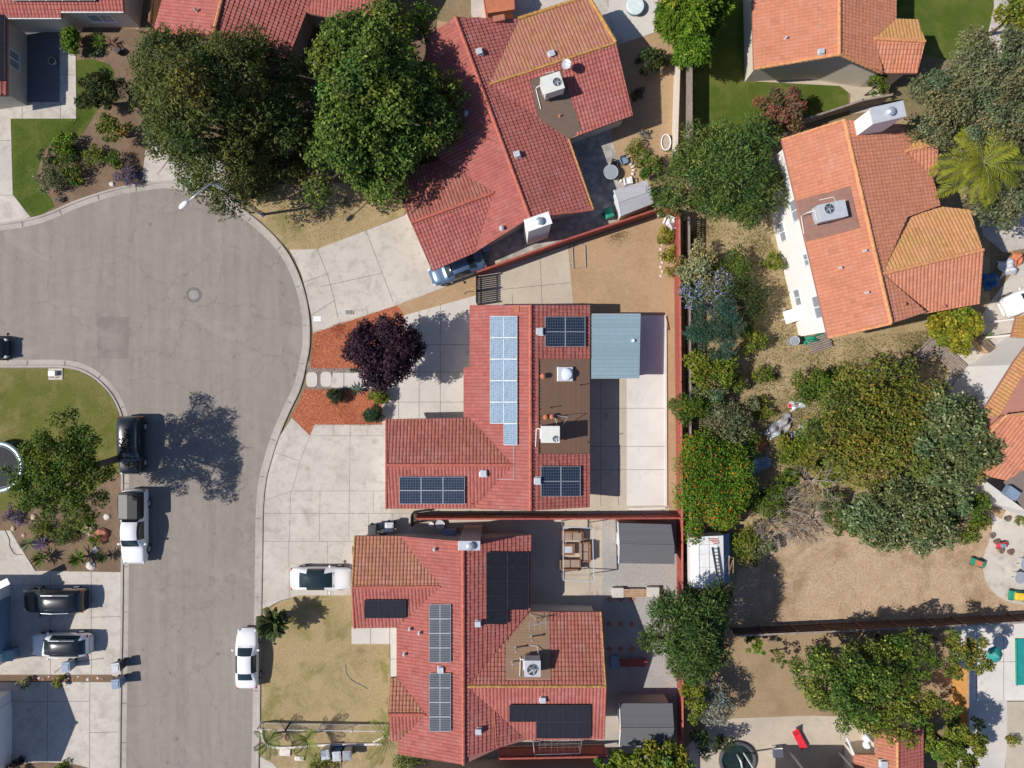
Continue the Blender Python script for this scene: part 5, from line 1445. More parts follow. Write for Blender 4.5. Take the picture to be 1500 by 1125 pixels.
for p, q2 in zip(wi, wi[1:] + wi[:1]):
    if abs(p.x - q2.x) < .3 and p.x > G(-20, 0).x:
        L_, R_ = (p, q2) if p.y < q2.y else (q2, p)
        wall_window(h, L_, R_, .52, 1.4, .9, 2.1)
ridge(h, (-90, 27, 2.75), (90, 27, 2.75), M['fascia_w'], .05, 'gutter', .0); ridge(h, (90, 18, 2.95), (181, 18, 2.95), M['fascia_w'], .05, 'gutter', .0)

# ===== two-storey east house
h = thing('house', 'two storey white house with orange tile roof and tall white chimney on the right', 'house', G(1230, 360))
rg = 7.1
K, L2 = (1236, 176, rg), (1305, 474, rg)
eW_ = tile_slope(h, [[K, L2, (1213, 495, 5.6), (1145, 205, 5.6)]], TO, holes=[[(1167, 294), (1245, 273), (1259, 334), (1181, 354)]])
eE_ = tile_slope(h, [[K, (1353, 184, 5.42), (1327, 221, 5.9), (1249, 232, rg)], [(1249, 232, rg), (1327, 221, 5.9), (1366, 258, 5.35), (1377, 301, 5.3), (1329, 318, 6.1), (1269, 318, rg)], [(1269, 318, rg), (1329, 318, 6.1), (1293, 401, 7.0), (1288, 401, rg)], [(1288, 401, rg), (1293, 401, 7.0), (1353, 458, 5.8), L2]], TO)
eN_ = tile_slope(h, [[(1293, 401, 7.0), (1329, 318, 5.7), (1380, 303, 5.5), (1418, 308, 5.6), (1440, 366, 7.0)]], TOL)
eS_ = tile_slope(h, [[(1293, 401, 7.0), (1440, 366, 7.0), (1435, 445, 5.5), (1353, 460, 5.5)]], TO)
tile_slope(h, [[(1327, 221, 6.1), (1349, 186, 5.5), (1364, 188, 5.5), (1374, 211, 6.1)]], TOL); tile_slope(h, [[(1327, 221, 6.1), (1374, 211, 6.1), (1373, 257, 5.4), (1363, 258, 5.4)]], TO)
ew = walls(h, [K, (1145, 205, 5.6), (1213, 495, 5.6), L2, (1353, 460, 5.6), (1435, 445, 5.5), (1440, 366, 7.0), (1418, 308, 5.6), (1378, 301, 5.4), (1366, 240, 5.3), (1353, 184, 5.4)], M['stucco_w'], .4)
ridge(h, K, L2, M['cap_or']); ridge(h, (1293, 401, 7.0), (1440, 366, 7.0), M['cap_or']); ridge(h, (1327, 221, 6.1), (1374, 211, 6.1), M['cap_or'])
for x0, x1 in ((K, (1145, 205, 5.6)), (L2, (1213, 495, 5.6))): ridge(h, x0, x1, M['cap_or'], .09, 'rake_tile', .03)
ridge(h, (1293, 401, 7.02), (1353, 459, 5.75), M['joint'], .05, 'valley_flashing', 0.02)
pad(h, eW_, [(1167, 294), (1245, 273), (1259, 334), (1181, 354)], plain('brown_roll_roofing', (.24, .13, .10), .95), .04)
rooftop_ac(h, eW_, 1219, 309, math.radians(12), (1.9, 1.15, .9), 'ltgrey', (-.12, .15), .25, .34)
for x, y in ((1229, 393), (1268, 429), (1265, 368)): vent_pipe(h, eW_, x, y, .35, .05, 'ltgrey', True)
for x, y in ((1380, 449), (1322, 446)): vent_pipe(h, eS_ if x > 1350 else eE_, x, y, .3, .06, 'brick', True)
chimney(h, 1300, 165, 9.2, (2.1, 1.0), math.radians(13), 'stucco_w', capmat='ltgrey')
for p, q2 in zip(ew, ew[1:] + ew[:1]):
    if (p - q2).length > 8 and min(p.x, q2.x) < G(1200, 0).x and p.x < G(1240, 0).x and q2.x < G(1240, 0).x:
        T_, B2 = (p, q2) if p.y > q2.y else (q2, p)
        for t, w, z0, z1 in ((.33, 1.6, 3.6, 4.8), (.86, 1.7, 3.6, 4.8), (.40, 1.5, .8, 2.0), (.78, 1.3, .8, 2.0), (.6, .9, 3.8, 4.7)):
            wall_window(h, T_, B2, t, w, z0, z1)
# ===== north-east house
h = thing('house', 'house with orange tile gable roof on the lawn at the top right', 'house', G(1220, 0))
xW = tile_slope(h, [[(1229, -90, 4.9), (1229, 80, 4.9), (1104, 101, 3.15), (1100, -90, 3.15)]], TO)
xE = tile_slope(h, [[(1229, -90, 4.9), (1313, -90, 3.3), (1313, 28, 3.3), (1281, 57, 3.9), (1229, 57, 4.9)], [(1229, 57, 4.9), (1281, 57, 3.9), (1292, 107, 3.5), (1229, 80, 4.9)]], TO)
tile_slope(h, [[(1281, 57, 4.0), (1313, 28, 3.3), (1344, 29, 3.3), (1355, 61, 4.0)]], TOL); tile_slope(h, [[(1281, 57, 4.0), (1355, 61, 4.0), (1343, 108, 3.2), (1292, 107, 3.3)]], TO)
xw = walls(h, [(1229, -90, 4.9), (1100, -90, 3.15), (1104, 101, 3.15), (1229, 80, 4.9), (1292, 107, 3.4), (1343, 108, 3.2), (1355, 61, 3.9), (1344, 29, 3.2), (1313, 28, 3.3), (1313, -90, 3.3)], M['stucco'], .42)
ridge(h, (1229, -90, 4.9), (1229, 80, 4.9), M['cap_or']); ridge(h, (1281, 57, 4.0), (1355, 61, 4.0), M['cap_or']); ridge(h, (1229, 80, 4.9), (1104, 101, 3.15), M['cap_or'], .12, 'rake_tile'); ridge(h, (1229, 80, 4.9), (1292, 107, 3.35), M['cap_or'], .12, 'rake_tile')
vent_pipe(h, xW, 1150, 57, .3, .05, 'ltgrey', True); box_vent(h, xW, 1202, 77, s=.32)
# ===== east edge house
h = thing('house', 'white two storey house with orange brown tile roof at the right edge', 'house', G(1480, 620))
tile_slope(h, [[(1484, 530, 5.5), (1430, 612, 5.5), (1436, 652, 5.9), (1473, 609, 6.6), (1540, 596, 6.6), (1620, 500, 6.6), (1560, 430, 5.6)]], TOL)
qS = tile_slope(h, [[(1473, 609, 6.7), (1430, 640, 5.8), (1424, 693, 5.4), (1475, 704, 5.7), (1560, 650, 6.6), (1560, 600, 6.8)]], TO)
g2 = Plane([P(1473, 704, 5.5), P(1505, 668, 5.9), P(1620, 690, 5.9), P(1620, 810, 5.5)])
pad(h, g2, [(1470, 706), (1500, 672), (1620, 672), (1620, 800), (1510, 760)], plain('grey_roof_felt', (.19, .15, .13), .95), 0)
walls(h, [(1484, 530, 5.5), (1430, 612, 5.5), (1421, 694, 5.5), (1505, 756, 5.5), (1620, 800, 5.5), (1620, 430, 5.5)], M['stucco_w'], .3)
ridge(h, (1436, 648, 5.95), (1473, 609, 6.65), M['cap_or'], .1); ridge(h, (1473, 609, 6.7), (1560, 598, 6.8), M['cap_or'], .1)
mb = MB(); mb.box(g2.ray(1481, 722, .3), (.9, .7, .5), -.6); mb.build('skylight', M['bluegrey'], h, bevel=.03)
pD = thing('porch_roof', 'small orange tile porch roof beside the white car at the right edge', 'roof', G(1500, 480))
tile_slope(pD, [[(1489, 463, 4.0), (1482, 494, 4.0), (1570, 500, 4.6), (1570, 455, 4.6)]], TOL)
for x, y in ((1486, 490), (1492, 466)):
    m = MB(); q = P(x, y, 3.8); m.beam((q.x + .3, q.y, 0), (q.x + .3, q.y, 3.85), .14, .14); m.build('post', M['stucco_w'], pD)
# ===== south-east house
h = thing('house', 'small red tile house at the bottom right below the leafy trees', 'house', G(1300, 1110))
bW = tile_slope(h, [[(1282, 1072, 2.75), (1314, 1070, 3.5), (1314, 1240, 3.5), (1282, 1240, 2.75)], [(1251, 1105, 2.1), (1282, 1105, 2.75), (1282, 1240, 2.75), (1251, 1240, 2.1)]], TO2)
bE = tile_slope(h, [[(1314, 1070, 3.5), (1352, 1066, 2.75), (1352, 1240, 2.75), (1314, 1240, 3.5)]], TR)
walls(h, [(1282, 1072, 2.6), (1314, 1070, 3.5), (1352, 1066, 2.75), (1352, 1240, 2.75), (1314, 1240, 3.5), (1251, 1240, 2.2), (1251, 1105, 2.2), (1282, 1105, 2.6)], M['stucco'], .3)
ridge(h, (1314, 1070, 3.5), (1314, 1240, 3.5), M['cap_or'], .1); box_vent(h, bW, 1293, 1118, s=.45)
ridge(h, (1251, 1105, 2.1), (1240, 1080, 2.3), M['fascia_w'], .08, 'gutter', 0)
for k, y in enumerate((1082, 1092)):
    m = MB(); c = bW.ray(1271, y, .0); c.z = 2.3; m.tube([c, c + up * .12, c + up * .4, c + up * .5], [.30, .32, .16, .05], 14)
    m.build('turbine_vent', M['white'], h, smooth=True)
# ===== west houses whose gables shade the driveways
for (lbl, pk, y0, y1, xe) in (('dark shaded garage front of the house left of the two parked cars', (-55, 946), 873, 1001, -34), ('white garage front of the house at the bottom left corner', (-54, 1124), 1040, 1166, -32)):
    h = thing('house', lbl, 'house', G(-30, pk[1]))
    N0, Pk, S0 = (xe, y0, 3.7), (pk[0], pk[1], 5.0), (xe, y1, 3.7)
    B0, Bk, B1 = (-190, y0, 3.7), (-190, pk[1], 5.0), (-190, y1, 3.7)
    tile_slope(h, [[N0, Pk, Bk, B0]], TR); tile_slope(h, [[Pk, S0, B1, Bk]], TR)
    ww = walls(h, [N0, Pk, S0, B1, Bk, B0], M['stucco_w'], .25)
    ridge(h, Pk, Bk, M['cap_red'])
    m = MB()
    for q1, q2 in ((P(*N0), P(*Pk)), (P(*Pk), P(*S0))): m.beam(q1 + Vector((.02, 0, -.1)), q2 + Vector((.02, 0, -.1)), .05, .22)
    m.build('barge_board', M['white'], h)
    if pk[1] < 1000:
        m = MB(); m.beam(P(-30, 872, 2.6), P(13, 851, 2.6), .5, .10); m.build('awning', M['white'], h)
    yc = (P(*N0).y + P(*S0).y) / 2; xx = max(q.x for q in ww)
    m = MB(); m.box((xx + .03, yc, 1.1), (.05, 4.2, 2.2)); m.build('garage_door', M['white'] if pk[1] > 1000 else M['bluegrey'], h)

# neighbours whose roofs begin just below the picture
h = thing('house', 'tan house whose wall stands just behind the dark fence at the bottom edge', 'house', G(750, 1180))
tile_slope(h, [[(590, 1134, 2.8), (893, 1131, 2.8), (893, 1260, 4.4), (590, 1260, 4.4)]], TR)
walls(h, [(590, 1134, 2.8), (893, 1131, 2.8), (893, 1260, 4.4), (590, 1260, 4.4)], M['stucco_t'], .4)
h = thing('patio_cover', 'flat roofed patio cover shading the paving beside the red lounger', 'patio cover', G(1180, 1120))
mb = MB(); q = [P(1104, 1128, 2.8), P(1262, 1128, 2.8), P(1262, 1290, 2.9), P(1104, 1290, 2.9)]
mb.prism([(p.x, p.y) for p in q], 2.75, 2.9); mb.build('roof', M['fascia_w'], h)
for x_ in (1108, 1180, 1255): p = P(x_, 1132, 2.8); mb = MB(); mb.beam((p.x, p.y, 0), (p.x, p.y, 2.75), .12, .12); mb.build('post', M['white'], h)
# ---------------------------------------------------------------- sheds
def shed(label, cs, hw, hr, mat, wallm, axis=0, gable='white', name='shed'):
    """cs: image corners of the roof tl,tr,br,bl ; ridge runs tl->tr direction"""
    tl, tr, br, bl = [P(x, y, hw) for x, y in cs]
    c = (tl + tr + br + bl) / 4; root = thing(name, label, 'shed', Vector((c.x, c.y, 0)))
    ml, mr = (tl + bl) / 2, (tr + br) / 2
    ml.z = mr.z = hr
    for nm, qd in (('roof_slope', (tl, tr, mr, ml)), ('roof_slope', (ml, mr, br, bl))):
        m = MB(); vs = [p + up * .03 for p in qd] + [p - up * .03 for p in qd]
        m.add(vs, [(3, 2, 1, 0), (4, 5, 6, 7), (0, 1, 5, 4), (1, 2, 6, 5), (2, 3, 7, 6), (3, 0, 4, 7)]); m.build(nm, M[mat], root)
    def ins(p, t=.10): return p.lerp(Vector((c.x, c.y, p.z)), t)
    m = MB(); b = [ins(p) for p in (tl, tr, br, bl)]; a_, b2 = ins(ml), ins(mr)
    f0 = [Vector((p.x, p.y, 0)) for p in b]
    m.add([f0[0], f0[1], b[1] - up * .03, b[0] - up * .03], [(0, 3, 2, 1)]); m.add([f0[2], f0[3], b[3] - up * .03, b[2] - up * .03], [(0, 3, 2, 1)])
    m.add([f0[1], f0[2], b[2] - up * .03, b2 - up * .04, b[1] - up * .03], [(0, 4, 3, 2, 1)]); m.add([f0[3], f0[0], b[0] - up * .03, a_ - up * .04, b[3] - up * .03], [(0, 4, 3, 2, 1)])
    m.build('wall', M[wallm], root)
    m = MB(); m.beam(tl, ml, .06, .12); m.beam(ml, bl, .06, .12); m.build('gable_trim', M[gable], root)
    m = MB(); m.beam(ml + up * .04, mr + up * .04, .14, .04); m.build('ridge_cap', M[mat], root)
    dd = (f0[0] + f0[3]) / 2; o = (dd - Vector((c.x, c.y, 0))).normalized(); sd = Vector((-o.y, o.x, 0))
    m = MB(); m.obox(dd + o * .03 + up * .9, sd * .45, o * .02, up * .9); m.build('door', M[gable], root)
    return root
shed('dark grey gabled shed beside the red fence, upper of the two behind the lower house', [(905, 766), (983, 768), (988, 826), (906, 825)], 2.0, 2.5, 'shingle_grey', 'stucco_t')
shed('grey gabled shed at the bottom corner of the gravel yard', [(907, 1030), (985, 1030), (984, 1092), (907, 1092)], 2.0, 2.6, 'shingle_grey', 'stucco_t')
shed('pale grey garden shed tight against the red fence behind the upper red house', [(899, 279), (947, 264), (957, 298), (909, 317)], 1.9, 2.3, 'shingle_lt', 'white')
shed('terracotta coloured playhouse on the patio at the top edge', [(705, -14), (752, -26), (754, 14), (712, 20)], 1.8, 2.2, 'terracotta', 'terracotta', gable='terracotta', name='playhouse')
# ---------------------------------------------------------------- fences
fence('fence', 'red stained board fence running diagonally between the upper house and the dirt yard', [(701, 404), (830, 357), (962, 313), (986, 319)], 1.8, M['fence_red'], post=M['fence_red'], top=M['fence_red'])
fence('fence', 'long red stained board fence along the east side of the middle and lower back yards', [(987, 319), (989, 560), (991, 752), (992, 1180)], 1.75, M['fence_red'], post=M['fence_red'], top='cap_red')
fence('fence', 'dark red board fence between the middle house and the lower house', [(614, 754), (800, 754), (990, 753)], 1.6, M['fence_red'], post=M['fence_red'], top=M['fence_red'])
fence('fence', 'dark red brown board fence behind the soccer goal at the bottom', [(732, 1093), (884, 1090)], 1.8, M['fence_red'], post=M['fence_red'], top=M['fence_red'])
fence('fence', 'grey weathered fence hidden in the shrubs just east of the long red fence', [(1001, 325), (1003, 560), (1003, 780)], 1.7, M['fence_dk'], post='fence_grey', top='fence_grey', gapb=.02)
fence('fence', 'dark brown board fence across the bottom of the bare dirt yard', [(1066, 919), (1200, 913), (1350, 906), (1600, 893)], 1.8, M['fence_dk'], post='wood', top='fence_grey')
fence('fence', 'new yellow cedar board fence beside the white patio at the bottom right', [(1393, 968), (1393, 1056)], 2.0, M['fence_yel'], post='woodlt', top='woodlt')
fence('fence', 'brown board fence beside the cypress row at the top', [(1005, -80), (1004, 40), (1004, 230)], 1.8, M['fence_grey'], post='fence_grey', top='fence_grey')
fence('fence', 'grey board fence between the lawn and the two storey east house', [(1150, 192), (1248, 160), (1290, 152)], 1.7, M['fence_grey'], post='fence_grey', top='fence_grey')
fence('fence', 'short grey fence beside the top middle house at the top left', [(246, -60), (236, 50)], 1.8, M['woodlt'], post='wood', top='wood')
fence('gate', 'slatted side gate of the middle house casting a striped shadow', [(699, 406), (699, 447)], 1.9, M['fence_dk'], post='dark', gapb=.014, cap=False, cat='gate', step=1.1)
fence('gate', 'short dark gate between the middle house garage and the red fence', [(606, 749), (606, 766)], 1.7, M['fence_dk'], post='dark', gapb=.01, cap=False, cat='gate')
fence('metal_fence', 'low white metal picket fence across the bottom of the front lawn', [(384, 1058), (425, 1059), (567, 1061)], 1.15, M['white'], post='white', style='picket', pick=.13)
fence('fence', 'fence between the shaded courtyard and big dark tree by the lamp', [(312, 268), (345, 296), (366, 312)], .9, M['grey'], post='grey', style='picket', pick=.12, cat='railing')
m = MB(); m.beam(G(990, 100, .45), G(986, 230, .45), .30, .9); tag(m.build('garden_wall', M['bluegrey'] if False else M['stucco'], bevel=.02), 'low pale wall along the east edge of the upper back yard', 'wall')
# scalloped wire edging at the head of the lawn
m = MB()
pts = smooth_px([(386, 897), (395, 888), (410, 880), (430, 875)], 6)
for (x0, y0), (x1, y1) in zip(pts[:-1], pts[1:]):
    a, b = G(x0, y0), G(x1, y1); m.tube([a, a.lerp(b, .2) + up * .25, a.lerp(b, .5) + up * .34, a.lerp(b, .8) + up * .25, b], .012, 5)
tag(m.build('garden_edging', M['white']), 'low white scalloped edging curving round the top corner of the front lawn', 'edging')
m = MB()
pts = smooth_px([(383, 1066), (388, 1086), (410, 1094), (480, 1090), (560, 1089)], 6)
for i, ((x0, y0), (x1, y1)) in enumerate(zip(pts[:-1], pts[1:])): m.beam(G(x0, y0, .08), G(x1, y1, .08), .16, .16 + .02 * (i % 2))
tag(m.build('stone_edging', M['rock_w']), 'line of pale edging stones below the white metal fence', 'edging')

# ---------------------------------------------------------------- vehicles
def roof_bars(root, X):
    for s in (-1, 1):
        m = MB(); m.tube([X((-1.7, s * .66, 1.72)), X((-.5, s * .68, 1.78)), X((.4, s * .66, 1.70))], .022, 6); m.build('roof_rail', M['galv'], root)
def shell(root, X):
    m = MB(); a = .86
    prof = [(-a, 1.04), (-a * .98, 1.35), (-a * .84, 1.72), (0, 1.80), (a * .84, 1.72), (a * .98, 1.35), (a, 1.04)]
    xs = (-2.72, -2.62, -.80, -.74)
    vs = [X((x, y * (.94 if k in (0, 3) else 1), z - (.05 if k in (0, 3) else 0))) for k, x in enumerate(xs) for y, z in prof]
    fs = [(i * 7 + j, i * 7 + j + 1, (i + 1) * 7 + j + 1, (i + 1) * 7 + j) for i in range(3) for j in range(6)] + [tuple(range(7)), tuple(21 + i for i in reversed(range(7)))]
    m.add(vs, fs); s = m.build('camper_shell', M['black'], root, smooth=False, bevel=.03)
    for sg in (-1, 1):
        w = MB(); w.obox(X((-1.7, sg * a * .95, 1.45)), X((.7, 0, 0)) - X((0, 0, 0)), X((0, .02, 0)) - X((0, 0, 0)), Vector((0, 0, .13))); w.build('window', M['glass'], s)
car('parked_suv', 'black boxy sport utility parked at the kerb beside the leaning tree', 'car', 192, 652, -90, 'boxy', 'p_black', group='cars parked along the kerb', scale=.97)
car('parked_pickup', 'white pickup truck with black camper shell parked at the kerb', 'truck', 197, 772, -90, 'pickup', 'p_white', extra=shell, group='cars parked along the kerb', scale=1.02)
car('parked_sedan', 'white sedan parked on the street beside the small palm', 'car', 361, 966, 90, 'sedan', 'p_white', group='cars parked along the kerb', scale=.98)
car('parked_sedan', 'white sedan with dark glass roof on the driveway of the lower red house', 'car', 469, 848, 0, 'sedan', 'p_white', sunroof=(4, 5))
car('parked_suv', 'black sport utility in the shaded driveway, upper of the two', 'car', 79, 880, 180, 'suv', 'p_black', extra=roof_bars, group='cars in the west driveway', scale=1.02)
car('parked_suv', 'white sport utility with black roof, lower of the two in the driveway', 'car', 88, 945, 180, 'suv', 'p_white', roofpaint='p_black', extra=roof_bars, group='cars in the west driveway', scale=.96)
car('parked_car', 'dark sport utility cut by the left edge of the picture at the kerb', 'car', -34, 510, 0, 'suv', 'p_black', scale=.98)
car('parked_pickup', 'blue grey pickup in the shade under the eaves of the upper red house', 'truck', 670, 392, 200, 'sedan', 'p_blue', scale=.95)
car('parked_car', 'white car with black windscreen at the right edge above the white patio', 'car', 1512, 434, 205, 'suv', 'p_white', scale=.98)

# ---------------------------------------------------------------- street furniture
t = thing('street_lamp', 'tall steel street lamp leaning its arm over the turning circle', 'street lamp', P(310, 265, 9).xy.to_3d())
b = Vector((P(310, 265, 9).x, P(310, 265, 9).y, 0))
hd = P(269, 300, 9.0)
m = MB(); m.tube([b, b + up * 4, b + up * 8.4], [.11, .09, .07], 12); m.cyl(b, .2, .12, 12); m.build('pole', M['galv'], t, smooth=True)
m = MB(); q = b + up * 8.4; m.tube([q, q + up * .35 + (hd - q) * .12, q.lerp(hd, .5) + up * .25, hd - (hd - q).normalized() * .25], [.06, .05, .045, .04], 8); m.build('arm', M['galv'], t, smooth=True)
d = (hd - q); d.z = 0; d.normalize(); s = Vector((-d.y, d.x, 0))
m = MB(); m.blob(hd, .40, .19, .10, 14, rot=math.atan2(d.y, d.x)); m.build('lamp_head', M['white'], t, smooth=True)
m = MB(); m.blob(hd - up * .05 + d * .08, .22, .14, .08, 12, rot=math.atan2(d.y, d.x)); m.build('lens', M['lamp_glass'], t, smooth=True)
bin_('grey bin standing beside the planted divider strip near the white car', 96, 978, .1, 'bluegrey', h=1.0)
bin_('black bin at the kerb just above the divider strip', 169, 979, .15, 'dark', 'grey', h=1.1)
bin_('blue lidded bin at the kerb just below the divider strip', 169, 1003, .1, 'bluegrey', 'bluegrey', h=1.1)
bin_('dark bin beside the garage of the lower house', 545, 777, 0, 'dark', 'dark', h=1.0, group='bins by the lower house garage')
bin_('blue bin with a pale grey lid beside the garage of the lower house', 570, 773, 0, 'binblue', 'ltgrey', h=1.1, group='bins by the lower house garage')
bin_('small dark green bin tucked between the two garage bins', 560, 781, 0, 'green', 'dark', h=.7, w=.4, group='bins by the lower house garage')
bin_('pale grey bin, left of three on the dirt below the metal fence', 476, 1106, 3.3, 'ltgrey', 'ltgrey', group='three bins below the metal fence')
bin_('blue bin with grey lid, middle of three on the dirt below the metal fence', 493, 1108, 3.2, 'binblue', 'ltgrey', group='three bins below the metal fence')
bin_('dark grey bin, right of three on the dirt below the metal fence', 508, 1107, 3.2, 'grey', 'grey', group='three bins below the metal fence')
bin_('teal green bin beside the pale garden shed', 892, 312, .4, 'green', 'green', h=1.0)
m = MB(); p = G(82, 548); m.box(p + up * .03, (1.1, .9, .06)); o = m.build('concrete_pad', M['conc'])
ub = thing('utility_box', 'small cream utility box on a concrete pad at the top of the left lawn', 'utility box', p); o.parent = ub; o.location = -Vector(p); WL[o.name] = Vector(p)
m = MB(); m.box(p + up * .22 + Vector((-.1, .05, 0)), (.55, .38, .35)); m.build('box', M['offwhite'], ub, bevel=.02)
for k in (-1, 1): m = MB(); m.tube([p + Vector((k * .22 - .1, -.25, .05)), p + Vector((k * .22 - .1, -.25, .25))], .03, 6); m.build('pipe', M['dark'], ub)
# trampoline
tc = P(-2, 684, .8); t = thing('trampoline', 'round black trampoline with silver frame cut by the left edge', 'trampoline', Vector((tc.x, tc.y, 0)))
m = MB(); m.cyl(tc - up * .02, 1.72, .03, 40); m.build('mat', M['trampoline_mat'], t)
m = MB(); m.ring(tc, 1.85, .17, 44, 8); m.build('spring_pad', plain('silver_pad', (.45, .55, .58), .3, .3), t, smooth=True)
m = MB(); m.ring(tc + up * .02, 1.60, .02, 44, 5)
for k in range(20): a = k * math.pi / 20; m.beam(tc + Vector((math.cos(a) * 1.55, math.sin(a) * 1.55, 0)), tc + Vector((math.cos(a) * 1.9, math.sin(a) * 1.9, 0)), .02, .02)
m.build('springs', M['grey'], t)
for k in range(6): a = k * math.pi / 3 + .2; m = MB(); e = tc + Vector((math.cos(a) * 1.9, math.sin(a) * 1.9, 0)); m.beam((e.x, e.y, 0), e, .05, .05); m.build('leg', M['galv'], t)
# soccer goal
g0, g1 = G(783, 1066), G(848, 1066)
t = thing('soccer_goal', 'white tube soccer goal between the lower house and the bottom fence', 'goal', (g0 + g1) / 2)
g0, g1 = P(781, 1085, .06), P(852, 1084, .06); b0, b1 = P(783, 1106, 1.5), P(850, 1104, 1.5)
m = MB(); m.tube([g0, b0, b1, g1], .045, 8); m.tube([Vector((b0.x, b0.y, .05)), b0], .035, 6); m.tube([Vector((b1.x, b1.y, .05)), b1], .035, 6); m.tube([Vector((b0.x, b0.y, .05)), Vector((b1.x, b1.y, .05))], .03, 6); m.build('frame', M['white'], t, smooth=True)
m = MB()
for k in range(9): f = k / 8; m.tube([g0.lerp(g1, f), b0.lerp(b1, f)], .006, 3)
for k in range(5): f = k / 4; m.tube([g0.lerp(b0, f), g1.lerp(b1, f)], .006, 3)
m.build('net', M['white'], t)
# back-yard wire loop on the dirt
m = MB(); m.tube([G(838, 352, .06), G(840, 394, .06), G(858, 392, .06), G(857, 360, .06), G(838, 353, .06)], .05, 6)
tag(m.build('pole_frame', M['grey']), 'thin grey rectangular frame lying on the dirt beside the side yard slab', 'frame')
m = MB(); m.tube([G(975, 463, .1), G(979, 484, .1)], .05, 6); tag(m.build('pipe', M['wood']), 'short brown pipe lying by the corner of the back patio', 'pipe')

def chair(label, px, py, rz, mat, group, s=1.0):
    p = G(px, py); r = thing('chair', label, 'chair', p, group)
    ca, sa = math.cos(rz), math.sin(rz)
    def X(x, y, z): return Vector((p.x + (x * ca - y * sa) * s, p.y + (x * sa + y * ca) * s, z * s))
    e1, e2 = Vector((ca, sa, 0)) * s, Vector((-sa, ca, 0)) * s
    m = MB(); m.obox(X(0, 0, .43), e1 * .27, e2 * .27, up * .03); m.build('seat', M[mat], r, bevel=.015)
    m = MB()
    for k in range(4): m.obox(X(-.21 + .14 * k, .30, .70), e1 * .05, e2 * .02, up * .26)
    m.obox(X(0, .31, .95), e1 * .27, e2 * .02, up * .04); m.build('backrest', M[mat], r)
    for k in (-1, 1):
        m = MB(); m.obox(X(k * .30, .02, .62), e1 * .04, e2 * .26, up * .02); m.build('armrest', M[mat], r)
        for j in (-1, 1): m = MB(); m.beam(X(k * .27, j * .25, 0), X(k * .27, j * .25, .6), .05, .05); m.build('leg', M[mat], r)
    return r
chair('white plastic garden chair under the feathery tree, nearer the pale shed', 964, 312, .6, 'white', 'white garden chairs in the corner of the dirt yard', 1.15)
chair('white plastic garden chair above the yellow shrubs by the red fence', 976, 328, -.4, 'white', 'white garden chairs in the corner of the dirt yard', 1.15)
chair('white plastic garden chair pushed against the red fence beside the yellow shrub', 983, 332, 2.0, 'white', 'white garden chairs in the corner of the dirt yard', 1.1)
def table(label, px, py, r, mat, h=.72, legs=4, group=None, glass=False):
    p = G(px, py); t = thing('table', label, 'table', p, group)
    m = MB(); m.cyl(p + up * (h - .03), r, .03, 30); m.build('tabletop', M[mat], t)
    m = MB(); m.ring(p + up * (h - .01), r, .03, 30, 6); m.build('rim', M['ltgrey'], t)
    for k in range(legs): a = k * 2 * math.pi / legs + .4; m = MB(); m.beam(p + Vector((math.cos(a) * r * .8, math.sin(a) * r * .8, 0)), p + Vector((math.cos(a) * r * .55, math.sin(a) * r * .55, h - .03)), .04, .04); m.build('leg', M['ltgrey'], t)
    return t
table('round pale glass patio table behind the upper red house', 893, 256, .55, 'winglass')
table('round clear glass table on the curved patio at the right', 1485, 843, .45, 'winglass', group='glass tables on the curved patio')
table('round clear glass table beside the toy car on the curved patio', 1494, 823, .5, 'winglass', group='glass tables on the curved patio')
# ring of pots and ornaments beside the glass table
p = G(912, 250); t = thing('flower_bed', 'round stone edged bed of dry flowers beside the glass patio table', 'flower bed', p)
m = MB()
for k in range(18): a = k * math.pi / 9; m.blob(p + Vector((math.cos(a) * .85, math.sin(a) * .85, .08)), .16, .12, .12, 7, .15, rot=a)
m.build('stone_ring', M['rock_w'], t); m = MB(); m.cyl(p, .75, .08, 24); m.build('bed_soil', M['dirt'], t)
chair('pale chair beside the round stone bed in the upper back yard', 912, 238, .3, 'bluegrey', 'chairs around the stone bed', .95)
chair('dark metal chair left of the round stone bed in the upper back yard', 899, 243, 1.3, 'dark', 'chairs around the stone bed', .95)
chair('lilac white chair just above the pale garden shed', 918, 268, 3.3, 'white', 'chairs around the stone bed', 1.0)
# oval tub
p = G(974, 211); t = thing('planter_tub', 'oval white rimmed tub of soil on the dirt strip by the pale wall', 'planter', p)
m = MB(); n = 28; rim = [p + Vector((math.cos(k * 2 * math.pi / n) * .36 + .0, math.sin(k * 2 * math.pi / n) * .62, .4)) for k in range(n + 1)]
m.tube(rim, .05, 8, False); m.build('rim', M['white'], t, smooth=True)
m = MB(); m.prism([(q.x, q.y) for q in rim[:-1]], 0.0, .34); m.build('tub', M['stucco_t'], t)
# fountain on the north patio
p = P(931, 8, .5); p.z = 0; t = thing('fire_pit', 'round pale blue covered fire pit on the patio at the top edge', 'fire pit', p)
m = MB(); m.cyl(p, .62, .45, 30); m.build('base', M['bluegrey'], t, bevel=.02); m = MB(); m.cyl(p + up * .45, .72, .07, 30, r2=.66); m.build('cover', plain('pale_cover', (.6, .68, .68), .6), t, bevel=.02)
M['sofa_tan'] = plain('faded_cushion', (.30, .215, .165), .9, var=.15)
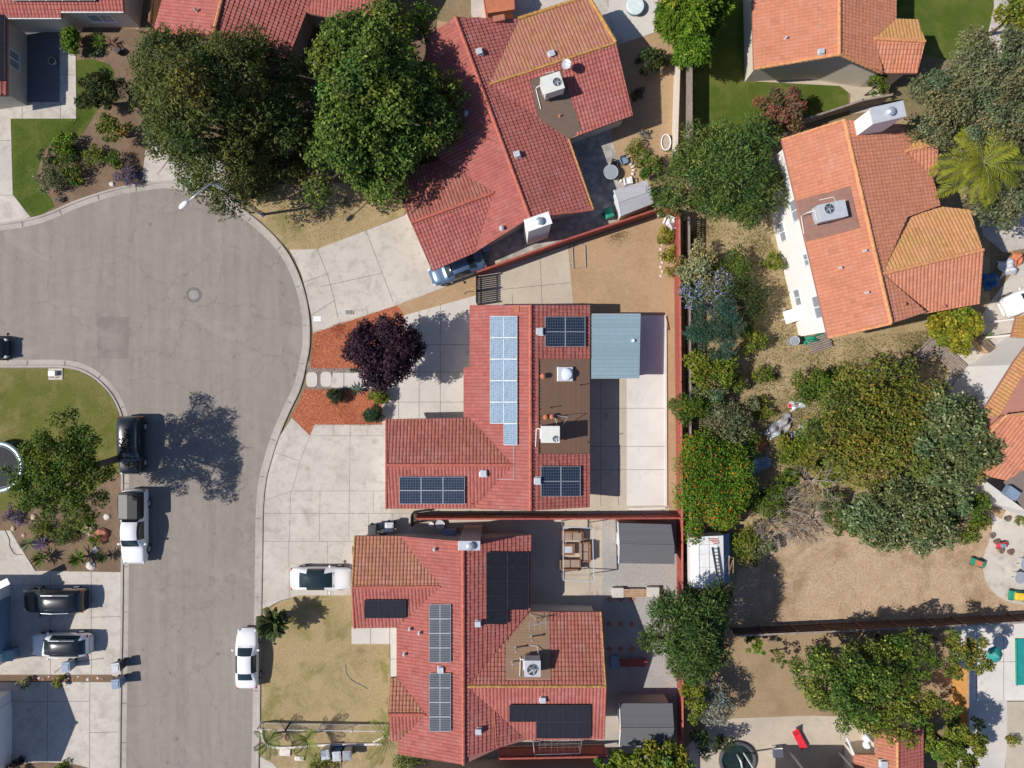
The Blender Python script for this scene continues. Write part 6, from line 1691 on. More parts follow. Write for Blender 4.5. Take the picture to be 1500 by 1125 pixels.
# lower house patio furniture
def bench(label, px, py, rz, w, mat, cush, name='patio_sofa', group=None):
    p = G(px, py); r = thing(name, label, 'sofa', p, group); ca, sa = math.cos(rz), math.sin(rz); e1, e2 = Vector((ca, sa, 0)), Vector((-sa, ca, 0))
    m = MB(); m.obox(p + up * .2, e1 * w / 2, e2 * .38, up * .2); m.build('frame', M[mat], r, bevel=.02)
    n = max(1, int(w / .65))
    for k in range(n): m = MB(); m.obox(p + e1 * (w * ((k + .5) / n - .5)) + up * .46 - e2 * .04, e1 * (w / n / 2 - .02), e2 * .31, up * .07); m.build('cushion', M[cush], r, bevel=.04)
    m = MB(); m.obox(p + e2 * .36 + up * .6, e1 * w / 2, e2 * .07, up * .22); m.build('backrest', M[mat], r, bevel=.03)
    for s in (-1, 1): m = MB(); m.obox(p + e1 * s * (w / 2 + .04) + up * .42, e1 * .06, e2 * .38, up * .2); m.build('arm', M[mat], r, bevel=.02)
    return r
bench('brown patio sofa at the top of the furniture group in the lower yard', 838, 783, 0, 1.5, 'wood', 'sofa_tan', group='brown patio seats of the lower yard')
bench('brown patio seat with tan cushions at the right of the furniture group', 856, 806, -math.pi / 2, 1.4, 'wood', 'sofa_tan', group='brown patio seats of the lower yard')
bench('brown patio seat at the bottom of the furniture group', 835, 824, math.pi, 1.5, 'wood', 'sofa_tan', group='brown patio seats of the lower yard')
p = G(832, 803); t = thing('coffee_table', 'low square dark table in the middle of the brown patio seats', 'table', p)
m = MB(); m.box(p + up * .40, (1.0, .9, .05)); m.build('tabletop', M['wood'], t, bevel=.01); m = MB(); m.box(p + up * .44, (.6, .5, .03)); m.build('tray', M['ltgrey'], t)
for i in (-1, 1):
    for j in (-1, 1): m = MB(); m.beam(p + Vector((i * .42, j * .38, 0)), p + Vector((i * .42, j * .38, .38)), .06, .06); m.build('leg', M['wood'], t)
# awning frame over it
t = thing('gazebo_frame', 'thin grey gazebo frame standing over the brown patio furniture', 'frame', G(843, 805))
for x0, y0, x1, y1 in ((822, 763, 863, 765), (863, 765, 865, 840), (865, 840, 822, 838), (822, 838, 822, 763)):
    m = MB(); a, b = G(x0, y0, 2.2), G(x1, y1, 2.2); m.beam(a, b, .06, .08); m.build('top_rail', M['ltgrey'], t); m = MB(); m.beam((a.x, a.y, 0), a, .06, .06); m.build('post', M['ltgrey'], t)
# toys, loungers, debris
def deck_chair(label, px, py, rz, mat):
    p = G(px, py); r = thing('lounger', label, 'lounger', p); ca, sa = math.cos(rz), math.sin(rz); e1, e2 = Vector((ca, sa, 0)), Vector((-sa, ca, 0))
    m = MB(); m.obox(p + up * .34 + e1 * -.25, e1 * .62, e2 * .28, up * .03); m.build('seat', M[mat], r, bevel=.02)
    m = MB(); m.obox(p + e1 * .62 + up * .48, (e1 + up * .5).normalized() * .32, e2 * .28, (up - e1 * .5).normalized() * .03); m.build('backrest', M[mat], r, bevel=.02)
    for a in (-.75, .25):
        for b in (-.25, .25): m = MB(); m.beam(p + e1 * a + e2 * b, p + e1 * a + e2 * b + up * .33, .04, .04); m.build('leg', M['white'], r)
deck_chair('bright red sun lounger on the pale patio at the bottom', 1168, 1079, math.radians(118), 'red')
p = G(1136, 1098); t = thing('side_table', 'small white square table beside the red lounger at the bottom', 'table', p)
m = MB(); m.box(p + up * .5, (.8, .75, .04), .1); m.build('tabletop', M['white'], t, bevel=.01)
for i in (-1, 1):
    for j in (-1, 1): m = MB(); m.beam(p + Vector((i * .34, j * .32, 0)), p + Vector((i * .34, j * .32, .48)), .04, .04); m.build('leg', M['white'], t)
p = G(1080, 1112); t = thing('pond', 'round shaded garden pond with stone rim at the bottom edge', 'pond', p)
m = MB(); m.ring(p + up * .12, 1.35, .16, 40, 8); m.build('rim', plain('shade_dark_stone', (.07, .07, .075), .8), t); m = MB(); m.cyl(p, 1.28, .10, 36); m.build('water', M['water'], t)  # rim stone coloured dark, painting in the shade over the pond
m = MB(); m.tube([p + Vector((.4, -.9, .1)), p + Vector((.1, .1, .6)), p + Vector((-.1, .5, .2))], [.1, .08, .05], 8); m.build('spout', M['ltgrey'], t, smooth=True)
# pool with teal cover
t = thing('pool_cover', 'teal rectangular pool cover on the white patio at the right edge', 'pool cover', G(1510, 970))
m = MB(); m.prism([tuple(G(x, y)[:2]) for x, y in ((1486, 935), (1600, 933), (1600, 1000), (1487, 1003))], .02, .12); m.build('cover', M['teal'], t, bevel=.03)
m = MB(); a, b = G(1486, 935, .16), G(1487, 1003, .16); m.tube([a, b], .07, 8); m.build('roller', M['green'], t)
um = P(1463, 962, 2.2); t = thing('parasol', 'closed teal parasol leaning over the white patio behind the tree', 'parasol', Vector((um.x, um.y, 0)))
m = MB(); m.tube([Vector((um.x, um.y, 0)), um], .03, 8); m.build('pole', M['white'], t)
m = MB(); n = 8
vs = [um + up * .1] + [um + Vector((math.cos(k * math.pi / 4) * .65, math.sin(k * math.pi / 4) * .65, -.45)) for k in range(8)]
m.add(vs, [(0, 1 + k, 1 + (k + 1) % 8) for k in range(8)]); m.build('canopy', M['teal'], t)
# toy cars and bikes on the curved patio
def toy(label, px, py, rz, m1, m2, L=1.2, name='toy_car'):
    p = G(px, py); r = thing(name, label, 'toy', p); ca, sa = math.cos(rz), math.sin(rz); e1, e2 = Vector((ca, sa, 0)), Vector((-sa, ca, 0))
    m = MB(); m.obox(p + up * .28, e1 * L / 2, e2 * L * .24, up * .12); m.build('body', M[m1], r, bevel=.05)
    m = MB(); m.obox(p + up * .5 - e1 * L * .05, e1 * L * .22, e2 * L * .19, up * .13); m.build('seat', M[m2], r, bevel=.04)
    for i in (-1, 1):
        for j in (-1, 1):
            q = p + e1 * i * L * .33 + e2 * j * L * .25 + up * .15; m = MB(); m.tube([q - e2 * .05, q + e2 * .05], .15, 12); m.build('wheel', M['rubber'], r)
toy('toy car in green, yellow and teal at the lower end of the curved patio', 1488, 871, -.1, 'green', 'yellow', 1.5)
toy('orange and green toy cart on the dirt left of the curved patio', 1429, 823, -.3, 'green', 'terracotta', 1.1, 'toy_cart')
toy('small pink and brown toy tricycle on the curved patio', 1464, 797, .2, 'red', 'bluegrey', .8, 'tricycle')
for k, (x, y, lb) in enumerate(((1457, 793, 'brown pot left of the pink tricycle'), (1477, 808, 'brown pot right of the pink tricycle'), (1473, 759, 'dark pot near the white wall on the curved patio'), (1450, 784, 'grey pot on the edge of the dirt beside the curved patio'), (1463, 806, 'tan pot just below the pink tricycle'))):
    t = thing('flower_pot', lb, 'pot', G(x, y), 'pots on the curved patio'); m = MB(); m.cyl(G(x, y), .15, .32, 14, r2=.22); m.build('pot', M[('wood', 'wood', 'dark', 'rock_g', 'woodlt')[k]], t); m = MB(); m.cyl(G(x, y, .29), .19, .04, 14); m.build('potting_soil', M['bark'], t)
# tarp
def crumple(name, label, px, py, rx, ry, hh, mat, cat, seed=1, rot=0):
    rr = random.Random(seed); n = 14; c = G(px, py); vs = []; ph = [rr.uniform(0, 6) for _ in range(6)]
    for j in range(n + 1):
        for i in range(n + 1):
            u, v = i / n * 2 - 1, j / n * 2 - 1
            q = max(0, 1 - (u * u + v * v) * .55)
            z = hh * q * (.55 + .25 * math.sin(4 * u + ph[0]) + .25 * math.sin(5 * v + ph[1] + u)) + rr.uniform(0, .05) + .02
            x = u * rx / S * (1 - .12 * math.sin(5 * v + ph[2])); y = v * ry / S * (1 - .15 * math.sin(4 * u + ph[3]))
            vs.append((c.x + x * math.cos(rot) - y * math.sin(rot), c.y + x * math.sin(rot) + y * math.cos(rot), z))
    fs = [(j * (n + 1) + i, j * (n + 1) + i + 1, (j + 1) * (n + 1) + i + 1, (j + 1) * (n + 1) + i) for j in range(n) for i in range(n)]
    m = MB(); m.add(vs, fs); return tag(m.build(name, M[mat]), label, cat)
crumple('tarp', 'crumpled bright blue tarp on the dry grass below the orange roofed house', 1285, 547, 15, 9, .8, 'blue', 'tarp', 3, .5)
crumple('tarp', 'dark blue tarp bundle in the shade of the overgrown yard', 1112, 680, 17, 10, .6, 'bluegrey', 'tarp', 5, .3)
crumple('junk_pile', 'grey junk sheet nearest the green bush in the overgrown yard', 1168, 592, 12, 7, .5, 'ltgrey', 'junk', 6, .3)
crumple('junk_pile', 'dark grey junk sheet in the middle of the overgrown yard', 1149, 618, 12, 9, .6, 'rock_g', 'junk', 7, 1.0)
crumple('junk_pile', 'grey rubble heap at the left end of the junk row', 1133, 631, 12, 9, .6, 'grey', 'junk', 8, .8)
crumple('junk_pile', 'pinkish red crumpled sheet under the bushes of the overgrown yard', 1114, 652, 9, 8, .5, 'terracotta', 'junk', 9, .6)
crumple('junk_pile', 'pale grey board pile between the two bushes of the overgrown yard', 1169, 634, 11, 7, .5, 'ltgrey', 'junk', 10, .7)
crumple('junk_pile', 'dark green tarp folded at the foot of the white east house', 1192, 497, 17, 6, .7, 'green', 'tarp', 11, .2)
t = thing('bucket', 'small orange red bucket beside the grey junk sheet', 'bucket', G(1155, 594)); m = MB(); m.cyl(G(1155, 594), .13, .3, 14, r2=.17); m.build('pail', M['red'], t); m = MB(); m.ring(G(1155, 594, .3), .17, .015, 16, 5); m.build('rim', M['white'], t)
for k, (x, y, L_, rz, lb) in enumerate(((1360, 510, 2.6, .75, 'weathered grey pallet stack below the round yellow green tree'), (1387, 525, 3.0, -.75, 'long weathered plank stack at an angle beside the patio'), (1198, 503, 1.8, .35, 'grey slatted pallet leaning at the corner of the white east house'))):
    t = thing('wood_stack', lb, 'wood pile', G(x, y)); e1 = Vector((math.cos(rz), math.sin(rz), 0)); e2 = Vector((-e1.y, e1.x, 0))
    for j in range(7): m = MB(); m.obox(G(x, y) + e2 * (j - 3) * .17 + up * (.25 + .04 * (j % 3)), e1 * L_ / 2 * (1 - .05 * (j % 2)), e2 * .065, up * .05); m.build('plank', M['fence_grey'], t)
    for s_ in (-1, 1): m = MB(); m.obox(G(x, y) + e1 * s_ * L_ * .35 + up * .1, e1 * .06, e2 * .6, up * .1); m.build('bearer', M['wood'], t)
# wooden stairs and shade frame beside the east house
t = thing('workbench', 'white table frame standing against the white wall of the east house', 'frame', G(1160, 462))
m = MB(); m.box(G(1160, 462, .9), (2.0, 1.0, .06), .3); m.build('top', M['white'], t)
for i in (-1, 1):
    for j in (-1, 1): m = MB(); q = G(1160, 462) + Vector((i * .9, j * .4, 0)); m.beam(q, q + up * .88, .06, .06); m.build('leg', M['white'], t)
t = thing('barrel', 'grey metal barrel at the corner of the white east house', 'barrel', G(1158, 500)); m = MB(); m.cyl(G(1158, 500), .36, .85, 22); m.build('drum', M['grey'], t, bevel=.02); m = MB(); m.ring(G(1158, 500, .85), .35, .03, 22, 6); m.build('rim', M['ltgrey'], t)
# junk beside the east drive
crumple('junk_pile', 'white and rust coloured junk heap in the shade right of the orange roof', 1474, 392, 13, 12, .9, 'ltgrey', 'junk', 21, .3)
crumple('junk_pile', 'rust brown crumpled heap beside the white junk right of the orange roof', 1486, 380, 10, 8, .8, 'terracotta', 'junk', 22, 1.3)
crumple('tarp', 'dark blue tarp in the deep shade right of the orange roof', 1449, 412, 12, 12, .6, 'binblue', 'tarp', 23, .3)
t = thing('planter_box', 'wooden planter box below the yellow green tree on the patio', 'planter', G(1434, 505))
rz = -.75; e1 = Vector((math.cos(rz), math.sin(rz), 0)); e2 = Vector((-e1.y, e1.x, 0))
m = MB(); m.obox(G(1434, 505, .35), e1 * 1.0, e2 * .35, up * .35); m.build('box', M['woodlt'], t, bevel=.02); m = MB(); m.obox(G(1434, 505, .71), e1 * .92, e2 * .27, up * .02); m.build('potting_soil', M['bark'], t)
tree('potted_plant', 'small plant with red flowers at the edge of the white patio', 'plant', 1445, 492, 7, 6, .4, pal='orange', leaf=.1, dens=400, limbs=False, trunk=True)
# white trailer with ladder
cs = [(1012, 785), (1062, 783), (1063, 863), (1013, 862)]
def trailer():
    hT = 2.5; q = [P(x, y, hT) for x, y in cs]; c = sum(q, Vector()) / 4; t = thing('trailer', 'old white camping trailer with rust streaks beside the red fence', 'trailer', Vector((c.x, c.y, 0)))
    e1 = (q[1] - q[0]).normalized(); w = (q[1] - q[0]).length; e2 = (q[0] - q[3]).normalized(); L = (q[0] - q[3]).length
    def X(a, b, z): return Vector((c.x, c.y, 0)) + e1 * a + e2 * b + up * z
    m = MB(); prof = [(-.5, .5), (-.5, .86), (-.46, .97), (-.3, 1.0), (.3, 1.0), (.46, .97), (.5, .86), (.5, .5)]
    vs = [X(a * w, s * L / 2, b * hT) for s in (-1, -.96, .96, 1) for a, b in prof]
    for i in list(range(8)) + list(range(24, 32)): vs[i] = vs[i].lerp(c * 1.0 + up * 0, .02)
    fs = [(i * 8 + j, i * 8 + j + 1, (i + 1) * 8 + j + 1, (i + 1) * 8 + j) for i in range(3) for j in range(7)] + [tuple(range(8)), tuple(24 + i for i in reversed(range(8)))]
    m.add(vs, fs); m.build('shell', plain('trailer_skin', (.74, .73, .72), .5, var=.1, scale=2), t, bevel=.01)
    for a in (-.27, .02, .28):
        m = MB(); m.beam(X(a * w, -L * .47, hT + .02), X(a * w, L * .47, hT + .02), .04, .02); m.build('roof_seam', M['ltgrey'], t)
    for b in (-.3, -.1, .15, .33): m = MB(); m.beam(X(-.29 * w, b * L, hT + .012), X(.29 * w, b * L, hT + .012), .03, .015); m.build('roof_rib', M['ltgrey'], t)
    m = MB()
    for k in range(4): m.box(X(.15 * w + .08 * k, L * (.44 - .03 * k), hT + .014), (.8 - .12 * k, .07, .012), .03 * k)
    m.build('rust_patch', plain('rust', (.35, .07, .03), .9, var=.4, scale=8), t)
    m = MB(); m.obox(X(.5 * w + .3, 0, 1.6), e1 * .3, e2 * L * .47, (up * 1 + e1 * -.25).normalized() * .02); m.build('awning', M['bluegrey'], t)
    m = MB(); m.obox(X(.505 * w, .2, 1.5), e1 * .01, e2 * .5, up * .3); m.build('window', M['glass'], t)
    for s in (-1, 1): m = MB(); m.tube([X(s * w * .5 - .1, -.2, .33), X(s * w * .5 + .08, -.2, .33)], .33, 18); m.build('wheel', M['rubber'], t)
    m = MB(); m.beam(X(0, 0, .42), X(0, L * .7, .42), .1, .1); m.beam(X(-.3, L * .45, .42), X(0, L * .7, .42), .08, .08); m.build('drawbar', M['dark'], t)
    l = thing('ladder', 'dark aluminium ladder lying on the white trailer roof', 'ladder', X(.1 * w, -.1 * L, hT + .03))
    a0, a1 = X(.10 * w, .28 * L, hT + .10), X(.24 * w, -.30 * L, hT + .10); b0, b1 = a0 + e1 * .42, a1 + e1 * .34
    for u_, v_ in ((a0, a1), (b0, b1)): m = MB(); m.beam(u_, v_, .06, .08); m.build('rail', M['dark'], l)
    for k in range(9): m = MB(); f = (k + .5) / 9; m.beam(a0.lerp(a1, f), b0.lerp(b1, f), .035, .035); m.build('rung', M['dark'], l)
    f = thing('folded_chairs', 'white and orange folded frames stacked on the side of the trailer', 'frame', X(.62 * w, -.1 * L, 0))
    for k, (z, mt) in enumerate(((1.85, 'white'), (2.0, 'woodlt'))):
        m = MB(); o = X(.56 * w + .28 * k, -.12 * L - .1 * k, z); m.tube([o + e2 * .7, o + e2 * .7 + e1 * .35, o - e2 * .6 + e1 * .3, o - e2 * .7, o + e2 * .7], .03, 6); m.tube([o - e2 * .4, o + e1 * .3 + e2 * .5], .025, 6)
        m.build('folded_frame', M[mt], f)
trailer()
# raised planter behind lower house
for k, (x, y, w, mt) in enumerate(((904, 866, .9, 'conc_white'), (955, 865, 1.0, 'conc_white'))):
    m = MB(); m.box(G(x, y, .22), (w, .75, .44)); tag(m.build('concrete_block', M[mt], bevel=.02), ['square pale concrete block at the left end of the brown bench', 'square pale concrete block at the right end of the brown bench'][k], 'block', 'blocks carrying the bench')
t = thing('bench', 'low brown plank bench between two pale blocks on the gravel', 'bench', G(930, 866))
for j in range(4): m = MB(); m.box(G(930, 862 + j * 3, .40), (2.0, .13, .05)); m.build('slat', M['woodlt'], t)
for s_ in (-1, 1): m = MB(); m.box(G(930 + s_ * 14, 866, .18), (.08, .5, .36)); m.build('leg', M['wood'], t)
for i in range(3):
    for j in range(3):
        m = MB(); m.box(G(892 + i * 17, 878 + j * 36, .035), (.34, .34, .05), .78); tag(m.build('stepping_stone', M['brick'], bevel=.01), 'small red diamond paver in the shaded gravel behind the lower house', 'stone', 'red diamond pavers')
t = thing('bench', 'dark red bench in the shade behind the lower house near the feathery tree', 'bench', G(925, 968))
m = MB(); m.box(G(925, 968, .45), (2.2, .55, .06)); m.build('seat', M['fence_red'], t); m = MB(); m.box(G(925, 963, .7), (2.2, .06, .4)); m.build('backrest', M['fence_red'], t)
for s_ in (-1, 1): m = MB(); m.box(G(925 + s_ * 18, 968, .22), (.08, .5, .44)); m.build('leg', M['dark'], t)
m = MB(); m.box(G(900, 967, .25), (.75, .9, .5)); tag(m.build('storage_box', M['bluegrey'], bevel=.03), 'pale storage box left of the dark red bench', 'box')
# side yard items of the lower house
for x, y, r_, mt, lb in ((632, 767, .2, 'white', 'small round white pot in the narrow side yard of the lower house'), (645, 767, .36, 'ltgrey', 'round silver tub in the narrow side yard of the lower house')):
    t = thing('tub', lb, 'tub', G(x, y)); m = MB(); m.cyl(G(x, y), r_ * .85, .35, 20, r2=r_); m.build('vessel', M[mt], t); m = MB(); m.ring(G(x, y, .36), r_, .02, 20, 5); m.build('rim', M['galv'], t)
m = MB(); m.box(G(660, 778, .4), (1.0, .55, .8)); tag(m.build('storage_box', M['bluegrey'], bevel=.04), 'blue grey storage box in the shaded side yard of the lower house', 'box')
for k, (x, y) in enumerate(((700, 370), (712, 366), (708, 379))): m = MB(); m.box(G(x, y, .3), (.6, .5, .6), .3); tag(m.build('storage_box', M['bluegrey' if k < 2 else 'green'], bevel=.04), ['blue grey crate left of the others in the shaded side yard', 'blue grey crate nearest the chimney in the shaded side yard', 'green crate nearest the red fence in the shaded side yard'][k], 'crate', 'crates in the shaded side yard')
# bottom strip boards
for k, (x, y, w, d_) in enumerate(((418, 1101, .85, .55), (439, 1110, .75, .35))): m = MB(); m.box(G(x, y, .07), (w, d_, .12), -.05); tag(m.build('paving_slab', M['rock_w'], bevel=.02), ['larger pale slab lying on the dirt below the metal fence', 'smaller pale slab lying beside the palm shrub'][k], 'slab', 'loose slabs on the dirt')
m = MB(); m.beam(G(547, 1086, .1), G(563, 1076, .35), .12, .06); tag(m.build('plank', M['rock_w']), 'white plank leaning near the right end of the metal fence', 'plank')
# hoses
def hose(label, pts, mat='green', r=.02):
    m = MB(); m.tube([G(x, y, .05) for x, y in smooth_px(pts, 6)], r, 5); tag(m.build('garden_hose', M[mat], smooth=True), label, 'hose')
hose('grey green hose trailing across the front lawn of the lower house', [(506, 972), (507, 985), (515, 996), (530, 1004), (538, 1009)], 'grey')
hose('dark hose looping across the pale walkway at the left', [(8, 777), (14, 790), (15, 800), (22, 811), (32, 812)], 'dark')
hose('thin pole lying across the driveway beside the grey bin', [(80, 985), (98, 973), (130, 967), (152, 964)], 'dark')
hose('black hose curled on the dirt wedge below the upper driveway', [(680, 431), (684, 428), (690, 427), (694, 427)], 'black')
# rocks
for k, (x, y, r_, mt, lb) in enumerate(((20, 774, 4, 'rock', 'small tan boulder at the corner of the pale walkway'), (35, 784, 3, 'rock', 'small cream stone below the walkway boulder'), (131, 776, 10, 'rock', 'large tan boulder in the left planting bed'), (150, 782, 11, 'brick', 'orange boulder next to the kerb in the left planting bed'), (157, 757, 5, 'rock_w', 'white boulder beside the pickup in the left planting bed'),
        (133, 828, 7, 'rock_w', 'pale flat boulder beneath the spiky agaves'), (50, 757, 5, 'rock', 'tan stone under the left tree'), (164, 270, 4, 'rock_w', 'white stone beside the purple shrub at the kerb'), (140, 805, 5, 'rock_w', 'cream boulder between the agaves'))):
    rock(lb, x, y, r_, mt, 'boulders in the planting beds')
for k in range(15):
    x = 50 + k * 7.2; rock('round pinkish cobble in the divider strip between the two driveways', x, 991 + (k % 3) * 2, 1.6 + (k * 7 % 3) * .5, 'rock_w' if k % 2 else 'brick', 'cobbles of the divider strip', name='cobble')
for k in range(9):
    rock('small grey stone edging the yellow shrubs by the red fence', 968 + (k % 2) * 2, 352 + k * 6.5, 2.2, 'rock_w', 'stones edging the yellow shrubs', name='edging_stone')
t = thing('wheelbarrow', 'rust orange and black wheelbarrow on the dirt left of the big dark tree', 'wheelbarrow', G(175, 73))
m = MB(); m.prism([tuple(G(x, y)[:2]) for x, y in ((170, 78), (176, 72), (182, 77), (177, 83))], .25, .5); m.build('tray', M['dark'], t, bevel=.02)
m = MB(); m.beam(G(173, 76, .35), G(162, 65, .5), .05, .05); m.beam(G(177, 73, .35), G(165, 63, .5), .05, .05); m.build('handles', M['terracotta'], t)
m = MB(); q = G(180, 80, .18); m.tube([q + Vector((-.04, .04, 0)), q + Vector((.04, -.04, 0))], .18, 14); m.build('wheel', M['rubber'], t)
m = MB(); q = G(66, 34, .5); m.box(q, (.7, .5, .9), .5); tag(m.build('storage_box', M['ltgrey'], bevel=.05), 'pale covered box in the shade of the courtyard eave', 'box')
t = thing('flower_pot', 'round pale pot standing on the dark courtyard', 'pot', G(80, 92)); m = MB(); m.cyl(G(80, 92), .2, .35, 16, r2=.3); m.build('pot', M['rock_w'], t); m = MB(); m.cyl(G(80, 92, .32), .26, .04, 16); m.build('potting_soil', M['bark'], t)
t = thing('storage_box', 'pale teal covered box at the garage of the left house', 'box', G(20, 955)); m = MB(); m.box(G(20, 955, .4), (1.0, .8, .8), .1); m.build('box', M['bluegrey'], t, bevel=.06); m = MB(); m.box(G(20, 955, .83), (1.05, .85, .06), .1); m.build('lid', plain('pale_teal', (.3, .5, .52), .5), t, bevel=.02)
# ---------------------------------------------------------------- trees and shrubs
tree('big_tree', 'huge dark green tree left of centre at the top, over the verge', 'tree', 334, 172, 132, 130, 4.2, rz=7.4, pal='oak', leaf=.22, dens=380, aspect=.42, rot=.2, blobr=.15, nb=150, cone=True)
tree('big_tree', 'huge bright green leafy tree between the two upper red roofs', 'tree', 554, 160, 110, 150, 4.6, rz=5.8, pal='deep', leaf=.23, dens=330, blobr=.16, aspect=.6, gap=.07, nb=105, cone=True)
tree('small_tree', 'thin young tree beside the big bright green tree at the top', 'tree', 618, 38, 24, 34, 3.0, pal='bright', leaf=.22, dens=90)
tree('leaning_tree', 'open twiggy green tree on the left lawn casting the big street shadow', 'tree', 96, 695, 76, 90, 6.0, rz=2.0, pal='mid', leaf=.16, dens=300, gap=.42, blobr=.13, nb=130, lean=(.8, .6))
tree('purple_tree', 'round dark purple leaved tree in the orange mulch', 'tree', 566, 516, 54, 53, 3.4, rz=2.2, pal='purple', leaf=.20, dens=620, blobr=.22, nb=60)
tree('feathery_tree', 'large feathery green tree at the corner of the red fence', 'tree', 1060, 255, 94, 84, 3.6, rz=2.8, cone=True, pal='feather', leaf=.17, dens=300, style='feather', blobr=.15, nb=90)
tree('feathery_tree', 'large feathery dark green tree beside the white trailer', 'tree', 1006, 920, 64, 70, 4.6, rz=3.6, cone=True, pal='fir', leaf=.18, dens=380, style='feather', blobr=.17, nb=80)
tree('round_tree', 'huge grey green round tree in the upper right corner', 'tree', 1424, 160, 104, 90, 5.4, rz=3.2, pal='olive', leaf=.18, dens=420, blobr=.15, nb=100)
tree('round_tree', 'grey green tree continuing the corner tree to the top right', 'tree', 1492, 112, 64, 70, 5.6, rz=2.2, pal='olive', leaf=.20, dens=280, blobr=.2)
tree('round_tree', 'dull olive tree beneath the palm at the right edge', 'tree', 1462, 288, 48, 48, 4.0, rz=1.8, pal='olive', leaf=.20, dens=260)
palm('palm', 'yellow green feather palm over the orange roof at the right', 1440, 238, 6.6, 34, 4.0, pal='yellow', arch=.5, leaflet=.8, up=(.0, .9), wid=.07)
for k, (x, y, lb) in enumerate(((992, 12, 'left'), (1010, 28, 'middle'), (1028, 8, 'right'))):
    tree('cypress', f'bright green upright cypress at the top edge, {lb} of the three', 'tree', x, y, 31, 42 + 8 * (k == 1), 3.6, rz=3.2, pal='bright', leaf=.22, dens=650, style='feather', cone=True, group='cypress row at the top', limbs=False)
tree('cypress', 'bright green cypress spike pointing down the fence line', 'tree', 1011, 66, 22, 46, 3.0, rz=2.0, pal='bright', leaf=.22, dens=650, style='feather', group='cypress row at the top', limbs=False)
tree('leafy_tree', 'yellow green leafy tree in the far top right corner', 'tree', 1490, 20, 38, 38, 3.0, pal='ygreen', leaf=.24, dens=170)
tree('flowering_tree', 'pink red flowering bush on the upper lawn', 'tree', 1142, 166, 40, 38, 2.2, rz=1.4, pal='pink', leaf=.16, dens=400, blobr=.22)
tree('small_tree', 'small green tree on the tan path by the orange gable', 'tree', 1285, 125, 17, 16, 1.8, pal='mid', leaf=.16, dens=300)
# east strip beside the red fence
shrub('yellow green shrub at the top of the fence bed in the dirt yard', 974, 347, 15, 'yellow', 1.0, group='yellow shrubs by the red fence')
shrub('yellow green shrub in the middle of the fence bed in the dirt yard', 979, 371, 14, 'yellow', .9, group='yellow shrubs by the red fence')
shrub('small sparse yellow shrub at the foot of the fence bed', 980, 398, 9, 'yellow', .6, group='yellow shrubs by the red fence', dens=180)
tree('flowering_shrub', 'cream flowering shrub just east of the red fence', 'shrub', 1019, 391, 29, 32, 1.7, rz=1.0, pal='cream', leaf=.15, dens=420, limbs=False)
tree('flowering_shrub', 'pale blue flowering shrub spilling over the grey fence', 'shrub', 1036, 430, 47, 28, 1.5, rz=.8, pal='lilac', leaf=.14, dens=420, limbs=False)
tree('fern_tree', 'dark blue green ferny tree below the blue flowers', 'tree', 1044, 482, 42, 44, 2.4, rz=1.3, pal='teal', leaf=.10, dens=500, style='feather', blobr=.2)
tree('shrub', 'yellow green bush below the ferny tree', 'shrub', 1040, 540, 40, 28, 1.6, rz=1.0, pal='ygreen', leaf=.2, dens=260, limbs=False)
tree('shrub', 'dark green bush shading the dry grass east of the blue flowers', 'shrub', 1092, 442, 35, 37, 1.6, rz=1.0, pal='dark', leaf=.14, dens=300, limbs=False)
tree('shrub', 'dull green bush under the feathery corner tree', 'shrub', 1072, 390, 33, 28, 1.3, rz=.9, pal='mid', leaf=.14, dens=250, limbs=False)
tree('palm_shrub', 'spiky green shrub overhanging the red fence', 'shrub', 1008, 598, 29, 19, 2.0, rz=.7, pal='mid', leaf=.14, dens=350, style='feather', limbs=False)
tree('shrub', 'grey green shrub above the orange flowering bush', 'shrub', 1062, 622, 40, 33, 1.6, rz=1.0, pal='olive', leaf=.15, dens=320, limbs=False)
tree('shrub', 'olive bush beside the grey fence rail', 'shrub', 1040, 580, 28, 20, 1.4, rz=.8, pal='grey', leaf=.14, dens=300, limbs=False)
tree('flowering_bush', 'big green bush covered in orange flowers east of the red fence', 'shrub', 1040, 706, 62, 80, 2.2, rz=1.5, pal='orange', leaf=.15, dens=430, blobr=.2)
tree('shrub', 'dark green shrub at the shaded edge of the orange flowering bush', 'shrub', 1083, 655, 30, 30, 1.2, rz=.8, pal='mid', leaf=.14, dens=300, limbs=False)
tree('shrub', 'small green shrub left of the junk in the overgrown yard', 'shrub', 1117, 548, 20, 16, .6, rz=.5, pal='ygreen', leaf=.14, dens=220, limbs=False)
tree('shrub', 'small green clump in the dry grass of the overgrown yard', 'shrub', 1117, 600, 18, 18, .5, rz=.4, pal='ygreen', leaf=.14, dens=220, limbs=False)
tree('shrub', 'round green bush in the dry grass below the orange roof', 'shrub', 1192, 568, 39, 28, 1.5, rz=1.1, pal='mid', leaf=.17, dens=300, limbs=False)
tree('shrub', 'yellow green bush at the left edge of the big spreading tree', 'shrub', 1168, 660, 30, 33, 1.4, rz=1.0, pal='ygreen', leaf=.17, dens=280, limbs=False)
tree('spreading_tree', 'big spreading olive and yellow tree in the overgrown yard', 'tree', 1288, 622, 126, 96, 4.6, rz=1.9, pal='autumn', leaf=.20, dens=230, gap=.06, blobr=.16)
tree('spreading_tree', 'grey green leafy tree against the roof at the right edge', 'tree', 1386, 640, 66, 73, 5.2, rz=2.0, pal='grey', leaf=.22, dens=260, blobr=.2)
tree('spreading_tree', 'round grey green tree over the bare dirt yard', 'tree', 1310, 752, 84, 61, 4.4, rz=2.0, pal='grey', leaf=.22, dens=280, blobr=.2)
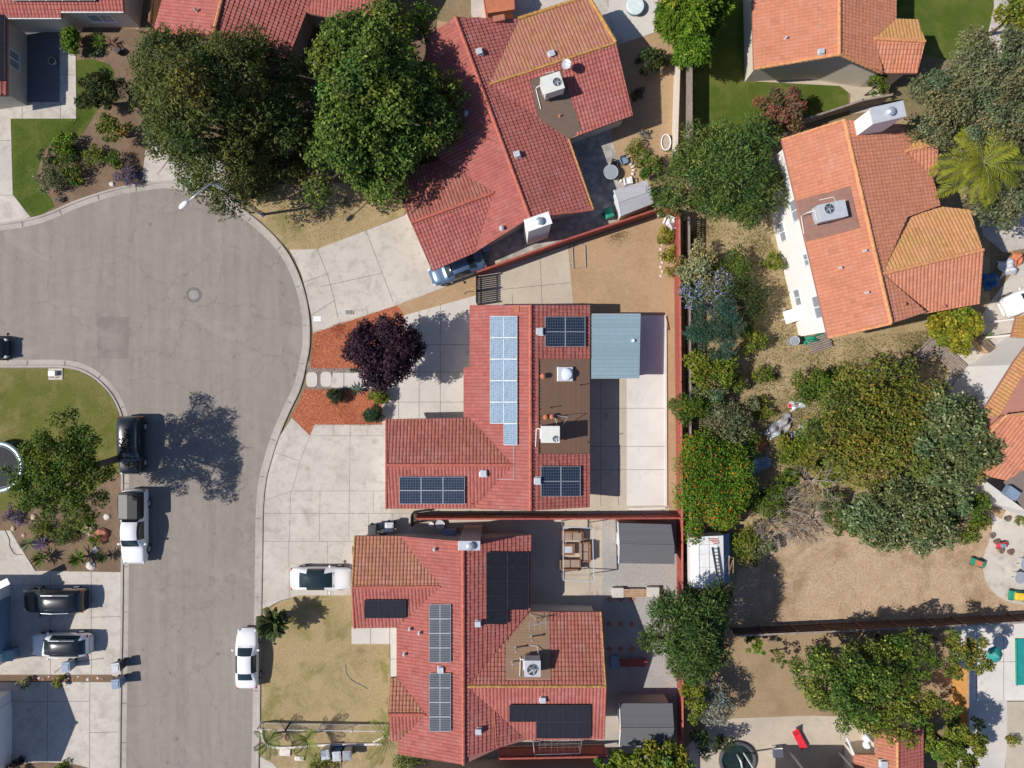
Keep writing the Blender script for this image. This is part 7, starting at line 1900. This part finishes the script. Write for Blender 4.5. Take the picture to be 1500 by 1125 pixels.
tree('spreading_tree', 'grey green tree between the round tree and the roof', 'tree', 1380, 705, 49, 49, 4.6, rz=1.6, pal='grey', leaf=.22, dens=260, blobr=.22)
tree('spreading_tree', 'darker green tree beside the curved patio', 'tree', 1410, 752, 35, 40, 3.0, rz=1.4, pal='mid', leaf=.18, dens=280, blobr=.24)
tree('shrub', 'green bushes under the left side of the round tree', 'shrub', 1232, 762, 30, 21, 1.2, rz=.9, pal='mid', leaf=.16, dens=260, limbs=False)
bare_tree('leafless grey tree beside the junk in the overgrown yard', 1195, 708, 52, 3.0, seed=5)
bare_tree('fallen leafless branches on the dirt above the trailer shadow', 1130, 765, 44, 1.4, seed=9)
bare_tree('thin dead branches between the bushes and the bare dirt', 1165, 775, 34, 1.2, seed=12)
tree('shrub', 'green shrub in the shade between dead branches', 'shrub', 1128, 735, 28, 26, 1.0, rz=.8, pal='mid', leaf=.15, dens=240, limbs=False)
tree('shrub', 'grey green shrub right of the trailer', 'shrub', 1092, 800, 21, 33, .9, rz=.7, pal='ygreen', leaf=.15, dens=240, limbs=False)
tree('round_tree', 'round yellow green tree against the orange roof', 'tree', 1394, 480, 39, 34, 2.4, rz=1.6, pal='yellow', leaf=.20, dens=620, aspect=.7, blobr=.22, nb=34)
for k, (x, y, a, b_, pl, lb) in enumerate(((1150, 700, 20, 18, 'mid', 'green bush left of the leafless grey tree'), (1218, 735, 22, 18, 'grey', 'grey green bush right of the leafless grey tree'), (1100, 590, 16, 12, 'olive', 'olive clump between the grey shrub and the dry grass'),
        (1075, 560, 18, 16, 'mid', 'green bush at the dark edge of the dry grass'), (1098, 500, 20, 24, 'ygreen', 'straggly yellow green bush south of the shading bush'), (1130, 385, 18, 14, 'ygreen', 'low green clump beside the white wall'), (1215, 690, 26, 24, 'ygreen', 'yellow green bush between the spreading tree and dead tree'),
        (1225, 560, 26, 20, 'mid', 'green bush merging into the top of the spreading tree'), (1085, 735, 22, 20, 'mid', 'green bush at the lower right of the orange flowering bush'), (1062, 760, 22, 16, 'ygreen', 'yellow green bush above the trailer'), (1120, 800, 18, 14, 'olive', 'olive clump among the fallen branches'))):
    tree('shrub', lb, 'shrub', x, y, a, b_, .9, rz=.8, pal=pl, leaf=.16, dens=280, limbs=False)
bare_tree('tangle of grey dead twigs beside the green bush and trailer', 1150, 742, 42, 1.6, seed=21)
bare_tree('low dead twigs at the edge of the bare dirt', 1190, 765, 34, 1.3, seed=22)
# south east
tree('leafy_tree', 'large glossy green tree in the lower right garden', 'tree', 1236, 992, 80, 70, 4.4, rz=2.4, pal='deep', leaf=.20, dens=240, gap=.10, blobr=.17)
tree('leafy_tree', 'sparse leafy branches reaching the small red house', 'tree', 1298, 1040, 74, 50, 3.6, rz=1.4, pal='ygreen', leaf=.20, dens=130, gap=.25, blobr=.17)
tree('leafy_tree', 'leafy tree right of the large glossy tree along the brown fence', 'tree', 1326, 962, 50, 46, 4.0, rz=1.5, pal='mid', leaf=.2, dens=170, gap=.15, blobr=.2)
tree('leafy_tree', 'green tree reaching over the white patio by the cedar fence', 'tree', 1406, 958, 44, 34, 4.2, rz=1.4, pal='autumn', leaf=.20, dens=190, gap=.1, blobr=.2)
tree('leafy_tree', 'thick yellow green tree at the bottom edge by the small red house', 'tree', 1396, 1096, 42, 42, 3.2, rz=1.7, pal='ygreen', leaf=.22, dens=300, blobr=.2)
tree('shrub', 'green shrub against the cedar fence', 'shrub', 1388, 1042, 17, 20, 2.0, rz=1.0, pal='mid', leaf=.18, dens=260, limbs=False)
tree('shrub', 'tall yellow green shrub at the lower end of the red fence', 'shrub', 1014, 1018, 17, 34, 2.4, rz=1.4, pal='ygreen', leaf=.17, dens=360, limbs=False)
tree('flowering_shrub', 'silver grey shrub beside the tall yellow green shrub', 'shrub', 1045, 1030, 28, 32, 1.8, rz=1.1, pal='silver', leaf=.14, dens=420, limbs=False)
tree('hedge_tree', 'big dark leafy bush with yellow tips at the bottom edge', 'tree', 960, 1112, 62, 32, 2.6, rz=1.5, pal='ygreen', leaf=.26, dens=230, blobr=.2)
tree('hedge_tree', 'green bush at the bottom edge left of the big dark bush', 'tree', 898, 1118, 26, 22, 2.0, rz=1.1, pal='bright', leaf=.24, dens=240, blobr=.24)
tree('shrub', 'dark bush in the shade above the garden pond', 'shrub', 1040, 1085, 30, 20, 1.2, rz=.8, pal='dark', leaf=.16, dens=240, limbs=False)
tree('small_tree', 'small bright green shrub by the trailer shadow on the brown fence', 'shrub', 1104, 945, 15, 14, 1.6, rz=.7, pal='bright', leaf=.18, dens=240, limbs=False)
tree('small_tree', 'thin sapling staked in the brown yard at the bottom', 'shrub', 1140, 965, 12, 14, 1.6, rz=.6, pal='mid', leaf=.16, dens=120, limbs=False)
tree('potted_plant', 'small yellow green plant beside the white patio steps', 'shrub', 1432, 1060, 9, 10, .8, pal='ygreen', leaf=.14, dens=300, limbs=False)
shrub('bright yellow flowers in the bed at the right edge', 1482, 1083, 10, 'yellow', .5)
shrub('small yellow green bush by the white wall at the right edge', 1495, 762, 9, 'ygreen', .6)
# north yard
tree('shrub', 'dark green round bush at the end of the upper house', 'shrub', 948, 92, 22, 20, 1.2, rz=.9, pal='dark', leaf=.15, dens=320, limbs=False)
shrub('lighter green bush beside the dark round bush', 966, 90, 13, 'mid', .9)
shrub('small dark bush under the eave of the upper house', 934, 138, 10, 'dark', .8)
tree('shrub', 'green leafy bush behind the pale garden shed', 'shrub', 950, 243, 25, 18, 1.3, rz=.9, pal='mid', leaf=.16, dens=300, limbs=False)
shrub('loose yellow green bush above the round stone bed', 930, 220, 17, 'ygreen', .9, dens=220)
shrub('small grey plant on the dirt strip of the upper yard', 944, 197, 8, 'silver', .4, dens=250)
shrub('red flowers at the corner of the pale garden shed', 957, 281, 7, 'orange', .6)
# north-west gardens
tree('small_tree', 'dark green bushy tree on the top left lawn', 'tree', 146, 138, 33, 32, 1.9, rz=1.2, pal='dark', leaf=.16, dens=420, blobr=.24)
shrub('blue green shrub behind the dark bushy tree', 180, 132, 16, 'teal', 1.2)
tree('small_tree', 'yellow green small tree in the top left bed', 'tree', 169, 190, 27, 19, 1.6, rz=.8, pal='autumn', leaf=.17, dens=330, limbs=False)
shrub('bright green leafy shrub at the lawn edge', 97, 213, 19, 'bright', 1.0, group='shrubs of the corner bed', leaf=.16)
shrub('small dark shrub at the lawn edge', 71, 229, 13, 'dark', .8, group='shrubs of the corner bed')
shrub('green shrub in the middle of the corner bed', 103, 241, 18, 'mid', 1.1, group='shrubs of the corner bed')
shrub('grey green shrub at the lower lawn edge', 74, 262, 22, 'grey', 1.1, group='shrubs of the corner bed')
shrub('shrub with orange tips in the corner bed', 109, 259, 14, 'orange', .9, group='shrubs of the corner bed')
shrub('olive green shrub right of the middle one in the corner bed', 143, 228, 18, 'ygreen', .9, group='shrubs of the corner bed')
shrub('bright green small shrub above the purple flowers', 172, 236, 15, 'mid', 1.0, group='shrubs of the corner bed')
shrub('purple flowering shrub at the kerb of the turning circle', 190, 259, 20, 'lav', .7, ry=14, name='flowering_shrub', leaf=.10, dens=600)
shrub('tiny pale shrub at the end of the kerb bed', 88, 291, 6, 'silver', .3)
m = MB(); 
tree('hedge', 'clipped narrow green hedge beside the dark courtyard', 'hedge', 107, 60, 7, 19, .9, rz=.7, pal='bright', leaf=.12, dens=3500, limbs=False, trunk=True, blobr=.6)
agave('spiky yucca beside the clipped hedge', 148, 62, 17, 34, 'mid', name='yucca', cat='yucca', h=.5)
shrub('low straggly plant left of the yucca', 138, 73, 12, 'grey', .5)
# left planting bed
agave('large dark green agave nearest the driveway corner', 116, 818, 18, 60, 'mid', group='agaves in the left bed', h=.5, w=.1)
agave('dark agave between the walkway and the large agave', 62, 817, 17, 52, 'mid', group='agaves in the left bed', h=.4, w=.1)
agave('spiky agave at the edge of the walkway', 42, 796, 15, 44, 'grey', group='agaves in the left bed', h=.5, w=.08)
agave('agave in the shade beside the pickup', 153, 815, 14, 40, 'dark', group='agaves in the left bed', h=.4, w=.1)
agave('purple grey spiky agave in the middle of the left bed', 63, 796, 15, 40, 'lav', group='agaves in the left bed', h=.5, w=.06)
shrub('bright green small shrub beside the orange boulder', 140, 791, 10, 'bright', .6)
shrub('low green ground shrub under the left tree by the walkway', 62, 775, 18, 'ygreen', .6, dens=250)
shrub('low green shrub beneath the leaning tree', 100, 778, 20, 'mid', .7, dens=240)
shrub('dull shrub under the left edge of the leaning tree', 22, 755, 16, 'lav', .5, dens=200)
# orange mulch
agave('dark flat spreading succulent on the orange mulch', 523, 571, 13, 16, 'teal', name='succulent', cat='succulent', h=.2, w=.12)
agave('small dark succulent beside the path above the mulch', 516, 542, 6, 12, 'teal', name='succulent', cat='succulent', h=.15, w=.1)
shrub('clipped round dark shrub at the left of the lower mulch bed', 492, 580, 12.5, 'box', .9, ry=10.5, leaf=.10, dens=2400, group='clipped round shrubs in the mulch', blobr=.5)
shrub('clipped round dark shrub at the right corner of the lower mulch bed', 545, 606, 13.5, 'box', 1.0, ry=12, leaf=.10, dens=2400, group='clipped round shrubs in the mulch', blobr=.5)
shrub('clipped yellow green round shrub under the purple tree', 554, 578, 14, 'ygreen', 1.0, ry=12, leaf=.10, dens=2000, group='clipped round shrubs in the mulch', blobr=.5)
palm('palm', 'small round green palm at the corner of the front lawn', 400, 913, 1.9, 85, 1.5, pal='dark', arch=.15, leaflet=.24, nl=26, up=(.0, 1.2), wid=.06, tr=.22)
palm('palm', 'feathery palm shrub beside the three bins', 449, 1085, 1.3, 11, 1.9, pal='ygreen', arch=.25, leaflet=.4, up=(.3, 1.0), tr=.1, az=[1.2, 1.9, 2.4, .9, 4.6, 5.0, 5.3, 3.8, 2.8, 5.8, .3])
palm('palm', 'feathery palm fronds against the lower house corner', 566, 1080, 2.6, 12, 2.6, pal='ygreen', arch=.2, leaflet=.45, up=(.1, .9), tr=.12, az=[1.1, 1.4, 4.2, 4.5, 3.9, .5, 2.2, 5.6, 3.2, 1.8, .9, 5.0])
palm('palm', 'low palm fronds beside the kerb at the bottom', 393, 1086, 1.2, 9, 1.6, pal='mid', arch=.2, leaflet=.35, up=(.1, .8), tr=.08)
shrub('low dark shrubs at the bottom edge below the palm fronds', 598, 1118, 24, 'mid', .8, dens=220)
shrub('green shrub at the bottom edge below the bins', 470, 1122, 22, 'ygreen', .7, dens=220)
shrub('green white flowering shrub at the left end of the divider strip', 36, 1000, 9, 'cream', .6, dens=350)
shrub('yellow green shrub in the middle of the divider strip', 86, 998, 9, 'yellow', .6, dens=350)
shrub('dark purple shrub at the left bottom driveway edge', 25, 1122, 14, 'purple', .7)
shrub('low green plant at the bottom edge of the left driveway', 92, 1126, 14, 'ygreen', .3)
# ---------------------------------------------------------------- light and camera
az = math.radians(8.5); el = math.radians(45)
travel = Vector((math.cos(az) * math.cos(el), math.sin(az) * math.cos(el), -math.sin(el)))
sun = bpy.data.lights.new('sun', 'SUN'); sun.energy = 5.0; sun.angle = math.radians(0.55); sun.color = (1.0, 0.945, 0.87)
so = bpy.data.objects.new('sun', sun); COL.objects.link(so); so.rotation_euler = travel.to_track_quat('-Z', 'Y').to_euler(); so.location = (-30, -5, 40)
w = bpy.data.worlds.new('World'); SC.world = w; w.use_nodes = True
nt = w.node_tree; nt.nodes.clear()
sky = nt.nodes.new('ShaderNodeTexSky'); sky.sky_type = 'NISHITA'; sky.sun_disc = False; sky.sun_elevation = el
sky.sun_rotation = math.atan2(-travel.x, -travel.y) % (2 * math.pi)
bg = nt.nodes.new('ShaderNodeBackground'); bg.inputs[1].default_value = 0.08
ow = nt.nodes.new('ShaderNodeOutputWorld'); tint = nt.nodes.new('ShaderNodeMix'); tint.data_type = 'RGBA'; tint.blend_type = 'MULTIPLY'; tint.inputs[0].default_value = 1.0; tint.inputs[7].default_value = (0.84, 0.96, 1.18, 1)
nt.links.new(sky.outputs[0], tint.inputs[6]); nt.links.new(tint.outputs[2], bg.inputs[0]); nt.links.new(bg.outputs[0], ow.inputs[0])
cam = bpy.data.cameras.new('camera'); co = bpy.data.objects.new('camera', cam); COL.objects.link(co)
co.location = (0, 0, H); co.rotation_euler = (0, 0, 0)
cam.sensor_width = 36.0; cam.lens = 36.0 * H / (1500 / S); cam.clip_end = 3000; cam.clip_start = 0.5
SC.camera = co
SC.view_settings.view_transform = 'Standard'; SC.view_settings.look = 'None'; SC.view_settings.exposure = 0; SC.view_settings.gamma = 1
SC.render.resolution_x = 1024; SC.render.resolution_y = 768
SC.cycles.max_bounces = 6; SC.cycles.transparent_max_bounces = 4; SC.cycles.use_denoising = True
